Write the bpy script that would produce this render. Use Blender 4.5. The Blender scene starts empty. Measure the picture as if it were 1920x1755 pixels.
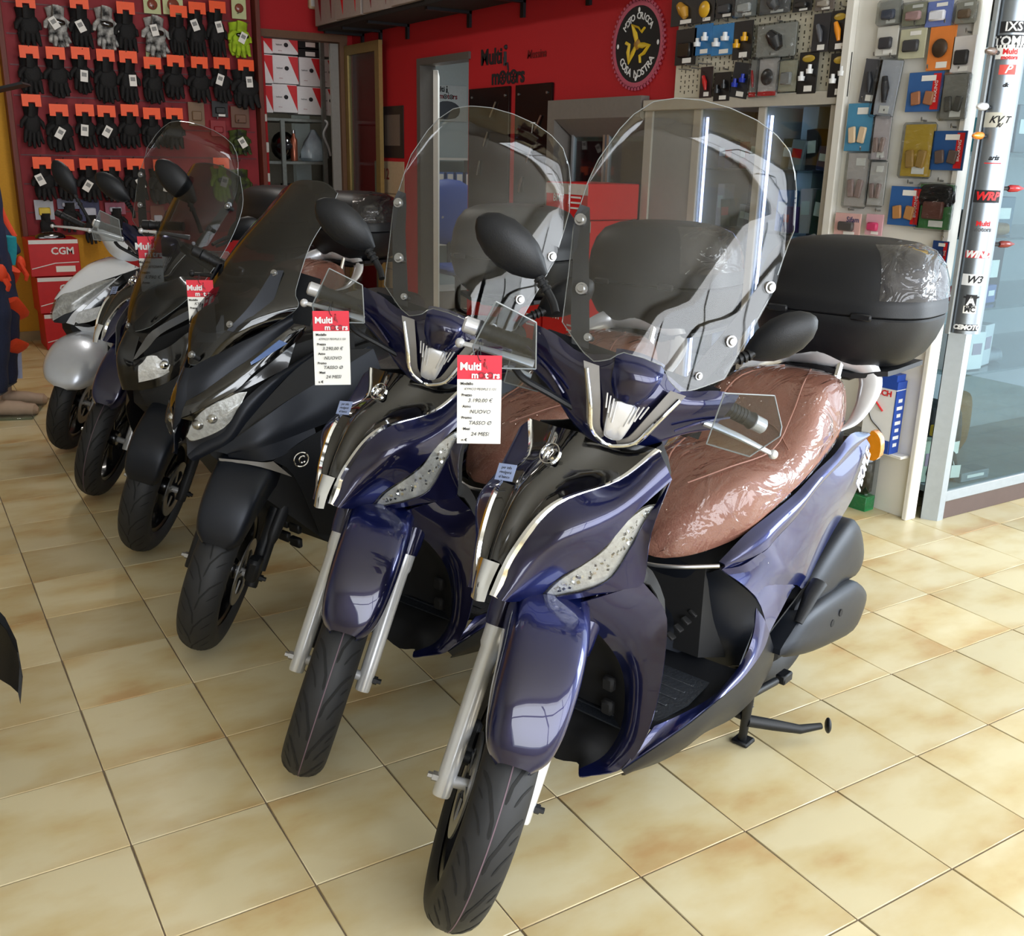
import bpy, bmesh, math, random
from mathutils import Vector, Matrix
random.seed(7)
C = bpy.context.scene.collection
SC = bpy.context.scene
PI = math.pi

# ---------------------------------------------------------------- camera, world, light, exposure
cd = bpy.data.cameras.new('camera'); cam = bpy.data.objects.new('camera', cd); C.objects.link(cam)
cd.sensor_width = 36.0; cd.lens = 36.0*1875.5/1920.0; cd.clip_start = 0.05; cd.clip_end = 100
_r = Vector((0.8515, -0.5238, 0.0218)).normalized()
_f = Vector((0.5049, 0.8096, -0.2984)).normalized()
_u = _r.cross(_f).normalized(); _r = _f.cross(_u).normalized()
cam.matrix_world = Matrix(((_r.x, _u.x, -_f.x, 0), (_r.y, _u.y, -_f.y, 0), (_r.z, _u.z, -_f.z, 1.545), (0, 0, 0, 1)))
SC.camera = cam
SC.view_settings.view_transform = 'Standard'; SC.view_settings.look = 'None'
SC.view_settings.gamma = 1.0; SC.view_settings.use_curve_mapping = False
SC.view_settings.exposure = 0.28
SC.cycles.max_bounces = 10; SC.cycles.transparent_max_bounces = 24; SC.cycles.glossy_bounces = 5
SC.cycles.diffuse_bounces = 4; SC.cycles.caustics_reflective = False; SC.cycles.caustics_refractive = False
SC.cycles.use_denoising = True
SC.cycles.sample_clamp_indirect = 6.0

w = bpy.data.worlds.new('world'); SC.world = w; w.use_nodes = True
_bg = w.node_tree.nodes['Background']; _bg.inputs[0].default_value = (0.80, 0.90, 1.0, 1); _bg.inputs[1].default_value = 2.2

def area(name, loc, target, sx, sy, power, col=(1, 1, 1)):
    l = bpy.data.lights.new(name, 'AREA'); l.shape = 'RECTANGLE'; l.size = sx; l.size_y = sy; l.energy = power; l.color = col
    o = bpy.data.objects.new(name, l); C.objects.link(o); o.location = loc
    o.rotation_euler = (Vector(target)-Vector(loc)).to_track_quat('-Z', 'Y').to_euler()
    return o
# daylight through the shop front behind the camera (wide glazing) and the glass entrance on its right
area('daylight_front', (1.6, -2.35, 1.75), (1.6, 5.0, 1.2), 5.6, 2.5, 215, (0.95, 0.97, 1.0))
area('daylight_side', (5.9, -0.3, 1.7), (1.5, 1.2, 0.8), 2.0, 2.3, 165, (0.86, 0.94, 1.0))

# ---------------------------------------------------------------- materials
MATS = {}
def lin(h):
    h = h.lstrip('#'); v = [int(h[i:i+2], 16)/255 for i in (0, 2, 4)]
    return tuple(x/12.92 if x <= 0.04045 else ((x+0.055)/1.055)**2.4 for x in v)
def mat(name, col='#808080', rough=0.5, metal=0.0, coat=0.0, bump=0.0, scale=40.0, var=0.0, spec=0.5, coat_r=0.03, emit=0.0, col2=None, stretch=(1, 1, 1), ani=0):
    if name in MATS: return MATS[name]
    m = bpy.data.materials.new(name); m.use_nodes = True; nt = m.node_tree; b = nt.nodes['Principled BSDF']
    c1 = lin(col) if isinstance(col, str) else col
    b.inputs['Base Color'].default_value = (*c1, 1); b.inputs['Roughness'].default_value = rough; b.inputs['Metallic'].default_value = metal
    b.inputs['Coat Weight'].default_value = coat; b.inputs['Coat Roughness'].default_value = coat_r
    b.inputs['Specular IOR Level'].default_value = spec
    if emit: b.inputs['Emission Color'].default_value = (*c1, 1); b.inputs['Emission Strength'].default_value = emit
    tc = nt.nodes.new('ShaderNodeTexCoord'); mp = nt.nodes.new('ShaderNodeMapping'); nz = nt.nodes.new('ShaderNodeTexNoise')
    mp.inputs['Scale'].default_value = stretch
    nz.inputs['Scale'].default_value = scale; nz.inputs['Detail'].default_value = 4
    nt.links.new(tc.outputs['Object'], mp.inputs[0]); nt.links.new(mp.outputs[0], nz.inputs['Vector'])
    if var or col2:
        c2 = lin(col2) if col2 else tuple(max(0, x*(1-var)) for x in c1)
        cr = nt.nodes.new('ShaderNodeValToRGB'); cr.color_ramp.elements[0].color = (*c2, 1); cr.color_ramp.elements[1].color = (*c1, 1)
        cr.color_ramp.elements[0].position = 0.35; cr.color_ramp.elements[1].position = 0.65
        nt.links.new(nz.outputs['Fac'], cr.inputs[0]); nt.links.new(cr.outputs[0], b.inputs['Base Color'])
    if bump:
        bp = nt.nodes.new('ShaderNodeBump'); bp.inputs['Strength'].default_value = bump; bp.inputs['Distance'].default_value = 0.01
        nt.links.new(nz.outputs['Fac'], bp.inputs['Height']); nt.links.new(bp.outputs[0], b.inputs['Normal'])
    MATS[name] = m
    return m
def glass(name, tint='#f4f6f8', rough=0.02, ior=1.5, boost=0.0, wrinkle=0.0, scale=20):
    """thin clear sheet: straight-through transparency mixed with a Fresnel reflection"""
    if name in MATS: return MATS[name]
    m = bpy.data.materials.new(name); m.use_nodes = True; nt = m.node_tree; nt.nodes.remove(nt.nodes['Principled BSDF'])
    out = nt.nodes['Material Output']; tr = nt.nodes.new('ShaderNodeBsdfTransparent'); gl = nt.nodes.new('ShaderNodeBsdfGlossy'); mx = nt.nodes.new('ShaderNodeMixShader'); fr = nt.nodes.new('ShaderNodeFresnel')
    tr.inputs[0].default_value = (*lin(tint), 1); gl.inputs['Roughness'].default_value = rough
    ge = nt.nodes.new('ShaderNodeNewGeometry'); mr = nt.nodes.new('ShaderNodeMapRange'); mr.inputs[3].default_value = ior; mr.inputs[4].default_value = 1/ior   # same reflectance on both faces of the sheet
    nt.links.new(ge.outputs['Backfacing'], mr.inputs[0]); nt.links.new(mr.outputs[0], fr.inputs[0])
    ad = nt.nodes.new('ShaderNodeMath'); ad.operation = 'ADD'; ad.use_clamp = True; ad.inputs[1].default_value = boost
    nt.links.new(fr.outputs[0], ad.inputs[0]); nt.links.new(ad.outputs[0], mx.inputs[0]); nt.links.new(tr.outputs[0], mx.inputs[1]); nt.links.new(gl.outputs[0], mx.inputs[2]); nt.links.new(mx.outputs[0], out.inputs[0])
    if wrinkle:
        tc = nt.nodes.new('ShaderNodeTexCoord'); nz = nt.nodes.new('ShaderNodeTexNoise'); nz.inputs['Scale'].default_value = scale; nz.inputs['Detail'].default_value = 3; nz.inputs['Distortion'].default_value = 1.2
        mp = nt.nodes.new('ShaderNodeMapping'); mp.inputs['Scale'].default_value = (0.5, 1.3, 1.0); mp.inputs['Rotation'].default_value = (0, 0, 0.5)
        bp = nt.nodes.new('ShaderNodeBump'); bp.inputs['Strength'].default_value = wrinkle; bp.inputs['Distance'].default_value = 0.03
        nt.links.new(tc.outputs['Object'], mp.inputs[0]); nt.links.new(mp.outputs[0], nz.inputs['Vector']); nt.links.new(nz.outputs['Fac'], bp.inputs['Height']); nt.links.new(bp.outputs[0], gl.inputs['Normal']); nt.links.new(bp.outputs[0], fr.inputs['Normal'])
    MATS[name] = m
    return m

# ---------------------------------------------------------------- mesh building
class MB:
    def __init__(s, T=None): s.v = []; s.f = []; s.mi = []; s.T = T; s.cur = 0
    def add(s, vs, fs):
        n = len(s.v)
        s.v += [tuple(s.T(Vector(p))) if s.T else tuple(p) for p in vs]
        s.f += [tuple(i+n for i in f) for f in fs]; s.mi += [s.cur]*len(fs)
        return s
    def box(s, c, d, b=0.0, R=None):
        bm = bmesh.new(); bmesh.ops.create_cube(bm, size=1.0)
        for q in bm.verts: q.co = Vector((q.co.x*d[0], q.co.y*d[1], q.co.z*d[2]))
        if b: bmesh.ops.bevel(bm, geom=bm.edges[:], offset=min(b, min(d)*0.45), segments=1, affect='EDGES', profile=0.5)
        M = R if R is not None else Matrix.Identity(3)
        vs = [M @ q.co + Vector(c) for q in bm.verts]; fs = [[q.index for q in f.verts] for f in bm.faces]
        bm.free(); return s.add(vs, fs)
    def box2(s, a, b, bev=0.0): return s.box([(x+y)/2 for x, y in zip(a, b)], [abs(y-x) for x, y in zip(a, b)], bev)
    def tube(s, pts, r, n=12, cap=True, sq=1.0, up=None):
        pts = [Vector(p) for p in pts]; k = len(pts); rs = r if isinstance(r, (list, tuple)) else [r]*k
        vs = []; fs = []; ref = Vector(up) if up else Vector((0.13, 0.21, 1))
        t0 = (pts[1]-pts[0]).normalized(); a = t0.cross(ref)
        if a.length < 0.05: a = t0.cross(Vector((1, 0.2, 0)))
        a.normalize()
        for i, q in enumerate(pts):
            t = (pts[min(i+1, k-1)]-pts[max(i-1, 0)]).normalized()
            a = (a - t*a.dot(t)).normalized(); b = t.cross(a)
            for j in range(n):
                th = 2*PI*j/n; vs.append(q + (a*math.cos(th) + b*math.sin(th)*sq)*rs[i])
        for i in range(k-1):
            for j in range(n): fs.append((i*n+j, i*n+(j+1) % n, (i+1)*n+(j+1) % n, (i+1)*n+j))
        if cap: fs.append(tuple(range(n))[::-1]); fs.append(tuple((k-1)*n+j for j in range(n)))
        return s.add(vs, fs)
    def lathe(s, prof, c=(0, 0, 0), axis='Z', n=24, closed=False, a0=0.0, a1=2*PI):
        """prof: (radius, height) pairs"""
        full = abs(a1-a0-2*PI) < 1e-6; m = n if full else n+1; k = len(prof); vs = []; fs = []
        for i in range(m):
            th = a0+(a1-a0)*i/n; cs, sn = math.cos(th), math.sin(th)
            for (r, h) in prof:
                p = (r*cs, r*sn, h) if axis == 'Z' else ((h, r*cs, r*sn) if axis == 'X' else (r*sn, h, r*cs))
                vs.append(Vector(p)+Vector(c))
        kk = k if closed else k-1
        for i in range(n):
            i2 = (i+1) % m
            for j in range(kk): fs.append((i*k+j, i*k+(j+1) % k, i2*k+(j+1) % k, i2*k+j))
        return s.add(vs, fs)
    def ball(s, c, rx, ry=None, rz=None, n=14, m=8, R=None, pw=1.0):
        ry = ry or rx; rz = rz or rx; vs = []; fs = []
        sp = lambda x: math.copysign(abs(x)**pw, x)
        for i in range(m+1):
            ph = PI*i/m
            for j in range(n):
                th = 2*PI*j/n; q = Vector((rx*sp(math.sin(ph))*sp(math.cos(th)), ry*sp(math.sin(ph))*sp(math.sin(th)), rz*sp(math.cos(ph))))
                vs.append((R @ q if R is not None else q)+Vector(c))
        for i in range(m):
            for j in range(n): fs.append((i*n+j, (i+1)*n+j, (i+1)*n+(j+1) % n, i*n+(j+1) % n))
        return s.add(vs, fs)
    def grid(s, rows, closed_u=False, cap=False):
        """rows of points -> quads"""
        k = len(rows[0]); vs = [p for r_ in rows for p in r_]; fs = []
        for i in range(len(rows)-1):
            for j in range(k if closed_u else k-1): fs.append((i*k+j, i*k+(j+1) % k, (i+1)*k+(j+1) % k, (i+1)*k+j))
        if cap: fs.append(tuple(range(k))[::-1]); fs.append(tuple((len(rows)-1)*k+j for j in range(k)))
        return s.add(vs, fs)
    def sheet(s, rows, t=0.003):
        """open grid with thickness t (rim closed); t<0 thickens to the other side"""
        P = [[Vector(p) for p in r_] for r_ in rows]; m = len(P); k = len(P[0]); N = []
        for i in range(m):
            for j in range(k):
                a = P[min(i+1, m-1)][j]-P[max(i-1, 0)][j]; b = P[i][min(j+1, k-1)]-P[i][max(j-1, 0)]
                q = a.cross(b); N.append(q.normalized() if q.length > 1e-12 else Vector((0, 0, 0)))
        top = [p for r_ in P for p in r_]; bot = [p - n_*t for p, n_ in zip(top, N)]; o = m*k; fs = []
        for i in range(m-1):
            for j in range(k-1):
                q = (i*k+j, i*k+j+1, (i+1)*k+j+1, (i+1)*k+j); fs.append(q[::-1]); fs.append(tuple(x+o for x in q))
        rim = [j for j in range(k)]+[i*k+k-1 for i in range(1, m)]+[(m-1)*k+j for j in range(k-2, -1, -1)]+[i*k for i in range(m-2, 0, -1)]
        for a, b in zip(rim, rim[1:]+rim[:1]): fs.append((a, b, b+o, a+o))
        return s.add(top+bot, fs)
    def prism(s, pts, d):
        """polygon (3D points) extruded by vector d"""
        d = Vector(d); n = len(pts); P = [Vector(p) for p in pts]
        return s.add(P+[p+d for p in P], [tuple(range(n))[::-1], tuple(range(n, 2*n))]+[(i, (i+1) % n, (i+1) % n+n, i+n) for i in range(n)])
    def mesh(s, name, mats, ang=38):
        me = bpy.data.meshes.new(name); me.from_pydata([tuple(p) for p in s.v], [], s.f)
        if any(s.mi): me.polygons.foreach_set('material_index', s.mi)
        me.validate()
        bm = bmesh.new(); bm.from_mesh(me); bmesh.ops.remove_doubles(bm, verts=bm.verts, dist=1e-5); bmesh.ops.recalc_face_normals(bm, faces=bm.faces)
        bm.to_mesh(me); bm.free()
        mats = mats if isinstance(mats, (list, tuple)) else [mats]
        for q in mats: me.materials.append(q)
        if ang:
            me.polygons.foreach_set('use_smooth', [True]*len(me.polygons)); me.set_sharp_from_angle(angle=math.radians(ang))
        return me
    def obj(s, name, mats, parent=None, ang=38, label=None):
        o = bpy.data.objects.new(name, s.mesh(name, mats, ang)); C.objects.link(o)
        if parent: o.parent = parent
        if label: o['label'] = label
        return o
def place(me, name, parent=None, loc=(0, 0, 0), rot=None):
    o = bpy.data.objects.new(name, me); C.objects.link(o); o.location = loc
    if rot: o.rotation_euler = rot
    if parent: o.parent = parent
    return o
def thing(name, label, cat, loc=(0, 0, 0), rz=0.0, group=None):
    o = bpy.data.objects.new(name, None); C.objects.link(o); o.empty_display_size = 0.05; o.location = loc; o.rotation_euler = (0, 0, rz)
    return tag(o, label, cat, group)
def tag(o, label, cat, group=None):
    o['label'] = label; o['category'] = cat
    if group: o['group'] = group
    return o
def struct(o): o['kind'] = 'structure'; return o
def dup(root, loc, rz=0.0, label=None, group=None):
    def cp(o, par):
        c_ = o.copy(); C.objects.link(c_); c_.parent = par
        for ch in list(o.children): cp(ch, c_)
        return c_
    r_ = cp(root, None); r_.location = loc; r_.rotation_euler = (0, 0, rz)
    if label: r_['label'] = label
    if group: r_['group'] = group
    return r_
def cr(pts, n):
    """Catmull-Rom through pts, n steps per span"""
    P = [Vector(p) for p in pts]; out = []
    for i in range(len(P)-1):
        p1, p2 = P[i], P[i+1]; p0 = P[i-1] if i else p1*2-p2; p3 = P[i+2] if i+2 < len(P) else p2*2-p1
        for k in range(n):
            t = k/n; out.append(0.5*((2*p1)+(p2-p0)*t+(2*p0-5*p1+4*p2-p3)*t*t+(3*p1-p0-3*p2+p3)*t**3))
    return out+[P[-1]]
def skin(rows, nu=4, nv=4):
    """smooth surface through a table of points (rows x columns)"""
    R_ = [cr(r_, nu) for r_ in rows]
    cols = [cr([R_[i][j] for i in range(len(R_))], nv) for j in range(len(R_[0]))]
    return [[cols[j][i] for j in range(len(cols))] for i in range(len(cols[0]))]
def my(p): return (p[0], -p[1], p[2])
def mirr(rows): return [[my(p) for p in r_] for r_ in rows]
def disc(c, nrm, r, t=0.004, n=16):
    c = Vector(c); nv = Vector(nrm).normalized(); return [c, c+nv*t], r, n
def letters(name, s, size, m, parent=None, M=None, depth=0.0015, shear=0.0, bold=0.0, align='CENTER', spacing=1.0):
    cu = bpy.data.curves.new(name, 'FONT'); cu.body = s; cu.size = size; cu.extrude = depth; cu.shear = shear; cu.offset = bold; cu.align_x = align; cu.align_y = 'CENTER'; cu.space_character = spacing; cu.resolution_u = 2
    t_ = bpy.data.objects.new(name, cu); C.objects.link(t_)
    me = bpy.data.meshes.new_from_object(t_.evaluated_get(bpy.context.evaluated_depsgraph_get()))
    bpy.data.objects.remove(t_); bpy.data.curves.remove(cu)
    me.materials.clear(); me.materials.append(m)
    if M is not None: me.transform(M)
    o = bpy.data.objects.new(name, me); C.objects.link(o)
    if parent: o.parent = parent
    return o
def frame(o, xd, yd):
    """matrix whose local XY plane is spanned by xd (right) and yd (up)"""
    x = Vector(xd).normalized(); z = x.cross(Vector(yd)).normalized(); y = z.cross(x)
    return Matrix(((x.x, y.x, z.x, o[0]), (x.y, y.y, z.y, o[1]), (x.z, y.z, z.z, o[2]), (0, 0, 0, 1)))

# ---------------------------------------------------------------- palette
RED = mat('red_wall_paint', '#b3121c', 0.75, bump=0.05, scale=120, var=0.08)
YEL = mat('ochre_wall_paint', '#d39a2c', 0.8, bump=0.05, scale=90, var=0.06)
WHT = mat('white_paint', '#e4e2dc', 0.6, var=0.03, scale=6)
GREYP = mat('grey_laminate', '#75716c', 0.5, var=0.06, scale=30)
ALU = mat('brushed_aluminium', '#b9bfc6', 0.32, 0.85, bump=0.03, scale=60, stretch=(1, 1, 0.05))
BLKP = mat('black_plastic', '#101217', 0.48, var=0.1, bump=0.08, scale=400, spec=0.4)
BLKG = mat('gloss_black', '#050506', 0.12, coat=1.0, spec=0.6, var=0.05)
BLKM = mat('matte_black', '#0c0c0e', 0.75, var=0.15, scale=60)
CHR = mat('chrome', '#e9ebee', 0.06, 1.0, var=0.02)
STEEL = mat('steel', '#a9a9aa', 0.3, 0.9, var=0.08)
SIL = mat('silver_paint', '#d3d4d8', 0.3, 0.45, coat=0.4, var=0.03)
WPAPER = mat('white_paper', '#efeeea', 0.8, var=0.02)
INK = mat('black_ink', '#16161a', 0.7, var=0.05)
REDC = mat('red_card', '#d0181f', 0.5, var=0.05)
WCARD = mat('white_card', '#e2e3e4', 0.6, var=0.03)
KRAFT = mat('brown_cardboard', '#8b6a47', 0.8, var=0.1)
ORG = mat('orange_plastic', '#ff5a1a', 0.5, var=0.05)
RUB = mat('tyre_rubber', '#1c1d20', 0.62, var=0.18, scale=25, bump=0.05)
GRV = mat('groove_black', '#050506', 0.8, var=0.1)
CLR = glass('clear_acrylic', '#e9e9e8', 0.02, 1.5)
GRD = glass('guard_acrylic', '#dde1e4', 0.05, 1.5, boost=0.05)
EDG = mat('clear_edge', '#8f9496', 0.2, coat=0.6, var=0.03)
PANE = glass('clear_glass', '#dfe9ea', 0.01, 1.5)
SMK = glass('smoked_acrylic', '#8e9092', 0.04, 1.5, boost=0.03)
FILM = glass('cling_film', '#f6f2f2', 0.05, 1.6, wrinkle=0.8, scale=11)
BAG = glass('poly_bag', '#e6e9ea', 0.12, 1.45, wrinkle=0.6, scale=30)
LED = mat('led_strip_light', '#b9c4ff', 0.4, emit=9.0)
XR, YF = 3.85, 9.05          # right-hand wall, far wall

# ---------------------------------------------------------------- floor: one tile each
def tile_material():
    m = bpy.data.materials.new('beige_floor_tile'); m.use_nodes = True; nt = m.node_tree; b = nt.nodes['Principled BSDF']
    L = nt.links.new; N = nt.nodes.new
    oi = N('ShaderNodeObjectInfo'); tc = N('ShaderNodeTexCoord'); geo = N('ShaderNodeNewGeometry')
    ad = N('ShaderNodeVectorMath'); ad.operation = 'ADD'; sc = N('ShaderNodeVectorMath'); sc.operation = 'SCALE'; sc.inputs['Scale'].default_value = 17.0
    cmb = N('ShaderNodeCombineXYZ'); L(oi.outputs['Random'], cmb.inputs[0]); L(oi.outputs['Random'], cmb.inputs[2]); L(cmb.outputs[0], sc.inputs[0])
    L(geo.outputs['Position'], ad.inputs[0]); L(sc.outputs[0], ad.inputs[1])
    mp = N('ShaderNodeMapping'); mp.inputs['Scale'].default_value = (5.0, 9.0, 5.0); L(ad.outputs[0], mp.inputs[0])
    n1 = N('ShaderNodeTexNoise'); n1.inputs['Scale'].default_value = 0.7; n1.inputs['Detail'].default_value = 5; L(mp.outputs[0], n1.inputs['Vector'])
    cr_ = N('ShaderNodeValToRGB'); e = cr_.color_ramp.elements; e[0].position = 0.28; e[0].color = (*lin('#c09d6b'), 1); e[1].position = 0.58; e[1].color = (*lin('#d9cca6'), 1)
    k = e.new(0.42); k.color = (*lin('#cfbc8d'), 1)
    L(n1.outputs['Fac'], cr_.inputs[0])
    hs = N('ShaderNodeHueSaturation'); mr = N('ShaderNodeMapRange'); mr.inputs[3].default_value = 0.84; mr.inputs[4].default_value = 1.05
    L(oi.outputs['Random'], mr.inputs[0]); L(mr.outputs[0], hs.inputs['Value'])
    # fired edges: a browner tone towards two of the rims, broken up by noise
    sx = N('ShaderNodeSeparateXYZ'); L(tc.outputs['Object'], sx.inputs[0]); ab = N('ShaderNodeMath'); ab.operation = 'ABSOLUTE'; L(sx.outputs[1], ab.inputs[0])
    me_ = N('ShaderNodeMapRange'); me_.interpolation_type = 'SMOOTHSTEP'; me_.inputs[1].default_value = 0.08; me_.inputs[2].default_value = 0.19; me_.inputs[4].default_value = 0.5; L(ab.outputs[0], me_.inputs[0])
    mu = N('ShaderNodeMath'); mu.operation = 'MULTIPLY'; L(me_.outputs[0], mu.inputs[0]); mu.use_clamp = True
    ni = N('ShaderNodeMapRange'); ni.inputs[1].default_value = 0.3; ni.inputs[2].default_value = 0.65; ni.inputs[3].default_value = 1.0; ni.inputs[4].default_value = 0.0; L(n1.outputs['Fac'], ni.inputs[0]); L(ni.outputs[0], mu.inputs[1])
    mxc = N('ShaderNodeMix'); mxc.data_type = 'RGBA'; L(mu.outputs[0], mxc.inputs[0]); L(cr_.outputs[0], mxc.inputs[6]); mxc.inputs[7].default_value = (*lin('#bd9a68'), 1); L(mxc.outputs[2], hs.inputs['Color']); L(hs.outputs[0], b.inputs['Base Color'])
    n2 = N('ShaderNodeTexNoise'); n2.inputs['Scale'].default_value = 14; n2.inputs['Detail'].default_value = 6; L(geo.outputs['Position'], n2.inputs['Vector'])
    m2 = N('ShaderNodeMapRange'); m2.inputs[3].default_value = 0.26; m2.inputs[4].default_value = 0.46; L(n2.outputs['Fac'], m2.inputs[0]); L(m2.outputs[0], b.inputs['Roughness'])
    bp = N('ShaderNodeBump'); bp.inputs['Strength'].default_value = 0.05; bp.inputs['Distance'].default_value = 0.01; L(n2.outputs['Fac'], bp.inputs['Height']); L(bp.outputs[0], b.inputs['Normal'])
    return m
TILE = tile_material(); GROUT = mat('tile_grout', '#7a6b5a', 0.9, var=0.3, scale=30)
fl = struct(MB().box2((-4.0, -3.0, -0.12), (7.0, 12.0, -0.003)).obj('floor', GROUT))
TX, TY, TU, TV, JT = 0.298, 2.785, 0.32, 0.339, 0.0036
tile_me = MB().box((0, 0, -0.006), (TU-JT, TV-JT, 0.012), 0.0015).mesh('tile', TILE)
_in = cam.matrix_world.inverted(); cand = []; rest = []
for i in range(-13, 21):
    for j in range(-16, 19):
        x, y = TX+(i+0.5)*TU, TY+(j+0.5)*TV
        if not (-3.9 < x < 6.9 and -2.9 < y < 11.8): continue
        q = _in @ Vector((x, y, 0)); vis = False
        if q.z < -0.3:
            px, py = 960+1875.5*q.x/-q.z, 877.5-1875.5*q.y/-q.z
            vis = -150 < px < 2070 and -150 < py < 2000
        if x > XR+0.2 and y > 2.62: vis = False
        (cand if vis else rest).append((-q.z, x, y))
cand.sort()
for d, x, y in cand[:300]: place(tile_me, 'tile', fl, (x, y, 0))
mb = MB()
for d, x, y in cand[300:]+rest:
    mb.add([(x-(TU-JT)/2, y-(TV-JT)/2, 0), (x+(TU-JT)/2, y-(TV-JT)/2, 0), (x+(TU-JT)/2, y+(TV-JT)/2, 0), (x-(TU-JT)/2, y+(TV-JT)/2, 0)], [(0, 1, 2, 3)])
o = mb.obj('tiles', TILE, fl); o['kind'] = 'stuff'

# ---------------------------------------------------------------- shell
HZ = 3.3
b = MB()
b.box2((-3.1, YF, 0), (1.74, YF+0.1, HZ)); b.cur = 1
b.box2((1.74, YF, 0), (3.03, YF+0.1, HZ)); b.box2((3.03, YF, 2.50), (3.76, YF+0.1, HZ)); b.box2((3.76, YF, 0), (XR, YF+0.1, HZ))
struct(b.obj('wall_far', [YEL, RED]))
b = MB()
for a, c_ in (((XR, -2.4, 0), (XR+0.12, 2.6, HZ)), ((XR, 3.356, 1.86), (XR+0.1, 4.779, HZ)), ((XR, 4.78, 1.885), (XR+0.1, 5.74, HZ)), ((XR, 4.78, 0), (XR+0.1, 5.74, 0.95)),
              ((XR, 5.74, 0), (XR+0.1, 6.90, HZ)), ((XR, 6.90, 2.23), (XR+0.1, 7.68, HZ)), ((XR, 7.68, 0), (XR+0.1, YF+0.1, HZ))):
    if a[1] >= 2.6: b.box2(a, c_)
struct(b.obj('wall_right', RED))
struct(MB().box2((-3.1, -2.5, 0), (-3.0, YF, HZ)).obj('wall_left', mat('left_wall_paint', '#bdbab2', 0.8, var=.04)))
struct(MB().box2((-3.1, -2.6, HZ), (7.0, 12.0, HZ+0.1)).obj('ceiling', mat('ceiling_white', '#cfccc4', 0.8, var=0.03)))
struct(MB().box2((-3.0, YF-0.012, 0), (1.74, YF, 0.075)).obj('baseboard_far', mat('tile_skirting', '#a08a66', 0.5, var=0.1)))
# shop front behind the camera: sill, head and mullions of the glazing
b = MB(); b.box2((-3.1, -2.5, 0), (7.0, -2.38, 0.42)); b.box2((-3.1, -2.5, 2.95), (7.0, -2.38, HZ)); b.box2((-3.1, -2.5, 0.42), (-1.3, -2.38, 2.95))
struct(b.obj('wall_front', WHT))
for i, x in enumerate((-1.25, 0.35, 1.95, 3.55, 5.1)):
    f = struct(MB().box2((x-0.03, -2.33, 0.42), (x+0.03, -2.27, 2.95)).obj('trim_%d' % (i+1), GREYP))
struct(MB().box2((-1.3, -2.33, 2.18), (5.1, -2.27, 2.25)).obj('trim_6', GREYP))
for i, (a, b_) in enumerate((((5.74, -1.7, 0), (5.80, -1.64, 2.95)), ((5.74, -.33, 0), (5.80, -.27, 2.95)), ((5.74, 1.05, 0), (5.80, 1.11, 2.95)))): struct(MB().box2(a, b_).obj('trim_%d' % (20+i), GREYP))
struct(MB().box2((5.74, -1.64, 2.1), (5.80, 1.05, 2.16)).obj('trim_23', GREYP))
# office beyond the right wall, store room beyond the far wall
PALE = mat('pale_blue_wall', '#b9c9cb', 0.8, var=0.04)
b = MB(); b.box2((6.2, 3.8, 0), (6.3, 12.0, HZ)); b.box2((XR+0.1, 10.9, 0), (6.3, 11.0, HZ)); b.box2((XR+0.1, 3.6, 0), (6.3, 3.7, HZ))
struct(b.obj('wall_office', PALE))
b = MB(); b.box2((1.9, 11.0, 0), (4.2, 11.1, HZ)); b.box2((1.9, 9.15, 0), (2.0, 11.0, HZ)); b.box2((4.12, 9.15, 0), (4.19, 11.0, HZ))
struct(b.obj('wall_store', mat('store_wall', '#6b695f', 0.85, var=0.1)))
area('office_lamp', (5.0, 7.6, 3.2), (5.0, 7.6, 0), 0.6, 1.2, 45, (0.9, 0.97, 1.0))
area('fill_store', (3.0, 10.0, 3.2), (3.0, 10.0, 0), 0.3, 0.9, 9, (1.0, 0.95, 0.85))  # unseen overhead fill, added to brighten the store shelving
area('fill_far', (1.6, 6.4, 3.25), (1.6, 6.4, 0), 0.3, 1.2, 22, (1.0, 0.95, 0.88))  # added fill from above for the far scooters, not a known fitting
# door frames and leaves
JAMB = mat('brass_anodised', '#a8905a', 0.4, 0.6, var=0.08)
b = MB(); b.box2((2.99, YF-0.03, 2.47), (3.79, YF+0.12, 2.53)); b.box2((3.72, YF-0.02, 0), (3.79, YF+0.12, 2.47))
struct(b.obj('trim_7', mat('brown_door_frame', '#6a4a33', 0.6, var=0.1)))
d1 = thing('door_1', 'open glazed store-room door folded back along the red wall', 'door', (3.79, YF-0.03, 0)); del d1['category']; d1['kind'] = 'structure'
DL = 0.74
b = MB(); b.box2((-0.035, -0.07, 0), (0, 0, 2.44)); b.box2((-0.035, -DL, 0), (0, -DL+0.085, 2.44)); b.box2((-0.035, -DL+0.085, 2.36), (0, -0.07, 2.44)); b.box2((-0.035, -DL+0.085, 0), (0, -0.07, 0.30))
b.obj('door_frame', JAMB, d1)
MB().box2((-0.022, -DL+0.08, 0.3), (-0.014, -0.07, 2.37)).obj('pane', PANE, d1)
MB().box2((-0.05, -0.05, 1.02), (-0.035, -0.02, 1.2)).obj('door_handle', STEEL, d1)
b = MB(); b.box2((XR-0.02, 7.66, 0), (XR+0.12, 7.72, 2.26)); b.box2((XR-0.02, 6.87, 2.21), (XR+0.12, 7.66, 2.26))
struct(b.obj('trim_8', mat('grey_frame', '#585551', 0.5, var=0.05)))
o = struct(MB().box2((0, -.02, 0), (.70, .02, 2.18), .002).obj('door_2', WHT)); o.location = (XR+.11, 7.64, 0); o.rotation_euler = (0, 0, math.radians(61.5)); MB().tube([(.62, -.05, 1.0), (.68, -.05, 1.0)], .01, 8).obj('door_handle', STEEL, o)
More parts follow.
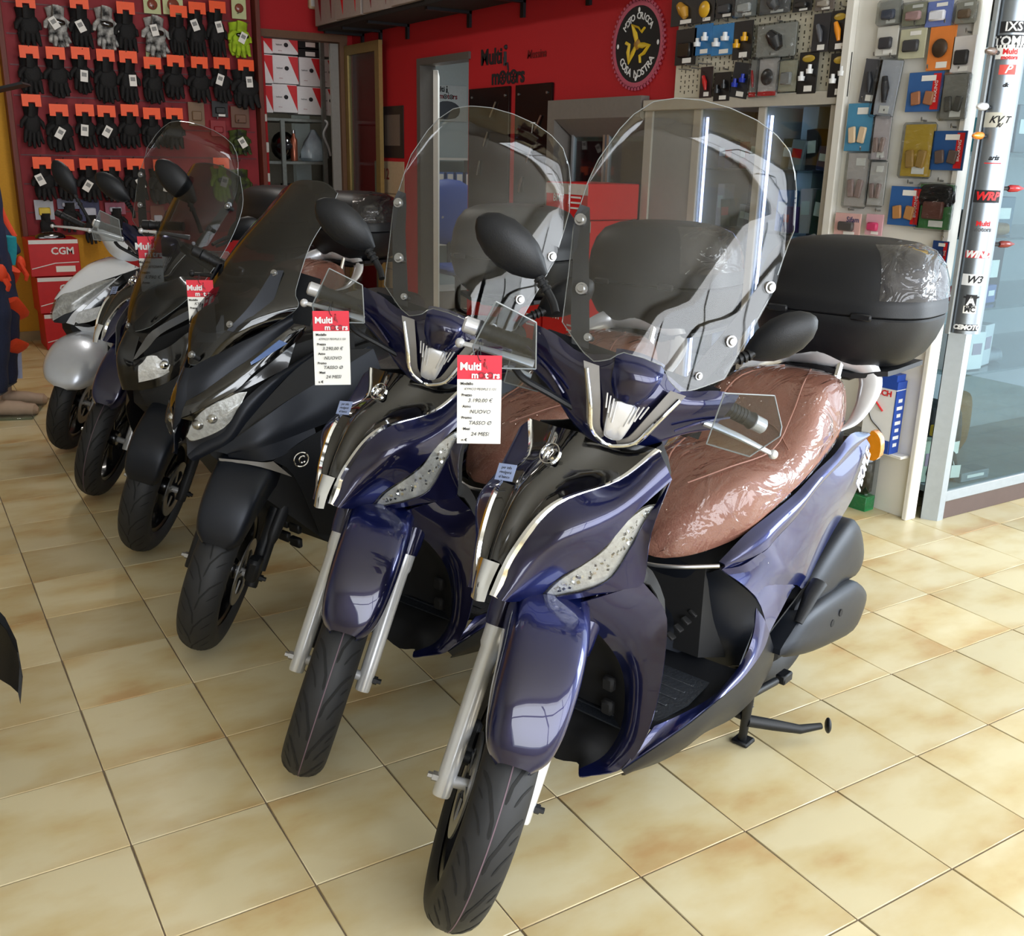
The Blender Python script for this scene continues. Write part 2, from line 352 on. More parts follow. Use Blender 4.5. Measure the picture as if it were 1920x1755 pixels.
# grey counter hatch in the right wall
b = MB(); b.box2((XR-0.06, 5.66, 0.9), (XR+0.1, 5.74, 1.885)); b.box2((XR-0.06, 4.78, 1.77), (XR+0.1, 5.66, 1.885)); b.box2((XR-0.06, 4.78, 0.9), (XR+0.1, 5.66, 0.99))
b.prism([(XR-0.06, 5.66, 1.77), (XR+0.08, 5.60, 1.64), (XR+0.1, 5.66, 1.77)], (0, -0.88, 0))
struct(b.obj('window_1', GREYP))
b = MB(); b.box2((XR+0.05, 4.79, 0.99), (XR+0.056, 5.60, 1.70)); b.obj('pane', PANE, bpy.data.objects['window_1'])
b = MB(); [b.box2((XR+0.04, y, 0.99), (XR+0.066, y+0.022, 1.70)) for y in (5.58, 5.24, 5.20)]
b.obj('window_frame', ALU, bpy.data.objects['window_1'])
struct(MB().box2((XR+.55, 4.79, .5), (XR+.6, 6.6, 2.1)).obj('added_hatch_panel', mat('hatch_dark_fill', '#2a2830', .7, var=.1)))  # dark panel added behind the hatch to darken the view into the office
# black boards of the wall, and the beam above the showcase
BB = mat('black_board', '#0a0a0b', 0.25, var=0.1)

# ---------------------------------------------------------------- two-wheelers: shared helpers
def flake_paint(name, c1, c2, rough=0.28):
    """metallic paint: colour shifts between face-on and grazing view, under clear coat"""
    if name in MATS: return MATS[name]
    m = mat(name, c1, rough, 0.75, coat=1.0, var=0.02)
    nt = m.node_tree; b = nt.nodes['Principled BSDF']
    lw = nt.nodes.new('ShaderNodeLayerWeight'); lw.inputs[0].default_value = 0.35
    cr_ = nt.nodes.new('ShaderNodeValToRGB'); cr_.color_ramp.elements[0].color = (*lin(c1), 1); cr_.color_ramp.elements[1].color = (*lin(c2), 1)
    nt.links.new(lw.outputs['Facing'], cr_.inputs[0]); nt.links.new(cr_.outputs[0], b.inputs['Base Color'])
    return m
BLUE = flake_paint('blue_metallic_paint', '#19162d', '#142f8c')
NIGHT = flake_paint('black_metallic_paint', '#101114', '#1a1c22')
MATB = mat('matte_dark_blue_paint', '#191d26', 0.42, 0.4, var=0.05, scale=300)
SEAT = mat('brown_seat_leather', '#8a5f50', 0.55, bump=0.25, scale=220, var=0.08)
SEATB = mat('black_seat_vinyl', '#141415', 0.55, bump=0.25, scale=220, var=0.08)
LENS = mat('headlamp_reflector', '#f4f6f8', 0.25, 0.12, bump=0.45, scale=70, var=0.22, coat=1.0)
AMB = mat('amber_lens', '#e08a1c', 0.2, coat=1.0, var=0.1)
FLR = mat('floor_mat_rubber', '#20242b', 0.5, bump=0.3, scale=120, var=0.1)
PINK = mat('tyre_centre_line', '#6a5560', 0.7, var=0.1)
FSIL = mat('fork_silver', '#d6d8dc', 0.28, 0.38, coat=0.5, var=0.03)
RIMM = mat('dark_wheel_rim', '#131315', 0.3, 0.6, coat=0.5, var=0.1)

def rake_T(S0, rake, de):
    M = Matrix.Rotation(de, 3, Vector((-math.sin(rake), 0, math.cos(rake)))); S0 = Vector(S0)
    return lambda p: S0+M @ (p-S0)

def smooth_poly(pts, n=5):
    P = [Vector(p) for p in pts]; k = len(P); out = []
    for i in range(k):
        p0, p1, p2, p3 = P[i-1], P[i], P[(i+1) % k], P[(i+2) % k]
        for j in range(n):
            t = j/n; out.append(0.5*((2*p1)+(p2-p0)*t+(2*p0-5*p1+4*p2-p3)*t*t+(3*p1-p0-3*p2+p3)*t**3))
    return out
def pillow(mb, pts, d, r=0.02, n=4, smooth=True):
    """rounded slab: outline pts, thickness vector d (outwards = -d side is the flat back)"""
    P = smooth_poly(pts, n) if smooth else [Vector(p) for p in pts]; c = sum(P, Vector())/len(P); d = Vector(d); dn = d.normalized(); rows = []
    size = sum((p-c).length for p in P)/len(P)
    for k in range(2): rows.append([p+d*(1-k) for p in P])
    for a in (0, 22, 42, 58, 70, 80):
        a = math.radians(a); s = math.cos(a)**0.8; rows.append([c+(p-c)*s-dn*r*math.sin(a) for p in P])
    mb.grid(rows, closed_u=True, cap=True); return mb

def tyre(c, R, w, rim_r, T, par, name='tyre', pattern='v', ang=40):
    """tyre about the Y axis with cut tread: rubber carcass, dark grooves"""
    h = w/2
    zc = rim_r+(R-rim_r)*0.42
    prof = [(rim_r-0.006, -h*0.72), (rim_r+0.010, -h*0.92), (zc, -h)]+[(zc+(R-zc)*math.sin(math.radians(a)), -h*math.cos(math.radians(a))) for a in (14, 28, 42, 56, 68, 79)]+[(R, 0)]
    prof = prof+[(r, -y) for r, y in prof[-2::-1]]
    mb = MB(T); mb.lathe([(r, y) for r, y in prof], c, 'Y', 64); t = mb.obj(name, RUB, par)
    def on(a, y):
        r = zc+(R-zc)*math.sqrt(max(0, 1-min(1, abs(y)/h)**2))+0.0007
        return (c[0]+r*math.sin(a), c[1]+y, c[2]+r*math.cos(a))
    g = MB(T)
    def groove(pts, wd):
        q = []
        for (a0, y0), (a1, y1) in zip(pts, pts[1:]):
            for k in range(4): q.append((a0+(a1-a0)*k/4, y0+(y1-y0)*k/4))
        q.append(pts[-1]); rows = []
        for i, (a, y) in enumerate(q):
            b_ = q[min(i+1, len(q)-1)]; a_ = q[max(i-1, 0)]; dx, dy = (b_[0]-a_[0])*R, b_[1]-a_[1]; l = math.hypot(dx, dy) or 1
            ww = 1.5*wd*(0.35 if i in (0, len(q)-1) else 1.0); ox, oy = -dy/l*ww/2, dx/l*ww/2
            rows.append([on(a+ox/R, y+oy), on(a-ox/R, y-oy)])
        g.grid(rows)
    n = 13 if pattern == 'v' else 16
    for k in range(n):
        a = 2*PI*k/n
        for s in (1, -1):
            o = 0 if s > 0 else PI/n
            if pattern == 'v':
                groove([(a+o, s*h*0.86), (a+o+0.10, s*h*0.55), (a+o+0.30, s*h*0.16), (a+o+0.42, s*h*0.10)], 0.0045)
                groove([(a+o+0.24, s*h*0.88), (a+o+0.33, s*h*0.6), (a+o+0.42, s*h*0.42)], 0.0028)
                groove([(a+o+0.12, s*h*0.88), (a+o+0.19, s*h*0.66)], 0.0022)
            else:
                groove([(a+o, s*h*0.86), (a+o+0.10, s*h*0.42), (a+o+0.24, s*h*0.08), (a+o+0.39, -s*h*0.02)], 0.0034)
                groove([(a+o+0.17, s*h*0.82), (a+o+0.26, s*h*0.42)], 0.0026)
    g.obj('tread_groove', GRV, t, 0)
    if pattern == 'v':
        l = MB(T); l.grid([[on(2*PI*k/72, -0.0012), on(2*PI*k/72, 0.0012)] for k in range(73)]); l.obj('centre_line', PINK, t, 0)
    return t
def wheel(c, R, w, rim_r, T, par, name='front_wheel', pattern='v', spokes=5, disc_y=-0.045, caliper=True):
    h = w/2*0.7
    wh = MB(T)
    wh.lathe([(rim_r, -h), (rim_r-0.004, -h), (rim_r-0.018, -h*0.8), (rim_r-0.022, 0), (rim_r-0.018, h*0.8), (rim_r-0.004, h), (rim_r, h), (rim_r-0.01, 0)], c, 'Y', 48, closed=True)
    wh.lathe([(0, -h*0.95), (0.03, -h*0.95), (0.036, -h*0.6), (0.036, h*0.6), (0.03, h*0.95), (0, h*0.95)], c, 'Y', 20)
    for k in range(spokes):
        for s in (-0.16, 0.16):
            a = 2*PI*k/spokes+s*0.6; b_ = 2*PI*k/spokes+s*1.5
            p = Vector((c[0]+0.03*math.sin(a), c[1], c[2]+0.03*math.cos(a))); q = Vector((c[0]+(rim_r-0.015)*math.sin(b_), c[1], c[2]+(rim_r-0.015)*math.cos(b_)))
            wh.tube([p, (p+q)/2, q], [0.011, 0.008, 0.010], 8, sq=1.5)
    o = wh.obj(name, RIMM, par)
    tyre(c, R, w, rim_r, T, o, 'tyre', pattern)
    d = MB(T); d.lathe([(0.075, disc_y-0.002), (0.112, disc_y-0.002), (0.112, disc_y+0.002), (0.075, disc_y+0.002)], c, 'Y', 40, closed=True)
    for k in range(5):
        a = 2*PI*k/5; d.box((c[0]+0.055*math.sin(a), c[1]+disc_y, c[2]+0.055*math.cos(a)), (0.014, 0.004, 0.05), 0, Matrix.Rotation(a, 3, 'Y'))
    d.obj('brake_disc', STEEL, o)
    return o
def fork_pair(c, yo, rake, r, L, T, par, m, upper=0.42, collar=True, chrome_len=0.75):
    u = Vector((-math.sin(rake), 0, math.cos(rake)))
    for s in (-1, 1):
        p = Vector((c[0]+0.006, s*yo, c[2]))
        b_ = MB(T); ks = [p-u*0.035, p-u*0.03, p+u*0.05, p+u*(L-0.06), p+u*(L-0.05), p+u*L]
        b_.tube(ks, [r*0.86, r*0.95, r, r*1.02, r*1.2, r*1.22], 20); f = b_.obj('fork_leg', m, par)
        MB(T).tube([p+u*(L-0.01), p+u*chrome_len], r*0.72, 16).obj('fork_tube', CHR, f)
        n_ = MB(T); n_.tube([p+Vector((0, s*-0.01, 0)), p+Vector((0, s*0.03, 0))], 0.011, 6); n_.tube([p+Vector((0, s*0.024, 0)), p+Vector((0, s*0.040, 0))], 0.007, 6)
        n_.obj('axle_nut', BLKP if s > 0 else STEEL, f)
        MB(T).tube([p+Vector((0, -s*0.012, 0)), (p.x-0.006, s*0.03, p.z)], 0.013, 14).obj('axle_spacer', SIL, f)
def mirror_head(T, c, L, W, D, ax, nrm, stem, par, m=None):
    """egg-shaped shell along axis ax facing nrm (glass side), stem: list of points"""
    ax = Vector(ax).normalized(); nrm = Vector(nrm); nrm = (nrm-ax*nrm.dot(ax)).normalized(); sd = ax.cross(nrm)
    rows = []; N = 20
    for k, (t, sc) in enumerate(((-1.0, 0.12), (-0.9, 0.42), (-0.7, 0.72), (-0.35, 0.95), (0.05, 1.0), (0.45, 0.85), (0.75, 0.58), (0.95, 0.33), (1.05, 0.2))):
        rows.append([Vector(c)+ax*(t*L)+sd*(math.cos(2*PI*j/N)*W*sc)+nrm*(math.sin(2*PI*j/N)*D*sc*(1.0 if math.sin(2*PI*j/N) < 0 else 0.28)) for j in range(N)])
    o = MB(T).grid(rows, closed_u=True, cap=True).obj('mirror', m or BLKP, par)
    g = MB(T); g.grid([[Vector(c)+ax*(t*L*0.86)+sd*(v*W*0.82*s)+nrm*(D*0.29) for v in (-1, 0, 1)] for t, s in ((-0.9, 0.35), (-0.5, 0.85), (0, 1), (0.4, 0.85), (0.75, 0.5))]); g.obj('mirror_glass', CHR, o)
    s = MB(T); s.tube(cr(stem, 4), 0.0085, 10)
    p0, p1 = Vector(stem[0]), Vector(stem[1])
    for k in (0.25, 0.45, 0.65): s.tube([p0.lerp(p1, k-0.05), p0.lerp(p1, k+0.05)], 0.0125, 10)
    s.obj('mirror_stem', m or BLKP, o)
    return o
def screw(T, c, n, par, r=0.012, nm='screw'):
    c = Vector(c); n = Vector(n).normalized(); o = MB(T)
    o.tube([c-n*0.004, c+n*0.003], r, 14); o.tube([c+n*0.003, c+n*0.008], [r*0.72, r*0.55], 12); o.obj(nm, STEEL, par)
    MB(T).tube([c-n*0.03, c-n*0.004], r*0.7, 10).obj('rubber_grommet', BLKM, par)
def lever_and_grip(T, ends, par, gm, end_m, lever_m, sgn):
    """ends: grip inner, grip outer, lever inner, lever outer"""
    gi, go, li, lo = [Vector(p) for p in ends]
    d = (go-gi).normalized(); g = MB(T)
    g.tube([gi, gi+d*0.01, go-d*0.012, go], [0.019, 0.0165, 0.0165, 0.02], 16)
    for k in range(9): q = gi.lerp(go, 0.12+k*0.085); g.tube([q-d*0.003, q+d*0.003], 0.0178, 14)
    o = g.obj('grip', gm, par)
    e = MB(T); e.tube([go, go+d*0.004, go+d*0.03, go+d*0.034], [0.014, 0.0175, 0.0175, 0.013], 16); e.obj('bar_end', end_m, o)
    l = MB(T); mid = (li+lo)/2+Vector((0.006, 0, 0.004)); l.tube([li, li.lerp(mid, .5), mid, mid.lerp(lo, .6), lo], [0.013, 0.010, 0.009, 0.0075, 0.0065], 10, sq=0.75); l.ball(lo, 0.0105, n=12, m=8)
    return l.obj('brake_lever', lever_m, par)
def screen_sheet(T, wf, zb, zt, xf, n=28, m=26, t=0.004, bulge=0.06):
    """curved screen: wf(z) half width, zb(u)/zt(u) lower and upper edge, xf(z) rake line"""
    rows = []
    for i in range(m+1):
        v = i/m; r_ = []
        for j in range(n+1):
            u = -1+2*j/n; u = math.copysign(abs(u)**0.9, u); z = zb(abs(u))+(zt(abs(u))-zb(abs(u)))*v; y = u*wf(z)
            lip = -max(0.0, (v-0.76)/0.24)**2*0.034
            r_.append((xf(z)-bulge*(y/0.2)**2-lip, y, z))
        rows.append(r_)
    return MB(T).sheet(rows, t), rows
def interp(tab):
    def f(x):
        if x <= tab[0][0]: return tab[0][1]
        for (a, b_), (c_, d) in zip(tab, tab[1:]):
            if x <= c_:
                t = (x-a)/(c_-a); return b_+(d-b_)*t
        return tab[-1][1]
    return f

# ---------------------------------------------------------------- big-wheel scooter (two blue ones and a black one)
RKE = math.radians(27)
def people(root, P, seat_m, film, case=True, detail=True):
    T = rake_T((-0.03, 0, 0.28), RKE, math.radians(42)); A = (0, 0, 0.28)
    # --- front wheel, fork, mudguard (all steered)
    wheel(A, 0.28, 0.112, 0.203, T, root)
    fork_pair(A, 0.088, RKE, 0.0205, 0.345, T, root, FSIL)
    cal = MB(T); cal.box((-0.09, -0.062, 0.315), (0.10, 0.036, 0.05), 0.01, Matrix.Rotation(0.9, 3, 'Y')); cal.tube([(-0.055, -0.075, 0.30), (-0.055, -0.05, 0.30)], 0.016, 12); cal.tube([(-0.10, -0.075, 0.34), (-0.10, -0.05, 0.34)], 0.016, 12); cal.obj('brake_caliper', BLKP, root)
    st = [((0.190, 0.518), 0.030, 0.030), ((0.180, 0.548), 0.054, 0.04), ((0.158, 0.590), 0.066, 0.062), ((0.122, 0.634), 0.072, 0.085), ((0.072, 0.672), 0.076, 0.10), ((0.01, 0.698), 0.078, 0.10), ((-0.06, 0.706), 0.080, 0.10), ((-0.14, 0.700), 0.080, 0.10)]
    rows = []
    for (x, z), hw, dp in st:
        a = math.atan2(x, z-0.28); nx, nz = math.sin(a), math.cos(a)
        r_ = []
        for f, k in ((-1.0, 1.0), (-1.02, 0.55), (-0.94, 0.14), (-0.70, -0.02), (0, -0.06), (0.70, -0.02), (0.94, 0.14), (1.02, 0.55), (1.0, 1.0)):
            r_.append((x-nx*dp*k, f*hw, z-nz*dp*k))
        rows.append(r_)
    MB(T).sheet(skin(rows, 3, 3), 0.003).obj('front_mudguard', P, root)
    u = Vector((-math.sin(RKE), 0, math.cos(RKE)))
    for s in (-1, 1):
        p = Vector((0.006, s*0.090, 0.28)); g = MB(T)
        g.tube([p+u*0.335, p+u*0.36, p+u*0.44, p+u*0.50], [0.026, 0.029, 0.031, 0.026], 16); g.obj('fork_shroud', P, root)
    # --- front cowl
    V = [(-0.012, 0.024, 0.722), (-0.048, 0.045, 0.812), (-0.131, 0.075, 0.895), (-0.279, 0.12, 0.921), (-0.342, 0.17, 0.983)]
    hood = []
    for i, v in enumerate(V):
        c_ = [(-0.016, 0, 0.735), (-0.055, 0, 0.828), (-0.128, 0, 0.915), (-0.222, 0, 0.962), (-0.275, 0, 1.000)][i]
        k = Vector(v)*0.52+Vector(c_)*0.48+Vector((-0.012, 0, -0.006)) if i else Vector(v)*0.5+Vector(c_)*0.5
        hood.append([my(v), my(k), c_, tuple(k), v])
    MB().sheet(skin(hood, 4, 4), 0.003).obj('hood', BLKG, root)
    # blue upper cowl panels, both sides
    up = [[V[0], (-0.03, 0.045, 0.712), (-0.103, 0.052, 0.693)],
          [V[1], (-0.084, 0.078, 0.778), (-0.145, 0.095, 0.746)],
          [V[2], (-0.135, 0.125, 0.852), (-0.191, 0.148, 0.803)],
          [V[3], (-0.245, 0.158, 0.893), (-0.255, 0.178, 0.871)],
          [V[4], (-0.342, 0.19, 0.955), (-0.34, 0.205, 0.927)]]
    up = [[Vector(a), Vector(b_)+Vector((0.012, 0.004, 0.004)), Vector(c_)] for a, b_, c_ in up]
    lo = [[(-0.106, 0.054, 0.687), (-0.109, 0.054, 0.684)], [(-0.137, 0.09, 0.701), (-0.14, 0.088, 0.69)], [(-0.179, 0.125, 0.711), (-0.209, 0.13, 0.695)], [(-0.225, 0.152, 0.733), (-0.253, 0.165, 0.703)],
          [(-0.254, 0.178, 0.803), (-0.292, 0.186, 0.714)], [(-0.277, 0.19, 0.852), (-0.279, 0.206, 0.829)], [(-0.311, 0.198, 0.882), (-0.339, 0.206, 0.925)]]
    lens = [[(-0.106, 0.055, 0.689), (-0.108, 0.055, 0.686)], [(-0.125, 0.085, 0.733), (-0.14, 0.088, 0.7)], [(-0.164, 0.12, 0.769), (-0.181, 0.123, 0.711)], [(-0.192, 0.147, 0.801), (-0.228, 0.15, 0.732)], [(-0.219, 0.166, 0.848), (-0.257, 0.176, 0.802)], [(-0.275, 0.183, 0.877), (-0.28, 0.188, 0.852)], [(-0.305, 0.195, 0.878), (-0.311, 0.196, 0.879)]]
    for s in (1, -1):
        f = (lambda r_: r_) if s > 0 else mirr
        MB().sheet(skin(f(up), 6, 5), 0.003).obj('front_cowl', P, root)
        MB().sheet(skin(f(lo), 2, 4), 0.003).obj('lower_cowl', P, root)
        ins = [[Vector(a)-Vector((0.014, 0, 0)), Vector(b_)-Vector((0.014, 0, 0))] for a, b_ in lens]
        o = MB().sheet(skin(f(ins), 4, 4), 0.003).obj('headlight', LENS, root)
        q = MB(); rg = random.Random(5)
        for k in range(70):
            t = 0.8+rg.random()*4.4; i = int(t); w_ = t-i; v = 0.30+0.4*rg.random(); p = Vector(lens[i][0]).lerp(Vector(lens[i][1]), v)*(1-w_)+Vector(lens[i+1][0]).lerp(Vector(lens[i+1][1]), v)*w_
            p = p-Vector((0.010, 0, 0)); p.y *= s; z_ = 0.003+0.004*rg.random(); q.box(p, (z_, z_, z_), 0, Matrix.Rotation(rg.random()*3, 3, Vector((rg.random(), rg.random(), rg.random()))))
        q = q.obj('crystal_cluster', CHR, o, 0); q['kind'] = 'stuff'
        ol = [Vector(a) for a, _ in lens]+[Vector(b_) for _, b_ in lens[::-1]]; MB().tube([(a.x-0.002, s*a.y, a.z) for a in cr(ol+ol[:1], 3)], 0.0022, 6).obj('headlight_seal', BLKG, o)
        MB().sheet(skin(f(lens), 3, 3), 0.0015).obj('headlight_cover', CLR, o)
        # chrome V strip
        c_ = MB(); path = cr([Vector(v) for v in V], 8); rows = []
        for i, p in enumerate(path):
            t = i/(len(path)-1); w_ = 0.0075 if t > 0.15 else 0.0105
            rows.append([(p.x+0.004, s*(p.y-w_), p.z-0.001), (p.x+0.009, s*(p.y-w_*0.4), p.z+0.003), (p.x+0.007, s*(p.y+w_*0.5), p.z+0.002), (p.x+0.001, s*(p.y+w_), p.z-0.003)])
        c_.grid(rows); c_.obj('chrome_strip', CHR, root)
    n_ = MB(); n_.sheet(skin([[(0.006, -0.017, 0.712), (0.013, 0, 0.712), (0.006, 0.017, 0.712)], [(-0.005, -0.02, 0.745), (0.004, 0, 0.75), (-0.005, 0.02, 0.745)], [(-0.026, -0.026, 0.785), (-0.016, 0, 0.79), (-0.026, 0.026, 0.785)]], 3, 3), 0.003)
    n_.obj('nose_badge_plate', CHR, root)
    if detail:
        Me = frame((-0.203, 0, 0.966), (0, 1, 0), (-0.62, 0, 0.78)); em = MB(lambda p: Me @ p)
        em.lathe([(0.0195, -0.002), (0.0215, 0.004), (0.0235, 0.004), (0.0255, -0.002)], (0, 0, 0), 'Z', 32, closed=True)
        em.lathe([(0.007, 0), (0.010, 0.005), (0.014, 0)], (0.005, 0, 0), 'Z', 24, a0=0.7, a1=5.6); em.box((-0.010, 0, 0.002), (0.006, 0.026, 0.004), 0.001); em.box((-0.004, 0.005, 0.002), (0.005, 0.014, 0.004), 0.001, Matrix.Rotation(-0.9, 3, 'Z')); em.obj('emblem', CHR, root)
        Mp = frame((-0.158, -0.078, 0.918), (0.02, 1, 0.12), (-0.5, 0, 0.85))
        st_ = MB(lambda p: Mp @ p).box((0, 0, 0.003), (0.05, 0.036, 0.0008)).obj('paper_sticker', mat('pale_blue_paper', '#9fb0dc', 0.7, var=0.05), root)
        for k in range(3): letters('sticker_text', ('per info', 'rivolgersi', 'al banco')[k], 0.009, INK, st_, Mp @ Matrix.Translation((0, 0.010-k*0.010, 0.0036)), 0.0002)
    # cowl edge back to the rider's side, dark
    edge = [(-0.338, 0.172, 0.985), (-0.338, 0.206, 0.926), (-0.278, 0.208, 0.841), (-0.284, 0.19, 0.718), (-0.31, 0.2, 0.696), (-0.324, 0.225, 0.646), (-0.323, 0.232, 0.57), (-0.318, 0.225, 0.447), (-0.307, 0.205, 0.337), (-0.28, 0.175, 0.27)]
    rows = []
    for p in edge:
        p = Vector(p)*1; p = Vector((p.x-0.018, p.y*0.90, p.z-0.004)); rows.append([p, (p.x-0.05, p.y*0.88, p.z-0.005), (p.x-0.085, p.y*0.6, p.z), (min(p.x-0.09, -0.38), 0, p.z+0.005)])
    rows = [r_+[my(q) for q in r_[-2::-1]] for r_ in rows]
    MB().sheet(skin(rows, 2, 2), 0.003).obj('inner_leg_shield', BLKM, root)
    # leg shield wings
    I = [(-0.163, 0.085, 0.668), (-0.263, 0.11, 0.568), (-0.316, 0.125, 0.487), (-0.334, 0.13, 0.407), (-0.331, 0.125, 0.32), (-0.289, 0.115, 0.27), (-0.215, 0.1, 0.263)]
    O_ = [(-0.291, 0.187, 0.71), (-0.325, 0.222, 0.647), (-0.323, 0.232, 0.57), (-0.318, 0.225, 0.447), (-0.307, 0.205, 0.337), (-0.28, 0.175, 0.27), (-0.226, 0.14, 0.262)]
    leg = [[Vector(a), Vector(a)*0.55+Vector(b_)*0.45+Vector((0.022, 0, 0)), Vector(b_)] for a, b_ in zip(I, O_)]
    for s in (1, -1): MB().sheet(skin(leg if s > 0 else mirr(leg), 5, 4), 0.003).obj('leg_shield', P, root)
    well = [[my(p), (p[0]-0.03, -0.065, p[2]-0.012), (min(p[0]-0.03, -0.325), 0, p[2]-0.015), (p[0]-0.03, 0.065, p[2]-0.012), p] for p in I]
    well[-1] = [my(I[-1]), (-0.255, -0.065, 0.245), (-0.262, 0, 0.222), (-0.255, 0.065, 0.245), I[-1]]; well[-2][1:4] = [(-0.28, -0.07, 0.29), (-0.29, 0, 0.275), (-0.28, 0.07, 0.29)]
    MB().sheet(skin(well, 3, 3), 0.003).obj('wheel_arch_liner', BLKM, root)
    for z in (0.36, 0.42): MB().box((-0.335, 0.085, z), (0.02, 0.032, 0.036), 0.006).obj('vent', BLKM, root)
    # --- floorboard, step-through, side fairings
    top = [(-0.364, 0.19, 0.343), (-0.48, 0.205, 0.333), (-0.585, 0.212, 0.33), (-0.661, 0.215, 0.35), (-0.708, 0.212, 0.363), (-0.748, 0.208, 0.387), (-0.774, 0.205, 0.435), (-0.783, 0.2, 0.491)]
    bot = [(-0.27, 0.175, 0.27), (-0.36, 0.222, 0.321), (-0.457, 0.232, 0.331), (-0.554, 0.236, 0.342), (-0.66, 0.232, 0.344), (-0.747, 0.225, 0.356), (-0.811, 0.218, 0.376), (-0.845, 0.212, 0.403)]
    und = [(-0.309, 0.15, 0.228), (-0.413, 0.175, 0.219), (-0.501, 0.19, 0.221), (-0.578, 0.2, 0.234), (-0.723, 0.19, 0.201), (-0.83, 0.18, 0.192), (-0.905, 0.17, 0.194), (-0.983, 0.165, 0.239)]
    for s in (1, -1):
        f = (lambda r_: r_) if s > 0 else mirr
        MB().sheet(skin(f([[a, Vector(a)*.5+Vector(b_)*.5+Vector((0, .004, .004)), b_] for a, b_ in zip(top, bot)]), 3, 4), 0.003).obj('floor_edge', P, root)
        MB().sheet(skin(f([[b_, Vector(b_)*.5+Vector(c_)*.5+Vector((0, .01, 0)), c_] for b_, c_ in zip(bot, und)]), 3, 4), 0.003).obj('side_skirt', MATB, root)
    fr = [[p, (p[0], p[1]*0.93, p[2]-0.012), (p[0], p[1]*0.5, p[2]-0.014), (p[0], 0, p[2]-0.014)] for p in top[:5]]
    fr = [r_+[my(q) for q in r_[-2::-1]] for r_ in fr]
    MB().sheet(skin(fr, 2, 3), 0.003).obj('floorboard', BLKP, root)
    mt = MB(); z0 = top[2][2]-0.009
    mt.prism([(-0.33, -0.16, z0), (-0.64, -0.17, z0+0.005), (-0.64, 0.17, z0+0.005), (-0.52, 0.185, z0+0.003), (-0.33, 0.16, z0)], (0, 0, 0.004))
    for k in range(7): mt.box((-0.36-0.04*k, 0, z0+0.007), (0.008, 0.30, 0.004), 0.001)
    mt.obj('floor_mat', FLR, root)
    # panel under the seat facing the rider's legs
    pan = []
    for zt, pts in ((0, [(-0.655, 0, 0.365), (-0.783, 0.11, 0.303), (-0.708, 0.212, 0.363)]), (1, [(-0.675, 0, 0.44), (-0.736, 0.12, 0.408), (-0.776, 0.205, 0.44)]), (2, [(-0.69, 0, 0.52), (-0.708, 0.12, 0.505), (-0.78, 0.199, 0.515)]), (3, [(-0.66, 0, 0.615), (-0.686, 0.1, 0.588), (-0.667, 0.155, 0.619)])):
        pan.append([my(q) for q in pts[:0:-1]]+pts)
    MB().sheet(skin(pan, 4, 4), 0.003).obj('seat_front_panel', MATB, root)
    for k in range(5):
        a = Vector((-0.653, 0.05, 0.413)).lerp(Vector((-0.705, 0.1, 0.495)), k/4); MB().box(a+Vector((0.010, 0, 0)), (0.02, 0.024, 0.008), 0.002, Matrix.Rotation(-0.5, 3, 'X')).obj('vent_slot', BLKM, root)
    MB().tube(cr([my((-0.664, 0.155, 0.625)), (-0.60, -0.08, 0.62), (-0.575, 0, 0.615), (-0.60, 0.08, 0.62), (-0.664, 0.155, 0.625)], 5), 0.005, 8).obj('seat_trim', STEEL, root)
    # --- body sides
    U = [(-0.671, 0.15, 0.631), (-0.756, 0.165, 0.681), (-0.862, 0.178, 0.713), (-0.975, 0.182, 0.737), (-1.091, 0.18, 0.769), (-1.222, 0.17, 0.788), (-1.352, 0.155, 0.817), (-1.507, 0.135, 0.787)]
    M_ = [(-0.669, 0.157, 0.617), (-0.787, 0.197, 0.637), (-0.856, 0.2, 0.659), (-0.959, 0.2, 0.689), (-1.051, 0.195, 0.726), (-1.16, 0.185, 0.746), (-1.296, 0.167, 0.754), (-1.521, 0.135, 0.77)]
    D_ = [(-0.777, 0.2, 0.522), (-0.973, 0.202, 0.494), (-1.061, 0.195, 0.454), (-1.142, 0.188, 0.501), (-1.261, 0.176, 0.559), (-1.401, 0.16, 0.609), (-1.485, 0.146, 0.65), (-1.568, 0.128, 0.711)]
    for s in (1, -1):
        f = (lambda r_: r_) if s > 0 else mirr
        MB().sheet(skin(f([[a, Vector(a)*.5+Vector(b_)*.5+Vector((0, .012, .004)), b_] for a, b_ in zip(U, M_)]), 4, 4), 0.003).obj('side_panel', P, root)
        MB().sheet(skin(f([[Vector(a)+Vector((-.004, -.003, -.005)), Vector(a)*.5+Vector(b_)*.5+Vector((0, .008, 0)), b_] for a, b_ in zip(M_, D_)]), 4, 4), 0.003).obj('tail_panel', P, root)
        MB().sheet(skin(f([[M_[0], (-0.777, 0.2, 0.52), (-0.842, 0.212, 0.404)], [(-0.725, 0.18, 0.617), (-0.867, 0.205, 0.512), (-0.905, 0.21, 0.449)], [M_[1], D_[1], (-0.978, 0.203, 0.488)]]), 4, 4), 0.003).obj('knee_panel', P, root)
        MB().tube(cr([(p[0], s*(p[1]-0.002), p[2]) for p in M_], 3), 0.0035, 6).obj('panel_gap', BLKM, root)
        MB().sheet(skin(f([[b_, (b_[0]-0.012, b_[1]*0.86, b_[2]-0.03), (b_[0]-0.01, b_[1]*0.5, b_[2]-0.035)] for b_ in [(-0.845, 0.212, 0.403)]+D_[2:]]), 3, 3), 0.003).obj('tail_underside', BLKP, root)
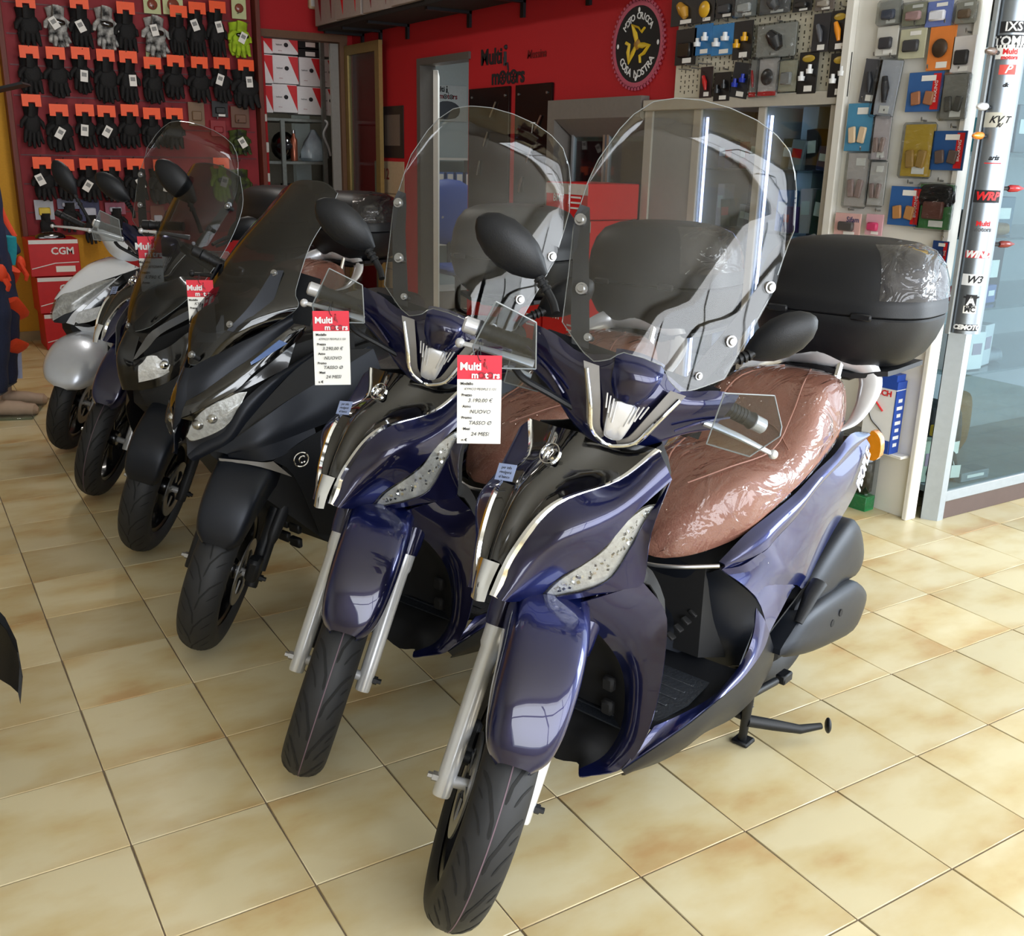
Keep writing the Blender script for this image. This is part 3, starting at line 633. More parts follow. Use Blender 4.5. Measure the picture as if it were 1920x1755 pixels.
    if detail:
        a, b_ = Vector((-1.377, 0.172, 0.636)), Vector((-1.503, 0.145, 0.751)); xd = (b_-a); nrm = Vector((0.1, 1, 0.25))
        letters('badge', 'PEOPLE', 0.040, SIL, root, frame((a+b_)/2+Vector((0.0, 0.012, 0.0)), xd, nrm.cross(xd)), 0.001, 0.35, 0.002)
        MB().tube([(-0.822, 0.197, 0.6), (-0.93, 0.203, 0.559)], 0.006, 8).obj('lamp_trim', SIL, root)
    core = MB(); core.grid([[(x, y, z) for y, z in ((-h, zl), (-h, zu), (h, zu), (h, zl))] for x, h, zl, zu in ((-0.68, 0.11, 0.36, 0.60), (-0.80, 0.15, 0.33, 0.68), (-1.0, 0.15, 0.42, 0.74), (-1.2, 0.12, 0.55, 0.80), (-1.44, 0.10, 0.70, 0.83))], closed_u=True, cap=True)
    core.obj('frame_cover', BLKM, root, 20)
    # --- seat
    sec = [(-0.598, 0.028, 0.628, 0.665), (-0.625, 0.070, 0.625, 0.715), (-0.69, 0.115, 0.636, 0.775), (-0.78, 0.160, 0.665, 0.815), (-0.88, 0.176, 0.705, 0.832), (-0.97, 0.182, 0.735, 0.845), (-1.05, 0.182, 0.757, 0.895), (-1.13, 0.176, 0.778, 0.965), (-1.23, 0.162, 0.800, 0.990), (-1.33, 0.138, 0.822, 0.985), (-1.41, 0.105, 0.85, 0.955), (-1.445, 0.06, 0.87, 0.915)]
    def seat_rows(off):
        rows = []
        for x, h, zb, zt in sec:
            h += off; zt += off; zm = zb*0.55+zt*0.45
            rows.append([(x, f*h, z) for f, z in ((-0.6, zb), (-0.98, zb+0.012), (-1.0, zm), (-0.88, zt-0.024), (-0.55, zt-0.004), (0, zt), (0.55, zt-0.004), (0.88, zt-0.024), (1.0, zm), (0.98, zb+0.012), (0.6, zb))])
        return rows
    so = MB().grid(skin(seat_rows(0), 3, 4), closed_u=False, cap=True).obj('seat', seat_m, root)
    pp = MB()
    for s in (1, -1): pp.tube(cr([(-0.70, s*0.03, 0.796), (-0.80, s*0.085, 0.826), (-0.95, s*0.12, 0.846), (-1.06, s*0.11, 0.915), (-1.15, s*0.09, 0.978), (-1.3, s*0.04, 0.992)], 4), 0.0022, 6)
    pp.tube(cr([(-0.98, -0.15, 0.846), (-1.03, -0.08, 0.884), (-1.04, 0, 0.892), (-1.03, 0.08, 0.884), (-0.98, 0.15, 0.846)], 4), 0.0022, 6); pp.obj('seat_seam', seat_m, so)
    if film: MB().grid(skin([r_[1:-1] for r_ in seat_rows(0.004)][0:10], 4, 5)).obj('plastic_cover', FILM, so)
    # --- grab rail
    R_ = [(-1.29, 0.148, 0.838), (-1.37, 0.152, 0.850), (-1.44, 0.152, 0.895), (-1.475, 0.145, 0.95), (-1.475, 0.115, 0.993), (-1.455, 0.06, 1.008), (-1.435, 0, 1.012)]
    R_ = R_+[(-1.455, -0.07, 1.006), (-1.46, -0.12, 1.0), (-1.40, -0.148, 0.988), (-1.29, -0.152, 0.968), (-1.18, -0.15, 0.942)]
    gr = MB(); pts = cr(R_, 4); k = len(pts); gr.tube(pts, [0.006+0.027*min(1, min(i, k-1-i)/10) for i in range(k)], 12, sq=0.5, up=(0, 0, 1)); gr.obj('grab_rail', SIL, root)
    MB().tube([(-1.40, 0.06, 0.86), (-1.455, 0.06, 1.0)], 0.012, 8).obj('rail_post', CHR, root)
    # --- rear: signal, plate holder, engine covers, wheel, stand
    for s in (1, -1):
        b_ = MB(); c_ = Vector((-1.668, 0.12, 0.723)); c_.y *= s
        pillow(b_, [c_+Vector((0.01, s*dy, dz)) for dy, dz in ((-0.012, 0.042), (0.018, 0.022), (0.022, -0.034), (-0.004, -0.05), (-0.02, -0.01))], (0.03, 0, 0), 0.012, 3); b_.obj('rear_indicator', AMB, root)
    pl = MB(); pl.box((-1.50, 0, 0.60), (0.02, 0.16, 0.22), 0.006, Matrix.Rotation(0.25, 3, 'Y')); pl.box((-1.47, 0, 0.71), (0.09, 0.07, 0.05), 0.01); pl.obj('plate_holder', BLKP, root)
    rw = (-1.30, 0, 0.285)
    wheel(rw, 0.275, 0.13, 0.178, None, root, 'rear_wheel', disc_y=-0.06)
    en = MB(); en.box((-1.0, 0.02, 0.38), (0.42, 0.20, 0.20), 0.03); en.box((-1.18, 0.12, 0.30), (0.40, 0.10, 0.16), 0.03); en.obj('engine', BLKM, root)
    ab = MB(); pillow(ab, [(-1.313, 0.185, 0.566), (-1.388, 0.185, 0.558), (-1.449, 0.185, 0.495), (-1.481, 0.185, 0.414), (-1.432, 0.185, 0.373), (-1.276, 0.19, 0.39), (-1.131, 0.195, 0.355), (-1.021, 0.195, 0.358), (-1.041, 0.195, 0.433), (-1.154, 0.19, 0.503)], (0, -0.10, 0), 0.03, 3); ab.obj('air_filter_box', MATB, root)
    cv = MB(); pillow(cv, [(-1.306, 0.22, 0.4), (-1.399, 0.22, 0.364), (-1.455, 0.22, 0.318), (-1.444, 0.22, 0.266), (-1.381, 0.22, 0.222), (-1.196, 0.225, 0.247), (-1.023, 0.225, 0.28), (-0.897, 0.225, 0.325), (-0.947, 0.225, 0.368), (-1.055, 0.225, 0.407)], (0, -0.12, 0), 0.028, 3); cv.obj('transmission_cover', MATB, root)
    for p in ((-1.155, 0.252, 0.334), (-1.206, 0.252, 0.348)): MB().tube([p, (p[0], p[1]-0.01, p[2])], 0.011, 8).obj('drain_hole', BLKM, root)
    MB().tube([(-1.094, 0.225, 0.469), (-1.039, 0.228, 0.447), (-0.981, 0.228, 0.39)], [0.022, 0.020, 0.012], 10, sq=0.5).obj('foot_peg', BLKP, root)
    sb = MB(); L = [(-0.877, .164, .2), (-0.917, .140, .10), (-0.939, .125, .014)]
    for s in (1, -1): sb.tube([(p[0], s*p[1], max(p[2], 0.012)) for p in L], [0.014, 0.013, 0.012], 10); sb.box((L[2][0]-0.005, s*L[2][1], 0.008), (0.05, 0.05, 0.014), 0.004)
    sb.tube([(L[1][0], -0.13, 0.10), (L[1][0], 0.13, 0.10)], 0.013, 10)
    q = Vector(L[0]); sb.tube([(q.x+0.02, 0.12, 0.28), q], 0.016, 10); so_ = sb.obj('centre_stand', BLKP, root)
    ar = MB(); a0 = Vector((-0.926, .141, .085)); a1 = Vector((-1.04, .243, .05)); a2 = Vector((-1.097, .279, .05)); ar.tube([a0, a0.lerp(a1, .5), a1, a2], [0.017, 0.016, 0.013, 0.009], 10); ar.obj('stand_arm', BLKP, so_)
    MB().ball((-1.113, .292, .05), 0.022, 0.009, 0.022, R=Matrix.Rotation(0.6, 3, 'Z')).obj('foot_pad', BLKP, so_)
    li = MB(); li.tube([(-0.895, .153, .18), (-1.05, .153, .16)], 0.011, 10); li.box((-1.088, .159, .16), (0.05, 0.03, 0.028), 0.004); li.obj('side_stand', BLKP, root)
    sp = MB(); s0, s1 = Vector((-0.905, .150, .21)), Vector((-0.935, .142, .12)); sp.tube([s0.lerp(s1, k/60)+Vector((0.008*math.cos(k*1.05), 0.008*math.sin(k*1.05), 0)) for k in range(61)], 0.0018, 5); sp.obj('stand_spring', STEEL, so_)
    # --- handlebar cover, screen, mirrors (steered)
    def hb(pts): return [[(x, -y, z) for x, y, z in r_[:0:-1]]+r_ for r_ in pts]
    cov = hb([[(-0.285, 0, 1.178), (-0.287, 0.06, 1.172), (-0.300, 0.115, 1.152), (-0.318, 0.175, 1.166), (-0.325, 0.222, 1.170)],
              [(-0.262, 0, 1.125), (-0.268, 0.055, 1.125), (-0.280, 0.112, 1.125), (-0.298, 0.17, 1.135), (-0.318, 0.214, 1.135)],
              [(-0.255, 0, 1.06), (-0.262, 0.048, 1.06), (-0.285, 0.100, 1.075), (-0.305, 0.16, 1.090), (-0.322, 0.200, 1.090)],
              [(-0.268, 0, 1.00), (-0.275, 0.040, 1.00), (-0.300, 0.092, 1.020), (-0.32, 0.15, 1.055), (-0.334, 0.196, 1.075)],
              [(-0.30, 0, 0.975), (-0.305, 0.034, 0.978), (-0.325, 0.085, 1.000), (-0.345, 0.14, 1.04), (-0.355, 0.19, 1.065)]])
    MB(T).sheet(skin(cov, 4, 4), 0.003).obj('handlebar_cover', P, root)
    bk = MB(T); bk.grid([[(-0.36, y, z) for y in (-0.19, 0, 0.19)] for z in (1.04, 1.16)]); bk.box((-0.36, 0, 1.09), (0.07, 0.36, 0.10), 0.02); bk.obj('handlebar_rear_cover', BLKP, root)
    MB(T).tube([(-0.30, 0, 0.88), (-0.345, 0, 1.0)], 0.045, 16).obj('steering_stem', BLKM, root)
    for s in (1, -1):
        k = MB(T); k.sheet(skin([[(-0.262, s*0.108, 1.150), (-0.262, s*0.075, 1.150)], [(-0.245, s*0.078, 1.085), (-0.245, s*0.048, 1.085)], [(-0.248, s*0.055, 1.03), (-0.246, s*0.030, 1.035)], [(-0.262, s*0.02, 1.005), (-0.258, s*0.012, 1.018)]], 3, 3), 0.004); k.obj('dark_trim', GREYP if s > 0 else GREYP, root)
        c_ = MB(T); c_.tube(cr([(-0.252, s*0.098, 1.14), (-0.236, s*0.066, 1.075), (-0.239, s*0.046, 1.028), (-0.252, s*0.012, 1.004), (-0.254, 0, 1.002)], 4), 0.0045, 8); c_.obj('chrome_strip', CHR, root)
        q = MB(T)
        for i in range(4): q.tube([(-0.240+0.002*i, s*(0.018+0.0085*i), 1.10+0.004*i), (-0.237+0.001*i, s*(0.013+0.0075*i), 1.055+0.009*i)], 0.0018, 6)
        q.obj('chrome_rib', SIL, root)
        MB(T).tube(cr([(-0.322, s*0.222, 1.12), (-0.30, s*0.17, 1.10), (-0.285, s*0.12, 1.065)], 4), 0.003, 6).obj('cover_crease', P, root)
    pillow(MB(T), [(-0.243, -0.026, 1.095), (-0.243, 0.026, 1.095), (-0.244, 0.022, 1.035), (-0.249, 0.012, 1.018), (-0.249, -0.012, 1.018), (-0.244, -0.022, 1.035)], (-0.02, 0, 0), 0.006, 3).obj('chrome_badge', SIL, root)
    vs = MB(T); vs.sheet(skin(hb([[(-0.285, 0, 1.196), (-0.288, 0.035, 1.192), (-0.295, 0.052, 1.186)], [(-0.232, 0, 1.175), (-0.238, 0.034, 1.172), (-0.255, 0.050, 1.168)], [(-0.226, 0, 1.135), (-0.232, 0.030, 1.135), (-0.252, 0.044, 1.135)], [(-0.236, 0, 1.103), (-0.240, 0.022, 1.106), (-0.255, 0.032, 1.11)]]), 4, 4), 0.003); vs.obj('visor', P, root)
    wf = interp([(1.15, .155), (1.2, .172), (1.28, .19), (1.37, .212), (1.45, .213), (1.53, .206), (1.6, .195), (1.67, .185)])
    zb = interp([(0, 1.196), (.26, 1.193), (.38, 1.172), (.56, 1.158), (.72, 1.166), (.86, 1.182), (1, 1.20)])
    zt = interp([(0, 1.672), (.3, 1.668), (.55, 1.656), (.75, 1.636), (.88, 1.60), (.95, 1.56), (1, 1.50)])
    xf = interp([(1.15, -.235), (1.3, -.30), (1.5, -.40), (1.6, -.455), (1.68, -.475)])
    sm_, rws = screen_sheet(T, wf, zb, zt, xf, n=30, m=30, bulge=0.05); ws = sm_.obj('windscreen', CLR, root, 60)
    rim = [r_[0] for r_ in rws]+rws[-1][1:]+[r_[-1] for r_ in rws[-2::-1]]+rws[0][-2:0:-1]; MB(T).tube([Vector(q)-Vector((.002, 0, 0)) for q in rim+rim[:1]], .0010, 6).obj('screen_edge', EDG, ws)
    for y, z in ((0.203, 1.385), (0.158, 1.272), (0.116, 1.196)):
        for s in (1, -1): screw(T, (xf(z)-0.05*(y/0.2)**2+0.006, s*y, z), (0.85, s*0.35, 0.25), ws, 0.012 if z > 1.22 else 0.008)
    for s in (1, -1):
        MB(T).sheet([[(x, s*(y-w_), z), (x, s*(y+w_), z)] for x, y, z, w_ in ((-0.405, 0.203, 1.41, .010), (-0.398, 0.200, 1.385, .017), (-0.365, 0.182, 1.33, .017), (-0.345, 0.160, 1.27, .018), (-0.325, 0.135, 1.20, .020), (-0.315, 0.12, 1.16, .018))], 0.004).obj('screen_bracket', BLKP, root)
    mirror_head(T, (-0.4, -0.318, 1.286), 0.088, 0.050, 0.034, Vector((-0.4, -0.244, 1.251))-Vector((-0.4, -0.374, 1.305)), (-1, 0.1, 0.1), [(-0.4, -0.252, 1.252), (-0.38, -0.205, 1.217), (-0.36, -0.187, 1.196)], root)
    mirror_head(T, (-0.43, 0.278, 1.29), 0.080, 0.048, 0.034, Vector((-0.43, 0.238, 1.236))-Vector((-0.43, 0.319, 1.33)), (-1, -0.1, 0.1), [(-0.42, 0.238, 1.242), (-0.4, 0.196, 1.211), (-0.36, 0.176, 1.192)], root)
    lever_and_grip(T, [(-0.37, -0.194, 1.106), (-0.36, -0.326, 1.111), (-0.31, -0.197, 1.093), (-0.31, -0.352, 1.085)], root, BLKP, SIL, SIL, -1)
    lever_and_grip(T, [(-0.4, 0.195, 1.12), (-0.42, 0.294, 1.1), (-0.32, 0.175, 1.095), (-0.33, 0.341, 1.073)], root, BLKP, SIL, SIL, 1)
    for s, poly in ((-1, [(-0.27, -0.309, 1.202), (-0.27, -0.221, 1.189), (-0.27, -0.191, 1.099), (-0.255, -0.262, 1.08), (-0.25, -0.306, 1.07), (-0.26, -0.324, 1.103)]), (1, [(-0.27, 0.178, 1.18), (-0.27, 0.272, 1.209), (-0.27, 0.312, 1.154), (-0.26, 0.314, 1.137), (-0.25, 0.273, 1.079), (-0.27, 0.187, 1.068)])):
        MB(T).prism(poly, (0.005, 0, 0)).obj('hand_guard', GRD, root)
        e = MB(T); k = len(poly)
        for i in range(k): e.tube([Vector(poly[i])+Vector((.0025, 0, 0)), Vector(poly[(i+1) % k])+Vector((.0025, 0, 0))], 0.0016, 6)
        e.obj('hand_guard_edge', EDG, root)
    MB(T).tube(cr([(-0.3, -0.231, 1.076), (-0.29, -0.203, 1.063), (-0.29, -0.147, 1.052), (-0.3, -0.088, 1.036)], 4), 0.0075, 8).obj('brake_hose', BLKP, root)
    # --- top case
    if case: top_case(root, (-1.60, 0, 0), film)
def top_case(root, o, wrap):
    x0 = o[0]; z0 = o[2]
    lv = [(0.985, .58, .62), (0.992, .72, .76), (1.02, .84, .88), (1.06, .925, .95), (1.105, .985, .985), (1.128, 1.0, 1.0), (1.134, .985, .985)]
    lv2 = [(1.136, .985, .985), (1.140, 1.005, 1.005), (1.165, 1.0, 1.0), (1.185, .992, .99), (1.188, .982, .98), (1.23, .962, .95), (1.275, .905, .88), (1.31, .80, .77), (1.33, .62, .60), (1.338, .38, .4), (1.340, .1, .1)]
    def ring(z, sy, sx, n=44, k=0):
        r_ = []
        for j in range(n):
            a = 2*PI*j/n; c_, s = math.cos(a), math.sin(a); f = lambda v, e: math.copysign(abs(v)**e, v)
            r_.append((x0+0.205*sx*f(c_, .62)+k*c_, 0.266*sy*f(s, .80)+k*s, z0+z))
        return r_
    cb = MB().grid([ring(*q) for q in lv], closed_u=True, cap=True).obj('case_base', BLKP, root)
    MB().grid([ring(*q) for q in lv2], closed_u=True, cap=True).obj('case_lid', BLKP, root)
    for s in (1, -1):
        q = MB(); q.tube(cr([(x0+0.155, s*0.16, z0+1.20), (x0+0.148, s*0.155, z0+1.26), (x0+0.10, s*0.14, z0+1.316), (x0, s*0.13, z0+1.334)], 4), 0.006, 8, sq=0.6); q.obj('lid_ridge', BLKP, root)
        MB().box((x0+0.205, s*0.125, z0+1.138), (0.012, 0.06, 0.02), 0.004).obj('case_hinge', BLKP, cb)
    pl = MB(); rows = []
    for i in range(13):
        t = i/12; y = -0.19+0.38*t; d = 0.012*math.cos(t*4*PI)
        rows.append([(x0+0.18-abs(y)*0.3, y, z0+0.975+d*0.7), (x0+0.05, y, z0+0.98), (x0-0.15, y, z0+0.98)])
    pl.sheet(rows, 0.014); pl.box((x0+0.0, 0, z0+0.955), (0.26, 0.18, 0.03), 0.01); pl.obj('case_plate', BLKP, root)
    if wrap:
        rr = [ring(z, sy, sx, 44, 0.006)[4:20] for z, sy, sx in lv2[3:9]]
        MB().grid(rr).obj('plastic_wrap', FILM, root)

s1 = thing('scooter', 'blue metallic scooter with black top case, nearest and foremost of the row', 'scooter', (0.9055, 1.5575, 0), math.radians(-163), 'row of scooters')
people(s1, BLUE, SEAT, True)

s2 = dup(s1, (0.828, 2.208, 0), math.radians(-160), 'blue metallic scooter with black top case, second of the row, beside the foremost one', 'row of scooters')
s5 = dup(s1, (0.752, 4.72, 0), math.radians(-159), 'blue scooter mostly hidden between the white scooter and the gloss black one', 'row of scooters')

def rim_of(G_, par):
    rim = [r_[0] for r_ in G_]+G_[-1][1:]+[r_[-1] for r_ in G_[-2::-1]]+G_[0][-2:0:-1]; MB().tube([Vector(q) for q in rim+rim[:1]], .0013, 6).obj('screen_edge', EDG, par)
def core_body(root, secs, m=BLKM):
    c = MB(); c.grid([[(x, y, z) for y, z in ((-h, zl), (-h, zu), (h, zu), (h, zl))] for x, h, zl, zu in secs], closed_u=True, cap=True); c.obj('frame_cover', m, root, 20)
def both(root, name, m, rows, nu=4, nv=4, t=0.003, off=None):
    for s in (1, -1):
        r_ = [[Vector(p)+(Vector(off) if off else Vector()) for p in q] for q in rows]
        MB().sheet(skin(r_ if s > 0 else mirr(r_), nu, nv), t).obj(name, m, root)
def mudguard(T, root, m, st, hwk=1.0):
    rows = []
    for (x, z), hw, dp in st:
        a = math.atan2(x, z-0.275); nx, nz = math.sin(a), math.cos(a)
        rows.append([(x-nx*dp*k, f*hw*hwk, z-nz*dp*k) for f, k in ((-1.0, 1.0), (-1.02, 0.55), (-0.94, 0.14), (-0.68, 0), (0, -0.05), (0.68, 0), (0.94, 0.14), (1.02, 0.55), (1.0, 1.0))])
    MB(T).sheet(skin(rows, 3, 3), 0.003).obj('front_mudguard', m, root)
def simple_seat(root, m, secs):
    rows = []
    for x, h, zb, zt in secs: rows.append([(x, f*h, z) for f, z in ((-0.7, zb), (-1, zb+.015), (-1, (zb+zt)/2), (-.85, zt-.02), (-.5, zt-.003), (0, zt), (.5, zt-.003), (.85, zt-.02), (1, (zb+zt)/2), (1, zb+.015), (.7, zb))])
    MB().grid(skin(rows, 2, 3), cap=True).obj('seat', m, root)
SEATS = [(-.66, .06, .66, .72), (-.74, .13, .68, .80), (-.9, .165, .71, .82), (-1.02, .17, .73, .85), (-1.1, .17, .75, .91), (-1.3, .15, .78, .93), (-1.45, .10, .82, .90)]

# ---------------------------------------------------------------- third: matte dark maxi scooter
s3 = thing('scooter', 'matte dark grey maxi scooter with smoked screen, third of the row', 'scooter', (0.778, 3.002, 0), math.radians(-160), 'row of scooters')
def maxi3(root):
    T = rake_T((-0.03, 0, 0.275), RKE, math.radians(40)); A = (0, 0, 0.275)
    wheel(A, 0.275, 0.122, 0.19, T, root, pattern='x', disc_y=0.062)
    fork_pair(A, 0.098, RKE, 0.022, 0.36, T, root, BLKP)
    g = MB(T); g.tube(cr([(0.0, 0.118, 0.30), (-0.03, 0.122, 0.42), (-0.09, 0.126, 0.52), (-0.17, 0.12, 0.62)], 4), [0.012]*4+[0.02]*4+[0.024]*5, 10, sq=0.6); g.obj('fork_guard', BLKP, root)
    c_ = MB(T); c_.box((0.05, 0.10, 0.33), (0.06, 0.04, 0.08), 0.01); c_.obj('brake_caliper', BLKP, root)
    mudguard(T, root, MATB, [((.212, .47), .035, .03), ((.208, .51), .062, .05), ((.185, .57), .073, .07), ((.14, .625), .078, .09), ((.07, .66), .082, .10), ((-.02, .675), .084, .10), ((-.12, .665), .084, .10)])
    # nose
    A_ = [(0.063, 0.02, 0.926), (-0.003, 0.07, 0.971), (-0.079, 0.12, 1.029), (-0.182, 0.195, 1.075)]
    B_ = [(0.091, 0.028, 0.832), (0.052, 0.07, 0.867), (-0.07, 0.135, 0.955), (-0.18, 0.195, 1.05)]
    Cn = [(.072, 0, .925), (.115, 0, .815), (.128, 0, .745)]
    both(root, 'front_cowl', MATB, [[a, (Vector(a)+Vector(b))*.5+Vector((.006, .004, .002)), b] for a, b in zip(A_, B_)], 3, 5)
    MB().sheet(skin([[my(A_[0]), Cn[0], A_[0]], [my((Vector(A_[0])+Vector(B_[0]))*.5), (.102, 0, .868), tuple((Vector(A_[0])+Vector(B_[0]))*.5)], [my(B_[0]), Cn[1], B_[0]], [my((0.116, 0.02, 0.773)), Cn[2], (0.116, 0.02, 0.773)]], 3, 3), .003).obj('nose', MATB, root)
    Ls = [(0.111, 0.022, 0.783), (0.092, 0.062, 0.804), (-0.006, 0.132, 0.865), (-0.065, 0.16, 0.921), (-0.183, 0.198, 0.994), (-0.218, 0.208, 1.037)]
    Us = [(0.091, 0.028, 0.832), (0.052, 0.07, 0.866), (-0.017, 0.115, 0.921), (-0.069, 0.136, 0.954), (-0.163, 0.188, 1.03), (-0.215, 0.207, 1.041)]
    both(root, 'gloss_strip', BLKG, [[a, (Vector(a)+Vector(b))*.5+Vector((.006, .004, 0)), b] for a, b in zip(Us, Ls)], 3, 4)
    both(root, 'indicator', mat('blue_grey_lens', '#6f86b8', .12, coat=1.0, var=.1), [[(-0.06, 0.142, 0.943), (-0.061, 0.144, 0.935)], [(-0.098, 0.166, 0.976), (-0.111, 0.168, 0.964)], [(-0.135, 0.186, 1.006), (-0.159, 0.193, 0.994)]], 2, 4, off=(.010, .008, .002))
    HT = [(0.088, 0.05, 0.775), (0.067, 0.085, 0.815), (-0.003, 0.13, 0.853), (-0.035, 0.146, 0.857)]
    HB = [(0.106, 0.034, 0.728), (0.092, 0.052, 0.717), (0.029, 0.112, 0.754), (-0.009, 0.141, 0.811)]
    both(root, 'cheek_panel', BLKG, [[a, b] for a, b in zip([Ls[0], Ls[1], Ls[2], Ls[4]], HT[:3]+[(-0.147, 0.2, 0.921)])], 3, 4)
    both(root, 'headlight', LENS, [[a, (Vector(a)+Vector(b))*.5+Vector((.004, .004, 0)), b] for a, b in zip(HT, HB)], 3, 4)
    for s in (1, -1):
        for k, (px0, py0) in enumerate(((.25, .5), (.6, .5))):
            p = (Vector(HT[0]).lerp(Vector(HT[2]), px0)+Vector(HB[0]).lerp(Vector(HB[2]), px0))*.5+Vector((.006, 0, 0)); p.y *= s
            MB().ball(p, .020, .020, .018, n=10, m=6).obj('lamp_projector', CHR, root)
    both(root, 'headlight_cover', CLR, [[a, (Vector(a)+Vector(b))*.5+Vector((.010, .008, 0)), b] for a, b in zip(HT, HB)], 3, 4, off=(.008, .006, 0))
    BT = [(0.109, 0.034, 0.67), (0.076, 0.06, 0.704), (0.028, 0.115, 0.744), (-0.012, 0.148, 0.826), (-0.078, 0.176, 0.882), (-0.147, 0.2, 0.921), (-0.253, 0.225, 0.972)]
    BBt = [(0.093, 0.046, 0.653), (0.057, 0.088, 0.682), (0.015, 0.127, 0.711), (-0.037, 0.162, 0.788), (-0.112, 0.194, 0.873), (-0.162, 0.21, 0.913), (-0.256, 0.226, 0.965)]
    both(root, 'side_blade', MATB, [[a, (Vector(a)+Vector(b))*.5+Vector((.008, .006, 0)), b] for a, b in zip(BT, BBt)], 3, 4)
    both(root, 'lamp_surround', MATB, [[a, b] for a, b in zip(HB, BT[:4])], 2, 3)
    ST = [(0.049, 0.098, 0.681), (-0.028, 0.172, 0.757), (-0.131, 0.212, 0.824), (-0.22, 0.232, 0.863), (-0.452, 0.25, 0.945)]
    SB = [(0.028, 0.12, 0.676), (-0.041, 0.198, 0.696), (-0.2, 0.248, 0.734), (-0.299, 0.26, 0.751), (-0.486, 0.26, 0.782)]
    both(root, 'inner_panel', BLKM, [[a, b] for a, b in zip([BBt[1], BBt[2], BBt[3], BBt[5], BBt[6]], ST)], 2, 4)
    both(root, 'side_panel', MATB, [[a, (Vector(a)+Vector(b))*.5+Vector((-.004, .012, -.002)), b] for a, b in zip(ST, SB)], 4, 4)
    both(root, 'lower_panel', MATB, [[SB[0], (0.025, 0.12, 0.665)], [SB[1], (-0.065, 0.212, 0.654)], [SB[2], (-0.202, 0.25, 0.717)]], 3, 4)
    both(root, 'leg_shield', BLKP, [[(-0.064, 0.213, 0.651), (-0.132, 0.225, 0.59), (-0.246, 0.2, 0.361)], [(-0.201, 0.251, 0.717), (-0.235, 0.25, 0.592), (-0.32, 0.22, 0.345)], [(-0.486, 0.26, 0.78), (-0.481, 0.26, 0.574), (-0.495, 0.24, 0.319)]], 3, 3)
    both(root, 'chin_strip', GREYP, [[(0.048, 0.105, 0.664), (0.045, 0.105, 0.656)], [(-0.038, 0.19, 0.649), (-0.033, 0.19, 0.636)], [(-0.067, 0.214, 0.65), (-0.125, 0.224, 0.591)]], 2, 3, off=(.004, .003, 0))
    em = MB(); Me = frame(Vector((-0.151, 0.243, 0.646))+Vector((.012, .012, 0)), (-1, .35, 0), (0, 0.1, 1)); em.T = lambda p: Me @ p; em.lathe([(.021, 0), (.023, .002), (.025, 0)], (0, 0, 0), 'Z', 24, closed=True); em.lathe([(.008, 0), (.011, .002), (.013, 0)], (.004, 0, 0), 'Z', 18, a0=.7, a1=5.6); em.obj('emblem', CHR, root)
    for k in range(4):
        for j in range(2): MB().box((-.23-.01*j, .10-.07*j, .46-.05*k), (.02, .05, .034), .005).obj('grille_slat', BLKP, root)
    core_body(root, [(.04, .05, .66, .88), (-.1, .12, .50, .95), (-.28, .2, .32, 1.0), (-.40, .22, .28, 1.0), (-.45, .2, .25, .5), (-.7, .2, .25, .45), (-.75, .17, .28, .7), (-1.1, .2, .35, .75), (-1.5, .12, .6, .82)])
    simple_seat(root, SEATB, SEATS)
    both(root, 'body_panel', MATB, [[(-.66, .17, .66), (-.70, .21, .5), (-.72, .21, .36)], [(-.95, .19, .71), (-1.0, .23, .58), (-1.02, .22, .45)], [(-1.3, .16, .78), (-1.32, .19, .68), (-1.3, .17, .58)], [(-1.52, .10, .83), (-1.54, .10, .76), (-1.5, .09, .70)]], 4, 4)
    wheel((-1.42, 0, .28), .275, .14, .178, None, root, 'rear_wheel', disc_y=-.07)
    # screen
    W = [[(.05, 0, .93), (.03, .04, .94), (.0, .07, .965)], [(.0, 0, 1.03), (-.03, .10, 1.04), (-.177, .2, 1.085)], [(-.075, 0, 1.13), (-.10, .10, 1.135), (-.2, .188, 1.146)], [(-.20, 0, 1.26), (-.22, .09, 1.262), (-.28, .165, 1.268)], [(-.32, 0, 1.37), (-.335, .08, 1.365), (-.37, .146, 1.352)], [(-.438, 0, 1.452), (-.438, .07, 1.447), (-.43, .13, 1.42)]]
    W = [[my(p) for p in r_[:0:-1]]+r_ for r_ in W]
    G_ = skin(W, 5, 5); ws = MB().sheet(G_, .004).obj('windscreen', SMK, root, 60); rim_of(G_, ws)
    I4 = None
    for p, n in (((0.066, 0.03, 0.967), (.8, .1, .5)), ((-0.187, 0.1, 1.178), (.8, .3, .4))): screw(None, p, n, ws, .011)
    both(root, 'screen_bracket', MATB, [[(-0.029, 0.085, 1.03), (-0.051, 0.095, 1.023)], [(-0.097, 0.115, 1.1), (-0.13, 0.145, 1.073)], [(-0.176, 0.125, 1.194), (-0.204, 0.14, 1.193)]], 2, 4, t=.006, off=(.014, .008, .008))
    for p in ((-0.045, 0.09, 1.042), (-0.183, 0.13, 1.184)): screw(None, Vector(p)+Vector((.022, .01, .012)), (.8, .4, .4), root, .010, 'bracket_screw')
    sp = MB(); sp.sheet(skin([[(-.30, -.13, 1.02), (-.22, 0, 1.04), (-.30, .13, 1.02)], [(-.36, -.12, 1.16), (-.30, 0, 1.19), (-.36, .12, 1.16)]], 3, 3), .004); sp.obj('instrument_panel', BLKP, root)
    hb = MB(T); hb.tube([(-.36, -.2, 1.10), (-.34, 0, 1.06), (-.36, .2, 1.10)], .016, 10); hb.obj('handlebar', BLKP, root)
    lever_and_grip(T, [(-0.37, -0.242, 1.098), (-0.36, -0.367, 1.124), (-0.31, -0.215, 1.102), (-0.31, -0.372, 1.07)], root, BLKP, BLKP, BLKP, -1)
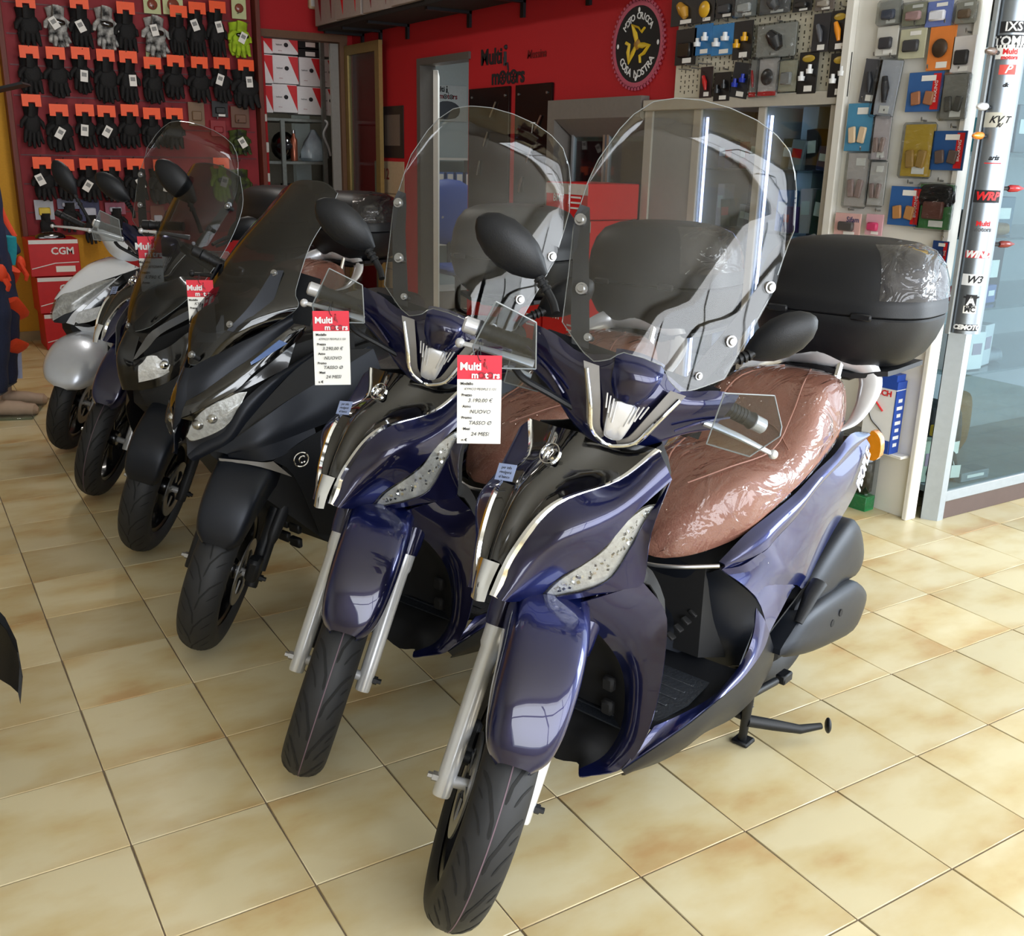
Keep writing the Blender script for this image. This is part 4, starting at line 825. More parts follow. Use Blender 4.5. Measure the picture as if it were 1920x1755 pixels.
    lever_and_grip(T, [(-.37, .2, 1.10), (-.38, .34, 1.09), (-.31, .2, 1.09), (-.33, .34, 1.05)], root, BLKP, BLKP, BLKP, 1)
    top_case(root, (-1.50, 0, .02), False)
maxi3(s3)

# ---------------------------------------------------------------- fourth: gloss black scooter with tall screen
s4 = thing('scooter', 'gloss black maxi scooter with tall smoked screen, fourth of the row', 'scooter', (0.790, 3.934, 0), math.radians(-160), 'row of scooters')
def maxi4(root):
    T = rake_T((-0.03, 0, 0.275), RKE, math.radians(40)); A = (0, 0, 0.275)
    wheel(A, 0.275, 0.122, 0.19, T, root, pattern='x', disc_y=0.062)
    fork_pair(A, 0.098, RKE, 0.021, 0.32, T, root, BLKP)
    mudguard(T, root, MATB, [((.245, .40), .045, .03), ((.25, .44), .062, .05), ((.235, .51), .07, .07), ((.19, .57), .074, .08), ((.11, .615), .076, .09), ((.0, .635), .078, .09), ((-.12, .62), .078, .09)])
    P = NIGHT
    c0 = [[(0.062, 0, 0.889), (0.043, 0.05, 0.869)], [(0.107, 0, 0.814), (0.077, 0.05, 0.785)], [(0.111, 0, 0.734), (0.078, 0.05, 0.733)], [(0.1, 0, 0.669), (0.062, 0.05, 0.669)]]
    MB().sheet(skin([[my(b), a, b] for a, b in c0], 4, 4), .003).obj('nose', P, root)
    both(root, 'front_cowl', P, [[(0.075, 0.05, 0.785), (0.078, 0.05, 0.733), (0.062, 0.05, 0.669)], [(0.027, 0.1, 0.809), (0.03, 0.11, 0.754), (0.03, 0.1, 0.682)], [(-0.029, 0.14, 0.839), (-0.025, 0.147, 0.772), (-0.011, 0.135, 0.705)], [(-0.086, 0.18, 0.889), (-0.075, 0.19, 0.836), (-0.06, 0.18, 0.745)], [(-0.217, 0.215, 0.943), (-0.198, 0.23, 0.845), (-0.174, 0.22, 0.744)]], 3, 4)
    hl = [[(0.051, 0.058, 0.787), (0.062, 0.058, 0.703)], [(0.024, 0.095, 0.804), (0.029, 0.103, 0.717)], [(-0.005, 0.118, 0.793), (0.004, 0.122, 0.728)], [(-0.024, 0.137, 0.767), (-0.019, 0.135, 0.743)]]
    both(root, 'headlight', LENS, [[a, (Vector(a)+Vector(b))*.5+Vector((.006, .004, 0)), b] for a, b in hl], 4, 4, off=(.007, .005, 0))
    for s in (1, -1):
        p = (Vector(hl[2][0])+Vector(hl[3][1]))*.5+Vector((.012, .004, 0)); p.y *= s
        MB().ball(p, .02, .018, .018, n=12, m=8).obj('lamp_projector', CHR, root)
    gs = [[(0.074, 0.052, 0.789), (0.064, 0.058, 0.792)], [(0.049, 0.078, 0.845), (0.031, 0.09, 0.832)], [(0.019, 0.112, 0.898), (-0.005, 0.124, 0.884)], [(-0.084, 0.172, 0.962), (-0.091, 0.176, 0.936)], [(-0.198, 0.215, 1.015), (-0.201, 0.216, 0.991)]]
    both(root, 'grey_trim', mat('dark_grey_paint', '#5c5d60', .35, .4, coat=.5, var=.05), gs, 2, 4, off=(.010, .008, .002))
    both(root, 'upper_cowl', P, [[(0.062, 0, 0.889), (0.044, 0.05, 0.853), (0.047, 0.075, 0.845)], [(-0.062, 0, 0.976), (-0.029, 0.08, 0.928), (-0.008, 0.12, 0.891)], [(-0.187, 0, 1.067), (-0.125, 0.12, 1.023), (-0.09, 0.17, 0.962)], [(-.33, 0, 1.02), (-.34, .14, 1.0), (-0.203, 0.215, 1.013)]], 3, 4)
    both(root, 'leg_shield', BLKP, [[(0.063, 0.05, 0.667), (0.043, 0.06, 0.609)], [(-0.01, 0.135, 0.703), (-0.002, 0.17, 0.537)], [(-0.06, 0.18, 0.743), (-0.062, 0.21, 0.405)], [(-0.174, 0.22, 0.742), (-0.181, 0.23, 0.294)]], 3, 4)
    core_body(root, [(.03, .05, .60, .84), (-.1, .12, .48, .9), (-.28, .2, .30, .98), (-.40, .22, .28, .98), (-.45, .2, .25, .5), (-.7, .2, .25, .45), (-.75, .17, .28, .7), (-1.1, .2, .35, .75), (-1.5, .12, .6, .82)])
    simple_seat(root, SEATB, SEATS)
    both(root, 'body_panel', P, [[(-.66, .17, .66), (-.70, .21, .5), (-.72, .21, .36)], [(-.95, .19, .71), (-1.0, .23, .58), (-1.02, .22, .45)], [(-1.3, .16, .78), (-1.32, .19, .68), (-1.3, .17, .58)], [(-1.52, .10, .83), (-1.54, .10, .76), (-1.5, .09, .70)]], 4, 4)
    wheel((-1.40, 0, .28), .275, .14, .178, None, root, 'rear_wheel', disc_y=-.07)
    W = [[(.045, 0, .885), (.035, .04, .89), (.01, .075, .905)], [(.0, 0, .98), (-.02, .09, .985), (-.09, .16, 1.0)], [(-.06, 0, 1.10), (-.085, .10, 1.10), (-.17, .20, 1.09)], [(-.15, 0, 1.24), (-.175, .11, 1.24), (-.27, .215, 1.22)], [(-.25, 0, 1.38), (-.27, .11, 1.375), (-.34, .205, 1.34)], [(-.33, 0, 1.49), (-.34, .09, 1.48), (-.37, .16, 1.445)]]
    W = [[my(p) for p in r_[:0:-1]]+r_ for r_ in W]
    G_ = skin(W, 5, 5); ws = MB().sheet(G_, .004).obj('windscreen', glass('light_smoke_acrylic', '#b9bbbd', .03), root, 60); rim_of(G_, ws)
    for p in ((0.034, -0.02, 0.899), (-0.289, 0.19, 1.335), (-0.252, 0.12, 1.252)): screw(None, Vector(p)+Vector((.008, 0, .004)), (.8, .1, .4), ws, .011)
    hb = MB(T); hb.tube([(-.36, -.2, 1.12), (-.34, 0, 1.06), (-.36, .2, 1.12)], .016, 10); hb.obj('handlebar', BLKP, root)
    lever_and_grip(T, [(-0.37, -0.211, 1.2), (-0.36, -0.335, 1.167), (-0.31, -0.162, 1.182), (-0.31, -0.349, 1.147)], root, BLKP, BLKP, SIL, -1)
    lever_and_grip(T, [(-.37, .2, 1.12), (-.38, .34, 1.11), (-.31, .2, 1.11), (-.33, .34, 1.08)], root, BLKP, BLKP, SIL, 1)
    mirror_head(T, (-0.4, -0.283, 1.354), .10, .055, .032, Vector((-0.4, -0.227, 1.305))-Vector((-0.4, -0.338, 1.374)), (-1, 0, 0), [(-0.4, -0.233, 1.315), (-0.39, -0.177, 1.245), (-0.37, -0.14, 1.2)], root)
maxi4(s4)

# ---------------------------------------------------------------- sixth: white scooter
WP = mat('white_gloss_paint', '#dfe2e8', .25, coat=1.0, var=.02)
s6 = thing('scooter', 'white scooter with round silver-white front mudguard, farthest of the row', 'scooter', (0.748, 5.564, 0), math.radians(-158), 'row of scooters')
def agil(root):
    T = rake_T((-0.03, 0, 0.27), RKE, math.radians(40)); A = (0, 0, 0.27)
    wheel(A, 0.27, 0.11, 0.195, T, root, pattern='x', disc_y=0.05)
    fork_pair(A, 0.09, RKE, 0.02, 0.30, T, root, SIL)
    mg = MB(T); rows = []
    for (x, z), hw, dp in [((.27, .44), .03, .02), ((.265, .47), .085, .05), ((.235, .53), .12, .09), ((.18, .585), .135, .12), ((.10, .625), .135, .12), ((.02, .64), .115, .10), ((-.05, .635), .09, .07)]:
        a = math.atan2(x, z-.27); nx, nz = math.sin(a), math.cos(a)
        rows.append([(x-nx*dp*k, f*hw, z-nz*dp*k) for f, k in ((-1.0, 1.0), (-.98, .6), (-.85, .28), (-.5, .06), (0, 0), (.5, .06), (.85, .28), (.98, .6), (1.0, 1.0))])
    mg.sheet(skin(rows, 3, 3), .003); mg.obj('front_mudguard', mat('silver_white_paint', '#c3c8d2', .3, .3, coat=.8, var=.03), root)
    HT = [(0.046, 0, 0.766), (0.014, 0.02, 0.819), (-0.04, 0.055, 0.836), (-0.123, 0.1, 0.873), (-0.212, 0.145, 0.894)]
    HB = [(0.069, 0, 0.692), (0.022, 0.035, 0.724), (-0.014, 0.065, 0.742), (-0.12, 0.115, 0.823), (-0.213, 0.147, 0.892)]
    both(root, 'headlight', LENS, [[a, (Vector(a)+Vector(b))*.5+Vector((.008, .003, 0)), b] for a, b in zip(HT, HB)], 3, 4)
    both(root, 'headlight_cover', CLR, [[a, (Vector(a)+Vector(b))*.5+Vector((.012, .004, 0)), b] for a, b in zip(HT, HB)], 3, 4, off=(.006, .003, 0))
    s0 = [(0.019, 0.04, 0.68), (-0.022, 0.067, 0.741), (-0.121, 0.117, 0.821), (-0.218, 0.149, 0.894)]; s1_ = [(-0.012, 0.06, 0.668), (-0.049, 0.085, 0.74), (-0.157, 0.13, 0.838), (-0.247, 0.16, 0.912)]
    both(root, 'white_stripe', WP, [[a, b] for a, b in zip(s0, s1_)], 2, 4, off=(.006, .004, 0))
    both(root, 'chin', MATB, [[HB[0], (0.062, 0, 0.683)], [HB[1], s0[0]], [HB[2], s0[1]]], 2, 3)
    dk = [(-0.011, 0.06, 0.665), (-0.087, 0.1, 0.655), (-0.158, 0.14, 0.712), (-0.268, 0.18, 0.83)]
    both(root, 'side_cowl', BLKG, [[a, (Vector(a)+Vector(b))*.5+Vector((.002, .006, 0)), b] for a, b in zip(s1_, dk)], 3, 4)
    both(root, 'indicator', LENS, [[(-0.016, 0.066, 0.685), (-0.033, 0.07, 0.675)], [(-0.036, 0.085, 0.734), (-0.076, 0.098, 0.681)], [(-0.103, 0.115, 0.751), (-0.132, 0.128, 0.709)], [(-0.17, 0.14, 0.766), (-0.169, 0.141, 0.756)]], 3, 3, off=(.012, .010, .002))
    top = [(0.011, 0.015, 0.82), (-0.085, 0.03, 0.913), (-0.156, 0.05, 0.967), (-.24, .07, .97)]
    MB().sheet(skin([[my(HT[1]), (.045, 0, .795), HT[1]], [my(HT[2]), (-.02, 0, .86), HT[2]], [my(HT[3]), (-.12, 0, .93), HT[3]], [my((-0.247, 0.16, 0.915)), (-.2, 0, .965), (-0.247, 0.16, 0.915)], [my((-0.33, 0.185, 0.941)), (-.3, 0, .985), (-0.33, 0.185, 0.941)]], 4, 4), .003).obj('front_cowl', WP, root)
    both(root, 'leg_shield', WP, [[(-0.011, 0.06, 0.663), (-.16, .09, .52)], [(-0.158, 0.14, 0.71), (-.24, .17, .42)], [(-0.268, 0.18, 0.827), (-.30, .21, .40)]], 3, 3)
    core_body(root, [(.0, .04, .64, .74), (-.1, .10, .5, .82), (-.28, .17, .30, .93), (-.40, .2, .28, .93), (-.45, .2, .25, .5), (-.7, .2, .25, .42), (-.75, .14, .28, .7), (-1.1, .16, .4, .75), (-1.5, .1, .6, .8)])
    simple_seat(root, SEATB, [(x, h, zb-.03, zt-.03) for x, h, zb, zt in SEATS])
    both(root, 'body_panel', WP, [[(-.66, .15, .63), (-.70, .17, .5), (-.72, .17, .38)], [(-.95, .17, .68), (-1.0, .19, .58), (-1.02, .18, .47)], [(-1.3, .15, .75), (-1.32, .16, .66), (-1.3, .15, .58)], [(-1.5, .10, .80), (-1.52, .10, .74), (-1.48, .09, .68)]], 4, 4)
    wheel((-1.32, 0, .275), .27, .12, .19, None, root, 'rear_wheel', disc_y=-.06)
    hb = lambda rows: [[my(p) for p in r_[:0:-1]]+r_ for r_ in rows]
    MB(T).sheet(skin(hb([[(-.30, 0, 1.12), (-.30, .08, 1.12), (-.33, .17, 1.13)], [(-.26, 0, 1.05), (-.28, .08, 1.06), (-.32, .155, 1.09)], [(-.27, 0, .99), (-.30, .07, 1.0), (-.335, .14, 1.05)]]), 4, 4), .003).obj('handlebar_cover', WP, root)
    MB(T).box((-.36, 0, 1.08), (.07, .34, .09), .02).obj('handlebar_rear_cover', BLKP, root)
    lever_and_grip(T, [(-0.37, -0.239, 1.073), (-0.36, -0.36, 1.096), (-0.31, -0.182, 1.082), (-0.31, -0.38, 1.04)], root, BLKP, BLKP, SIL, -1)
    lever_and_grip(T, [(-.37, .2, 1.10), (-.38, .34, 1.09), (-.31, .2, 1.09), (-.33, .34, 1.05)], root, BLKP, BLKP, SIL, 1)
    mirror_head(T, (-0.4, -0.391, 1.283), .095, .052, .032, Vector((-0.4, -0.331, 1.22))-Vector((-0.4, -0.436, 1.327)), (-1, .1, 0), [(-0.4, -0.337, 1.224), (-0.39, -0.265, 1.149), (-0.37, -0.209, 1.098)], root)
    mirror_head(T, (-0.4, 0.566, 1.321), .075, .05, .032, (-.1, 1, .25), (-1, 0, 0), [(-0.4, 0.537, 1.282), (-0.39, 0.486, 1.223), (-0.37, 0.441, 1.191)], root)
    top_case(root, (-1.45, 0, 0), False)
agil(s6)

# ---------------------------------------------------------------- small helpers for goods and print
ORDN = ['first', 'second', 'third', 'fourth', 'fifth', 'sixth', 'seventh', 'eighth', 'ninth', 'tenth', 'eleventh', 'twelfth']
COL = {}
def cm(h, rough=0.5, **k):
    key = (h, rough)
    if key not in COL: COL[key] = mat('colour_'+h.strip('#')+('_gloss' if rough < .4 else ''), h, rough, var=0.06, scale=25, **k)
    return COL[key]
def FX(y, z, x=XR): return frame((x, y, z), (0, -1, 0), (0, 0, 1))      # on the right wall, facing the shop
def FY(x, z, y=YF): return frame((x, y, z), (1, 0, 0), (0, 0, 1))       # on the far wall
TXT = {}
def text_me(s, size, m, shear=0.0, bold=0.0, depth=0.0006):
    k = (s, size, m.name, shear, bold, depth)
    if k not in TXT:
        o = letters('t', s, size, m, None, None, depth, shear, bold); TXT[k] = o.data; bpy.data.objects.remove(o)
    return TXT[k]
def text_at(s, size, m, M, par, shear=0.0, bold=0.0, name='lettering', dep=0.0006):
    o = bpy.data.objects.new(name, text_me(s, size, m, shear, bold, dep)); C.objects.link(o)
    o.parent = par; o.matrix_local = M
    return o
def rider(mb, M, h):
    """small silhouette of a seated figure used as the shop's mark"""
    k = h
    for pts, r in (([(0, .0, 0), (.05*k, .32*k, 0), (.02*k, .62*k, 0)], .11*k), ([(0, .05*k, 0), (.22*k, .12*k, 0), (.30*k, -.2*k, 0)], .075*k), ([(.02*k, .55*k, 0), (-.14*k, .35*k, 0), (-.1*k, .1*k, 0)], .05*k)):
        mb.tube([M @ Vector(p) for p in pts], r, 8, sq=.3)
    mb.ball(M @ Vector((.03*k, .82*k, 0)), .11*k, n=10, m=6)
    return mb
def shop_mark(par, M, h, m1, m2, m3, d=0.0006):
    """the two-line shop sign: Multi + seated figure / motors with wheels for the o's"""
    L = lambda x, y: M @ Matrix.Translation((x*h, y*h, 0))
    text_at('Multi', h*.62, m1, L(-.55, .30), par, 0, h*.016, dep=d)
    text_at('m', h*.62, m2, L(-.28, -.28), par, 0, h*.016, dep=d); text_at('t', h*.62, m2, L(.44, -.28), par, 0, h*.016, dep=d); text_at('rs', h*.62, m2, L(1.12, -.28), par, 0, h*.016, dep=d)
    for x in (.13, .74):
        g = MB(lambda p: M @ p); g.lathe([(.14*h, -d), (.14*h, d), (.20*h, d), (.20*h, -d)], (x*h, -.30*h, 0), 'Z', 20, closed=True)
        for a in range(3): g.box((x*h, -.30*h, 0), (.30*h, .035*h, d*2), 0, Matrix.Rotation(a*PI/3, 3, 'Z'))
        g.obj('wheel_mark', m3, par)
    rider(MB(), M @ Matrix.Translation((.28*h, .02*h, 0)), h*.62).obj('rider_mark', m3, par)

# ---------------------------------------------------------------- glove board on the far wall
gb = thing('display_board', 'tall red slat board hung with motorcycle gloves on the far wall', 'board', (0, YF-.004, 0))
RB_ = mat('red_board_paint', '#8e1622', 0.65, var=.12, scale=8); BRN = mat('reddish_brown_wood', '#6d2f22', .6, var=.25, scale=14, stretch=(6, 6, .6))
MB().box2((1.0, -.03, .845), (2.92, 0, 3.0)).obj('back_panel', RB_, gb)
for i, x in enumerate((.975, 2.945)): struct(MB().box2((x-.02, YF-.14, .83), (x+.02, YF-.004, 3.0), .003).obj('trim_%d' % (10+i), BRN))
for k in range(9): MB().box2((1.02, -.036, 1.02+.22*k), (2.90, -.030, 1.03+.22*k)).obj('slat_groove', cm('#5d0f18'), gb)
def glove_mesh(nm, m, seed):
    r = random.Random(seed); b = MB()
    b.ball((0, 0, -.115), .048, .022, .065, n=12, m=8, pw=.75); b.tube([(0, 0, 0), (0, -.002, -.03), (0, 0, -.075)], [.042, .040, .040], 12, sq=.5)
    for k, (x, L) in enumerate(((-.035, .075), (-.012, .092), (.011, .088), (.033, .068))):
        b.tube([(x, 0, -.155), (x*1.12, -.012-r.random()*.012, -.165-L*.5), (x*1.18+r.uniform(-.006, .006), -.02-r.random()*.02, -.165-L)], [.014, .0125, .008], 8)
    b.tube([(.036, -.004, -.08), (.062, -.014, -.115), (.066, -.02, -.15)], [.016, .014, .008], 8)
    return b.mesh(nm, m, 50)
GV = {}
for kind, c_ in (('bk', '#121214'), ('wb', '#c9c9c6'), ('neon', '#b4d62c'), ('gn', '#4a5a22')):
    GV[kind] = [glove_mesh('glove', mat('glove_'+kind, c_, .8, bump=.3, scale=120 if kind == 'bk' else 22, var=.35 if kind != 'bk' else .2, col2='#17181a' if kind in ('wb', 'gn') else None), 3*k+1) for k in range(2)]
def hanger_me():
    b = MB(); pts = [(-.05, 0, .03), (-.05, 0, -.035), (-.018, 0, -.035), (-.018, 0, -.012), (.018, 0, -.012), (.018, 0, -.035), (.05, 0, -.035), (.05, 0, .03)]
    b.prism([(x, -.002, z) for x, _, z in pts[0:4]+[(-.018, 0, .03)]], (0, .004, 0)); b.prism([(-.018, -.002, .03), (-.018, -.002, -.012), (.018, -.002, -.012), (.018, -.002, .03)], (0, .004, 0)); b.prism([(.018, -.002, .03)]+[(x, -.002, z) for x, _, z in pts[4:]], (0, .004, 0))
    return b.mesh('hanger_card', ORG, 0)
HANG = hanger_me()
HOOK = MB().tube([(0, .10, .035), (0, -.01, .035), (0, -.02, .047)], .004, 6).mesh('hook', STEEL)
KNK = MB().ball((0, -.026, -.10), .034, .012, .018, n=10, m=6, pw=.7).mesh('knuckle_guard', BLKG)
LBL = MB().box((0, 0, 0), (.055, .001, .085)).mesh('label', WPAPER, 0)
LIN = MB().box((0, -.0008, .01), (.036, .0006, .03)).mesh('print', cm('#8a8a88'), 0)
gloves = [
 (1, 'bk', (1.159, 2.399, 0.174, 0.273)), (1, 'wb', (1.37, 2.415, 0.171, 0.277)), (1, 'bk', (1.536, 2.415, 0.163, 0.292)), (1, 'wb', (1.725, 2.426, 0.167, 0.303)), (1, 'bk', (1.875, 2.41, 0.171, 0.282)), (1, 'wb', (2.103, 2.395, 0.192, 0.287)), (1, 'bk', (2.281, 2.416, 0.145, 0.29)), (1, 'bk', (2.432, 2.434, 0.156, 0.328)), (1, 'bk', (2.597, 2.45, 0.155, 0.34)), (1, 'neon', (2.79, 2.425, 0.191, 0.257)),
 (2, 'bk', (1.145, 2.054, 0.165, 0.261)), (2, 'bk', (1.33, 2.052, 0.177, 0.272)), (2, 'bk', (1.51, 2.074, 0.149, 0.251)), (2, 'bk', (1.693, 2.045, 0.177, 0.302)), (2, 'bk', (1.863, 2.044, 0.165, 0.301)), (2, 'bk', (2.046, 2.031, 0.156, 0.26)), (2, 'bk', (2.229, 2.065, 0.181, 0.246)), (2, 'bk', (2.421, 2.057, 0.189, 0.262)), (2, 'bk', (2.605, 2.064, 0.171, 0.26)), (2, 'bk', (2.808, 2.041, 0.24, 0.298)),
 (3, 'bk', (1.123, 1.689, 0.144, 0.299)), (3, 'bk', (1.31, 1.644, 0.195, 0.263)), (3, 'bk', (1.5, 1.662, 0.152, 0.242)), (3, 'bk', (1.661, 1.659, 0.171, 0.245)), (3, 'bk', (1.838, 1.672, 0.166, 0.247)), (3, 'bk', (2.009, 1.665, 0.161, 0.225)), (3, 'bk', (2.189, 1.666, 0.182, 0.236)), (3, 'gn', (2.736, 1.604, 0.186, 0.192)),
 (4, 'bk', (1.149, 1.26, 0.17, 0.243)), (4, 'bk', (1.312, 1.253, 0.158, 0.23)), (4, 'bk', (1.488, 1.253, 0.178, 0.249)), (4, 'bk', (1.663, 1.25, 0.174, 0.243)), (4, 'bk', (1.848, 1.255, 0.177, 0.254)), (4, 'bk', (2.056, 1.243, 0.208, 0.266)), (4, 'neon', (2.549, 1.263, 0.165, 0.274)), (4, 'gn', (2.728, 1.237, 0.178, 0.277))]
KN = {'bk': 'black', 'wb': 'white and black', 'neon': 'neon yellow', 'gn': 'green and black'}
cnt = {}
for row, kind, (x, z, w_, h) in gloves:
    cnt[row] = cnt.get(row, 0)+1
    t = thing('gloves', '%s gloves, %s from left, %s row of glove board' % (KN[kind], ORDN[cnt[row]-1], ('top', 'second', 'third', 'fourth')[row-1]), 'gloves', (x, 8.94, z+h/2), 0, 'gloves on the glove board')
    k = h/.25
    for i in (0, 1):
        o = place(GV[kind][i], 'glove', t, (.022*(2*i-1)*w_/.17, .02-.03*i, 0), (0, .10*(2*i-1)+random.uniform(-.08, .08), 0)); o.scale = (w_/.12*(-1 if i else 1), 1.5, k*1.05)
        if kind in ('wb', 'neon') and i: place(KNK, 'knuckle_guard', o)
    if row > 1 and kind != 'gn' or kind == 'bk': place(HANG, 'hanger_card', t, (0, -.07, .03)).scale = (1.35, 1.2, 1.35) 
    place(HOOK, 'hook', t, (0, 0, .035))
    if random.random() < .55:
        l = place(LBL, 'label', t, (random.uniform(-.03, .03), -.075, -.10-random.random()*.05), (0, random.uniform(-.6, .6), 0)); place(LIN, 'label_print', l)
def pack(name, label, cat, loc, ry, w_, h, card, prod=None, lab=True, grp=None, axis='Y', kind='block', bag=False, tilt=0.0, stripe=None, txt=None, tm=None):
    """hanging pack: card, product on it, price label; local frame x right, z up, front towards -y"""
    t = thing(name, label, cat, loc, ry, grp)
    T = lambda p: Matrix.Rotation(tilt, 3, 'Y') @ Vector(p)
    MB(T).box((0, 0, 0), (w_, .006, h), .001).obj('card', card, t)
    if prod is not None:
        q = MB(T)
        if kind == 'block': q.box((0, -.012, -h*.08), (w_*.6, .02, h*.4), .006)
        elif kind == 'pads':
            for s in (-1, 1): q = MB(T).box((s*w_*.19, -.01, -h*.16), (w_*.26, .014, h*.34), .004, Matrix.Rotation(s*.15, 3, 'Y')); q.obj('brake_pad', prod, t)
            q = None
        elif kind == 'round': q.ball((0, -.012, 0), w_*.30, .014, w_*.30, n=14, m=8)
        elif kind == 'rod': q.tube([T((-w_*.12, -.014, h*.2)), T((w_*.05, -.016, 0)), T((w_*.14, -.014, -h*.25))], [w_*.10, w_*.15, w_*.08], 10); 
        elif kind == 'pair':
            for s in (-1, 1): MB(T).lathe([(0, -.02), (w_*.13, -.02), (w_*.15, 0), (w_*.08, .0), (w_*.08, .02), (0, .02)], (s*w_*.2, -.016, s*h*.08), 'Z', 12).obj('product', prod, t)
            q = None
        if q is not None: q.obj('product', prod, t)
    if stripe is not None: MB(T).box((w_*.34, -.0042, 0), (w_*.22, .001, h*.9)).obj('stripe', stripe, t)
    if lab: MB(T).box((w_*.1, -.0045, -h*.38 if lab == 1 else h*.34), (w_*.42, .001, h*.14)).obj('price_label', WPAPER, t)
    if txt: text_at(txt, min(w_*.28, h*.2), tm or INK, Matrix.Rotation(tilt, 4, 'Y') @ frame((0, -.0045, h*.30), (1, 0, 0), (0, 0, 1)), t, 0, .0006)
    if bag: MB(T).box((0, -.006, 0), (w_*1.06, .045, h*1.08), .012).obj('bag', BAG, t)
    place(HOOK, 'hook', t, (0, .0, h/2-.02)).scale = (1, .28, 1)
    return t
for i, (x, z, w_, h) in enumerate(((2.102, 2.631, 0.133, 0.134), (2.266, 2.641, 0.161, 0.143), (2.805, 2.664, 0.122, 0.164), (2.076, 2.241, 0.105, 0.137))):
    pack('goggles_pack', 'yellow green carded goggles, %s' % ('leftmost at the top of the glove board', 'beside the leftmost pack at the top of the glove board', 'at the top right of the glove board', 'lower pack between the glove rows')[i], 'pack', (x, 8.97, z), 0, w_, h, cm('#c9cf9a'), cm('#8a4a3a', .2), False, 'goggles packs', kind='round')
for i, (x, z, w_, h, c_, n) in enumerate(((*(2.395, 1.817, 0.133, 0.186), '#7a5f45', 'brown kraft pack in the third row of the glove board'), (*(2.765, 1.805, 0.158, 0.173), '#6b4a38', 'dark kraft pack above the green and black gloves'), (*(2.595, 1.863, 0.136, 0.128), '#17181a', 'black pack with white label in the third row of the glove board'), (*(2.571, 1.708, 0.127, 0.129), '#8c1a22', 'small red pack beside the green and black gloves'))):
    pack('accessory_pack', n, 'pack', (x, 8.97, z), 0, w_, h, cm(c_), cm(c_), i == 2)
for i, (x, z, w_, h, c_, d) in enumerate(((*(1.139, 1.047, 0.141, 0.153), '#b9bcc4', 'yellow and grey'), (*(1.322, 1.094, 0.168, 0.083), '#6d6f86', 'grey violet'), (*(1.478, 1.041, 0.155, 0.173), '#2c2f5a', 'dark blue'), (*(1.678, 1.054, 0.159, 0.094), '#9a5066', 'pinkish'), (*(2.013, 0.973, 0.114, 0.201), '#7a3a24', 'brown and orange'))):
    t = pack('glove_pack', '%s pack above black gloves, %s from left, bottom row of glove board' % (d, ORDN[i]), 'pack', (x, 8.97, z), 0, w_, h, cm(c_), cm('#e0c23a' if i == 0 else '#c8cad8'), False, 'packs in the bottom row', kind='block')
    o = place(GV['bk'][i % 2], 'glove', t, (0, -.02, -h/2+.05)); o.scale = (w_/.14, 1, .9)
# yellow wall left of the board: red helmet cartons stacked on the floor
for i, (zz, dx, dd) in enumerate(((0, 0, 0), (.285, -.02, .01), (.57, -.05, -.01))):
    t = thing('helmet_box', 'red helmet carton, %s of the stack by the yellow wall' % ('bottom', 'middle', 'top')[i], 'box', (1.17+dx-.0, 8.70, zz+.001), .06*dd*10, 'helmet cartons')
    b = MB().box((0, 0, .14), (.36, .34, .278), .004); b.obj('carton', cm('#c4161e'), t)
    MB().box((0, -.1705, .262), (.35, .002, .03)).obj('white_band', WCARD, t)
    text_at('CGM', .075, WCARD, frame((.06, -.1725, .19), (1, 0, 0), (0, 0, 1)), t, 0, .002)
    MB().tube([(-.17, -.171, .06), (0, -.171, .10), (.17, -.171, .105)], .004, 6).obj('white_stripe', WCARD, t)
    MB().box((.07, -.1715, .055), (.14, .002, .045)).obj('sticker', WPAPER, t)
t = thing('sunglasses_case', 'small black case on top of the red helmet cartons', 'case', (1.12, 8.66, .855)); pillow(MB(), [(-.09, -.04, 0), (.09, -.04, 0), (.09, .04, 0), (-.09, .04, 0)], (0, 0, -.001), .045, 3).obj('shell', BLKG, t)
MB().box((0, -.055, .012), (.10, .004, .008), .001).obj('clasp', STEEL, t)
# ---------------------------------------------------------------- light switches, sensor box
for i, (x, z, w_, h) in enumerate(((3.034, 1.811, 0.072, 0.062), (3.047, 1.564, 0.058, 0.086), (3.046, 1.308, 0.054, 0.073))):
    t = thing('wall_switch', 'white wall plate beside the store-room opening, %s' % ('uppermost', 'middle one', 'lowest')[i], 'switch', (x-.05, YF, z), 0, 'wall plates')
    MB().box((0, -.006, 0), (w_+.01, .012, h), .003).obj('plate', WHT, t); MB().box((0, -.014, 0), (w_*.4, .006, h*.5), .002).obj('rocker', WCARD, t)
x, z, w_, h = (3.475, 2.784, 0.073, 0.128)
t = thing('alarm_sensor', 'small cream alarm sensor high above the store-room opening', 'sensor', (x, YF, z)); MB().box((0, -.03, 0), (w_, .06, h), .012).obj('housing', mat('cream_plastic', '#c9b79a', .5, var=.05), t); MB().box((0, -.062, -.02), (w_*.7, .004, .05), .001).obj('lens', WCARD, t)
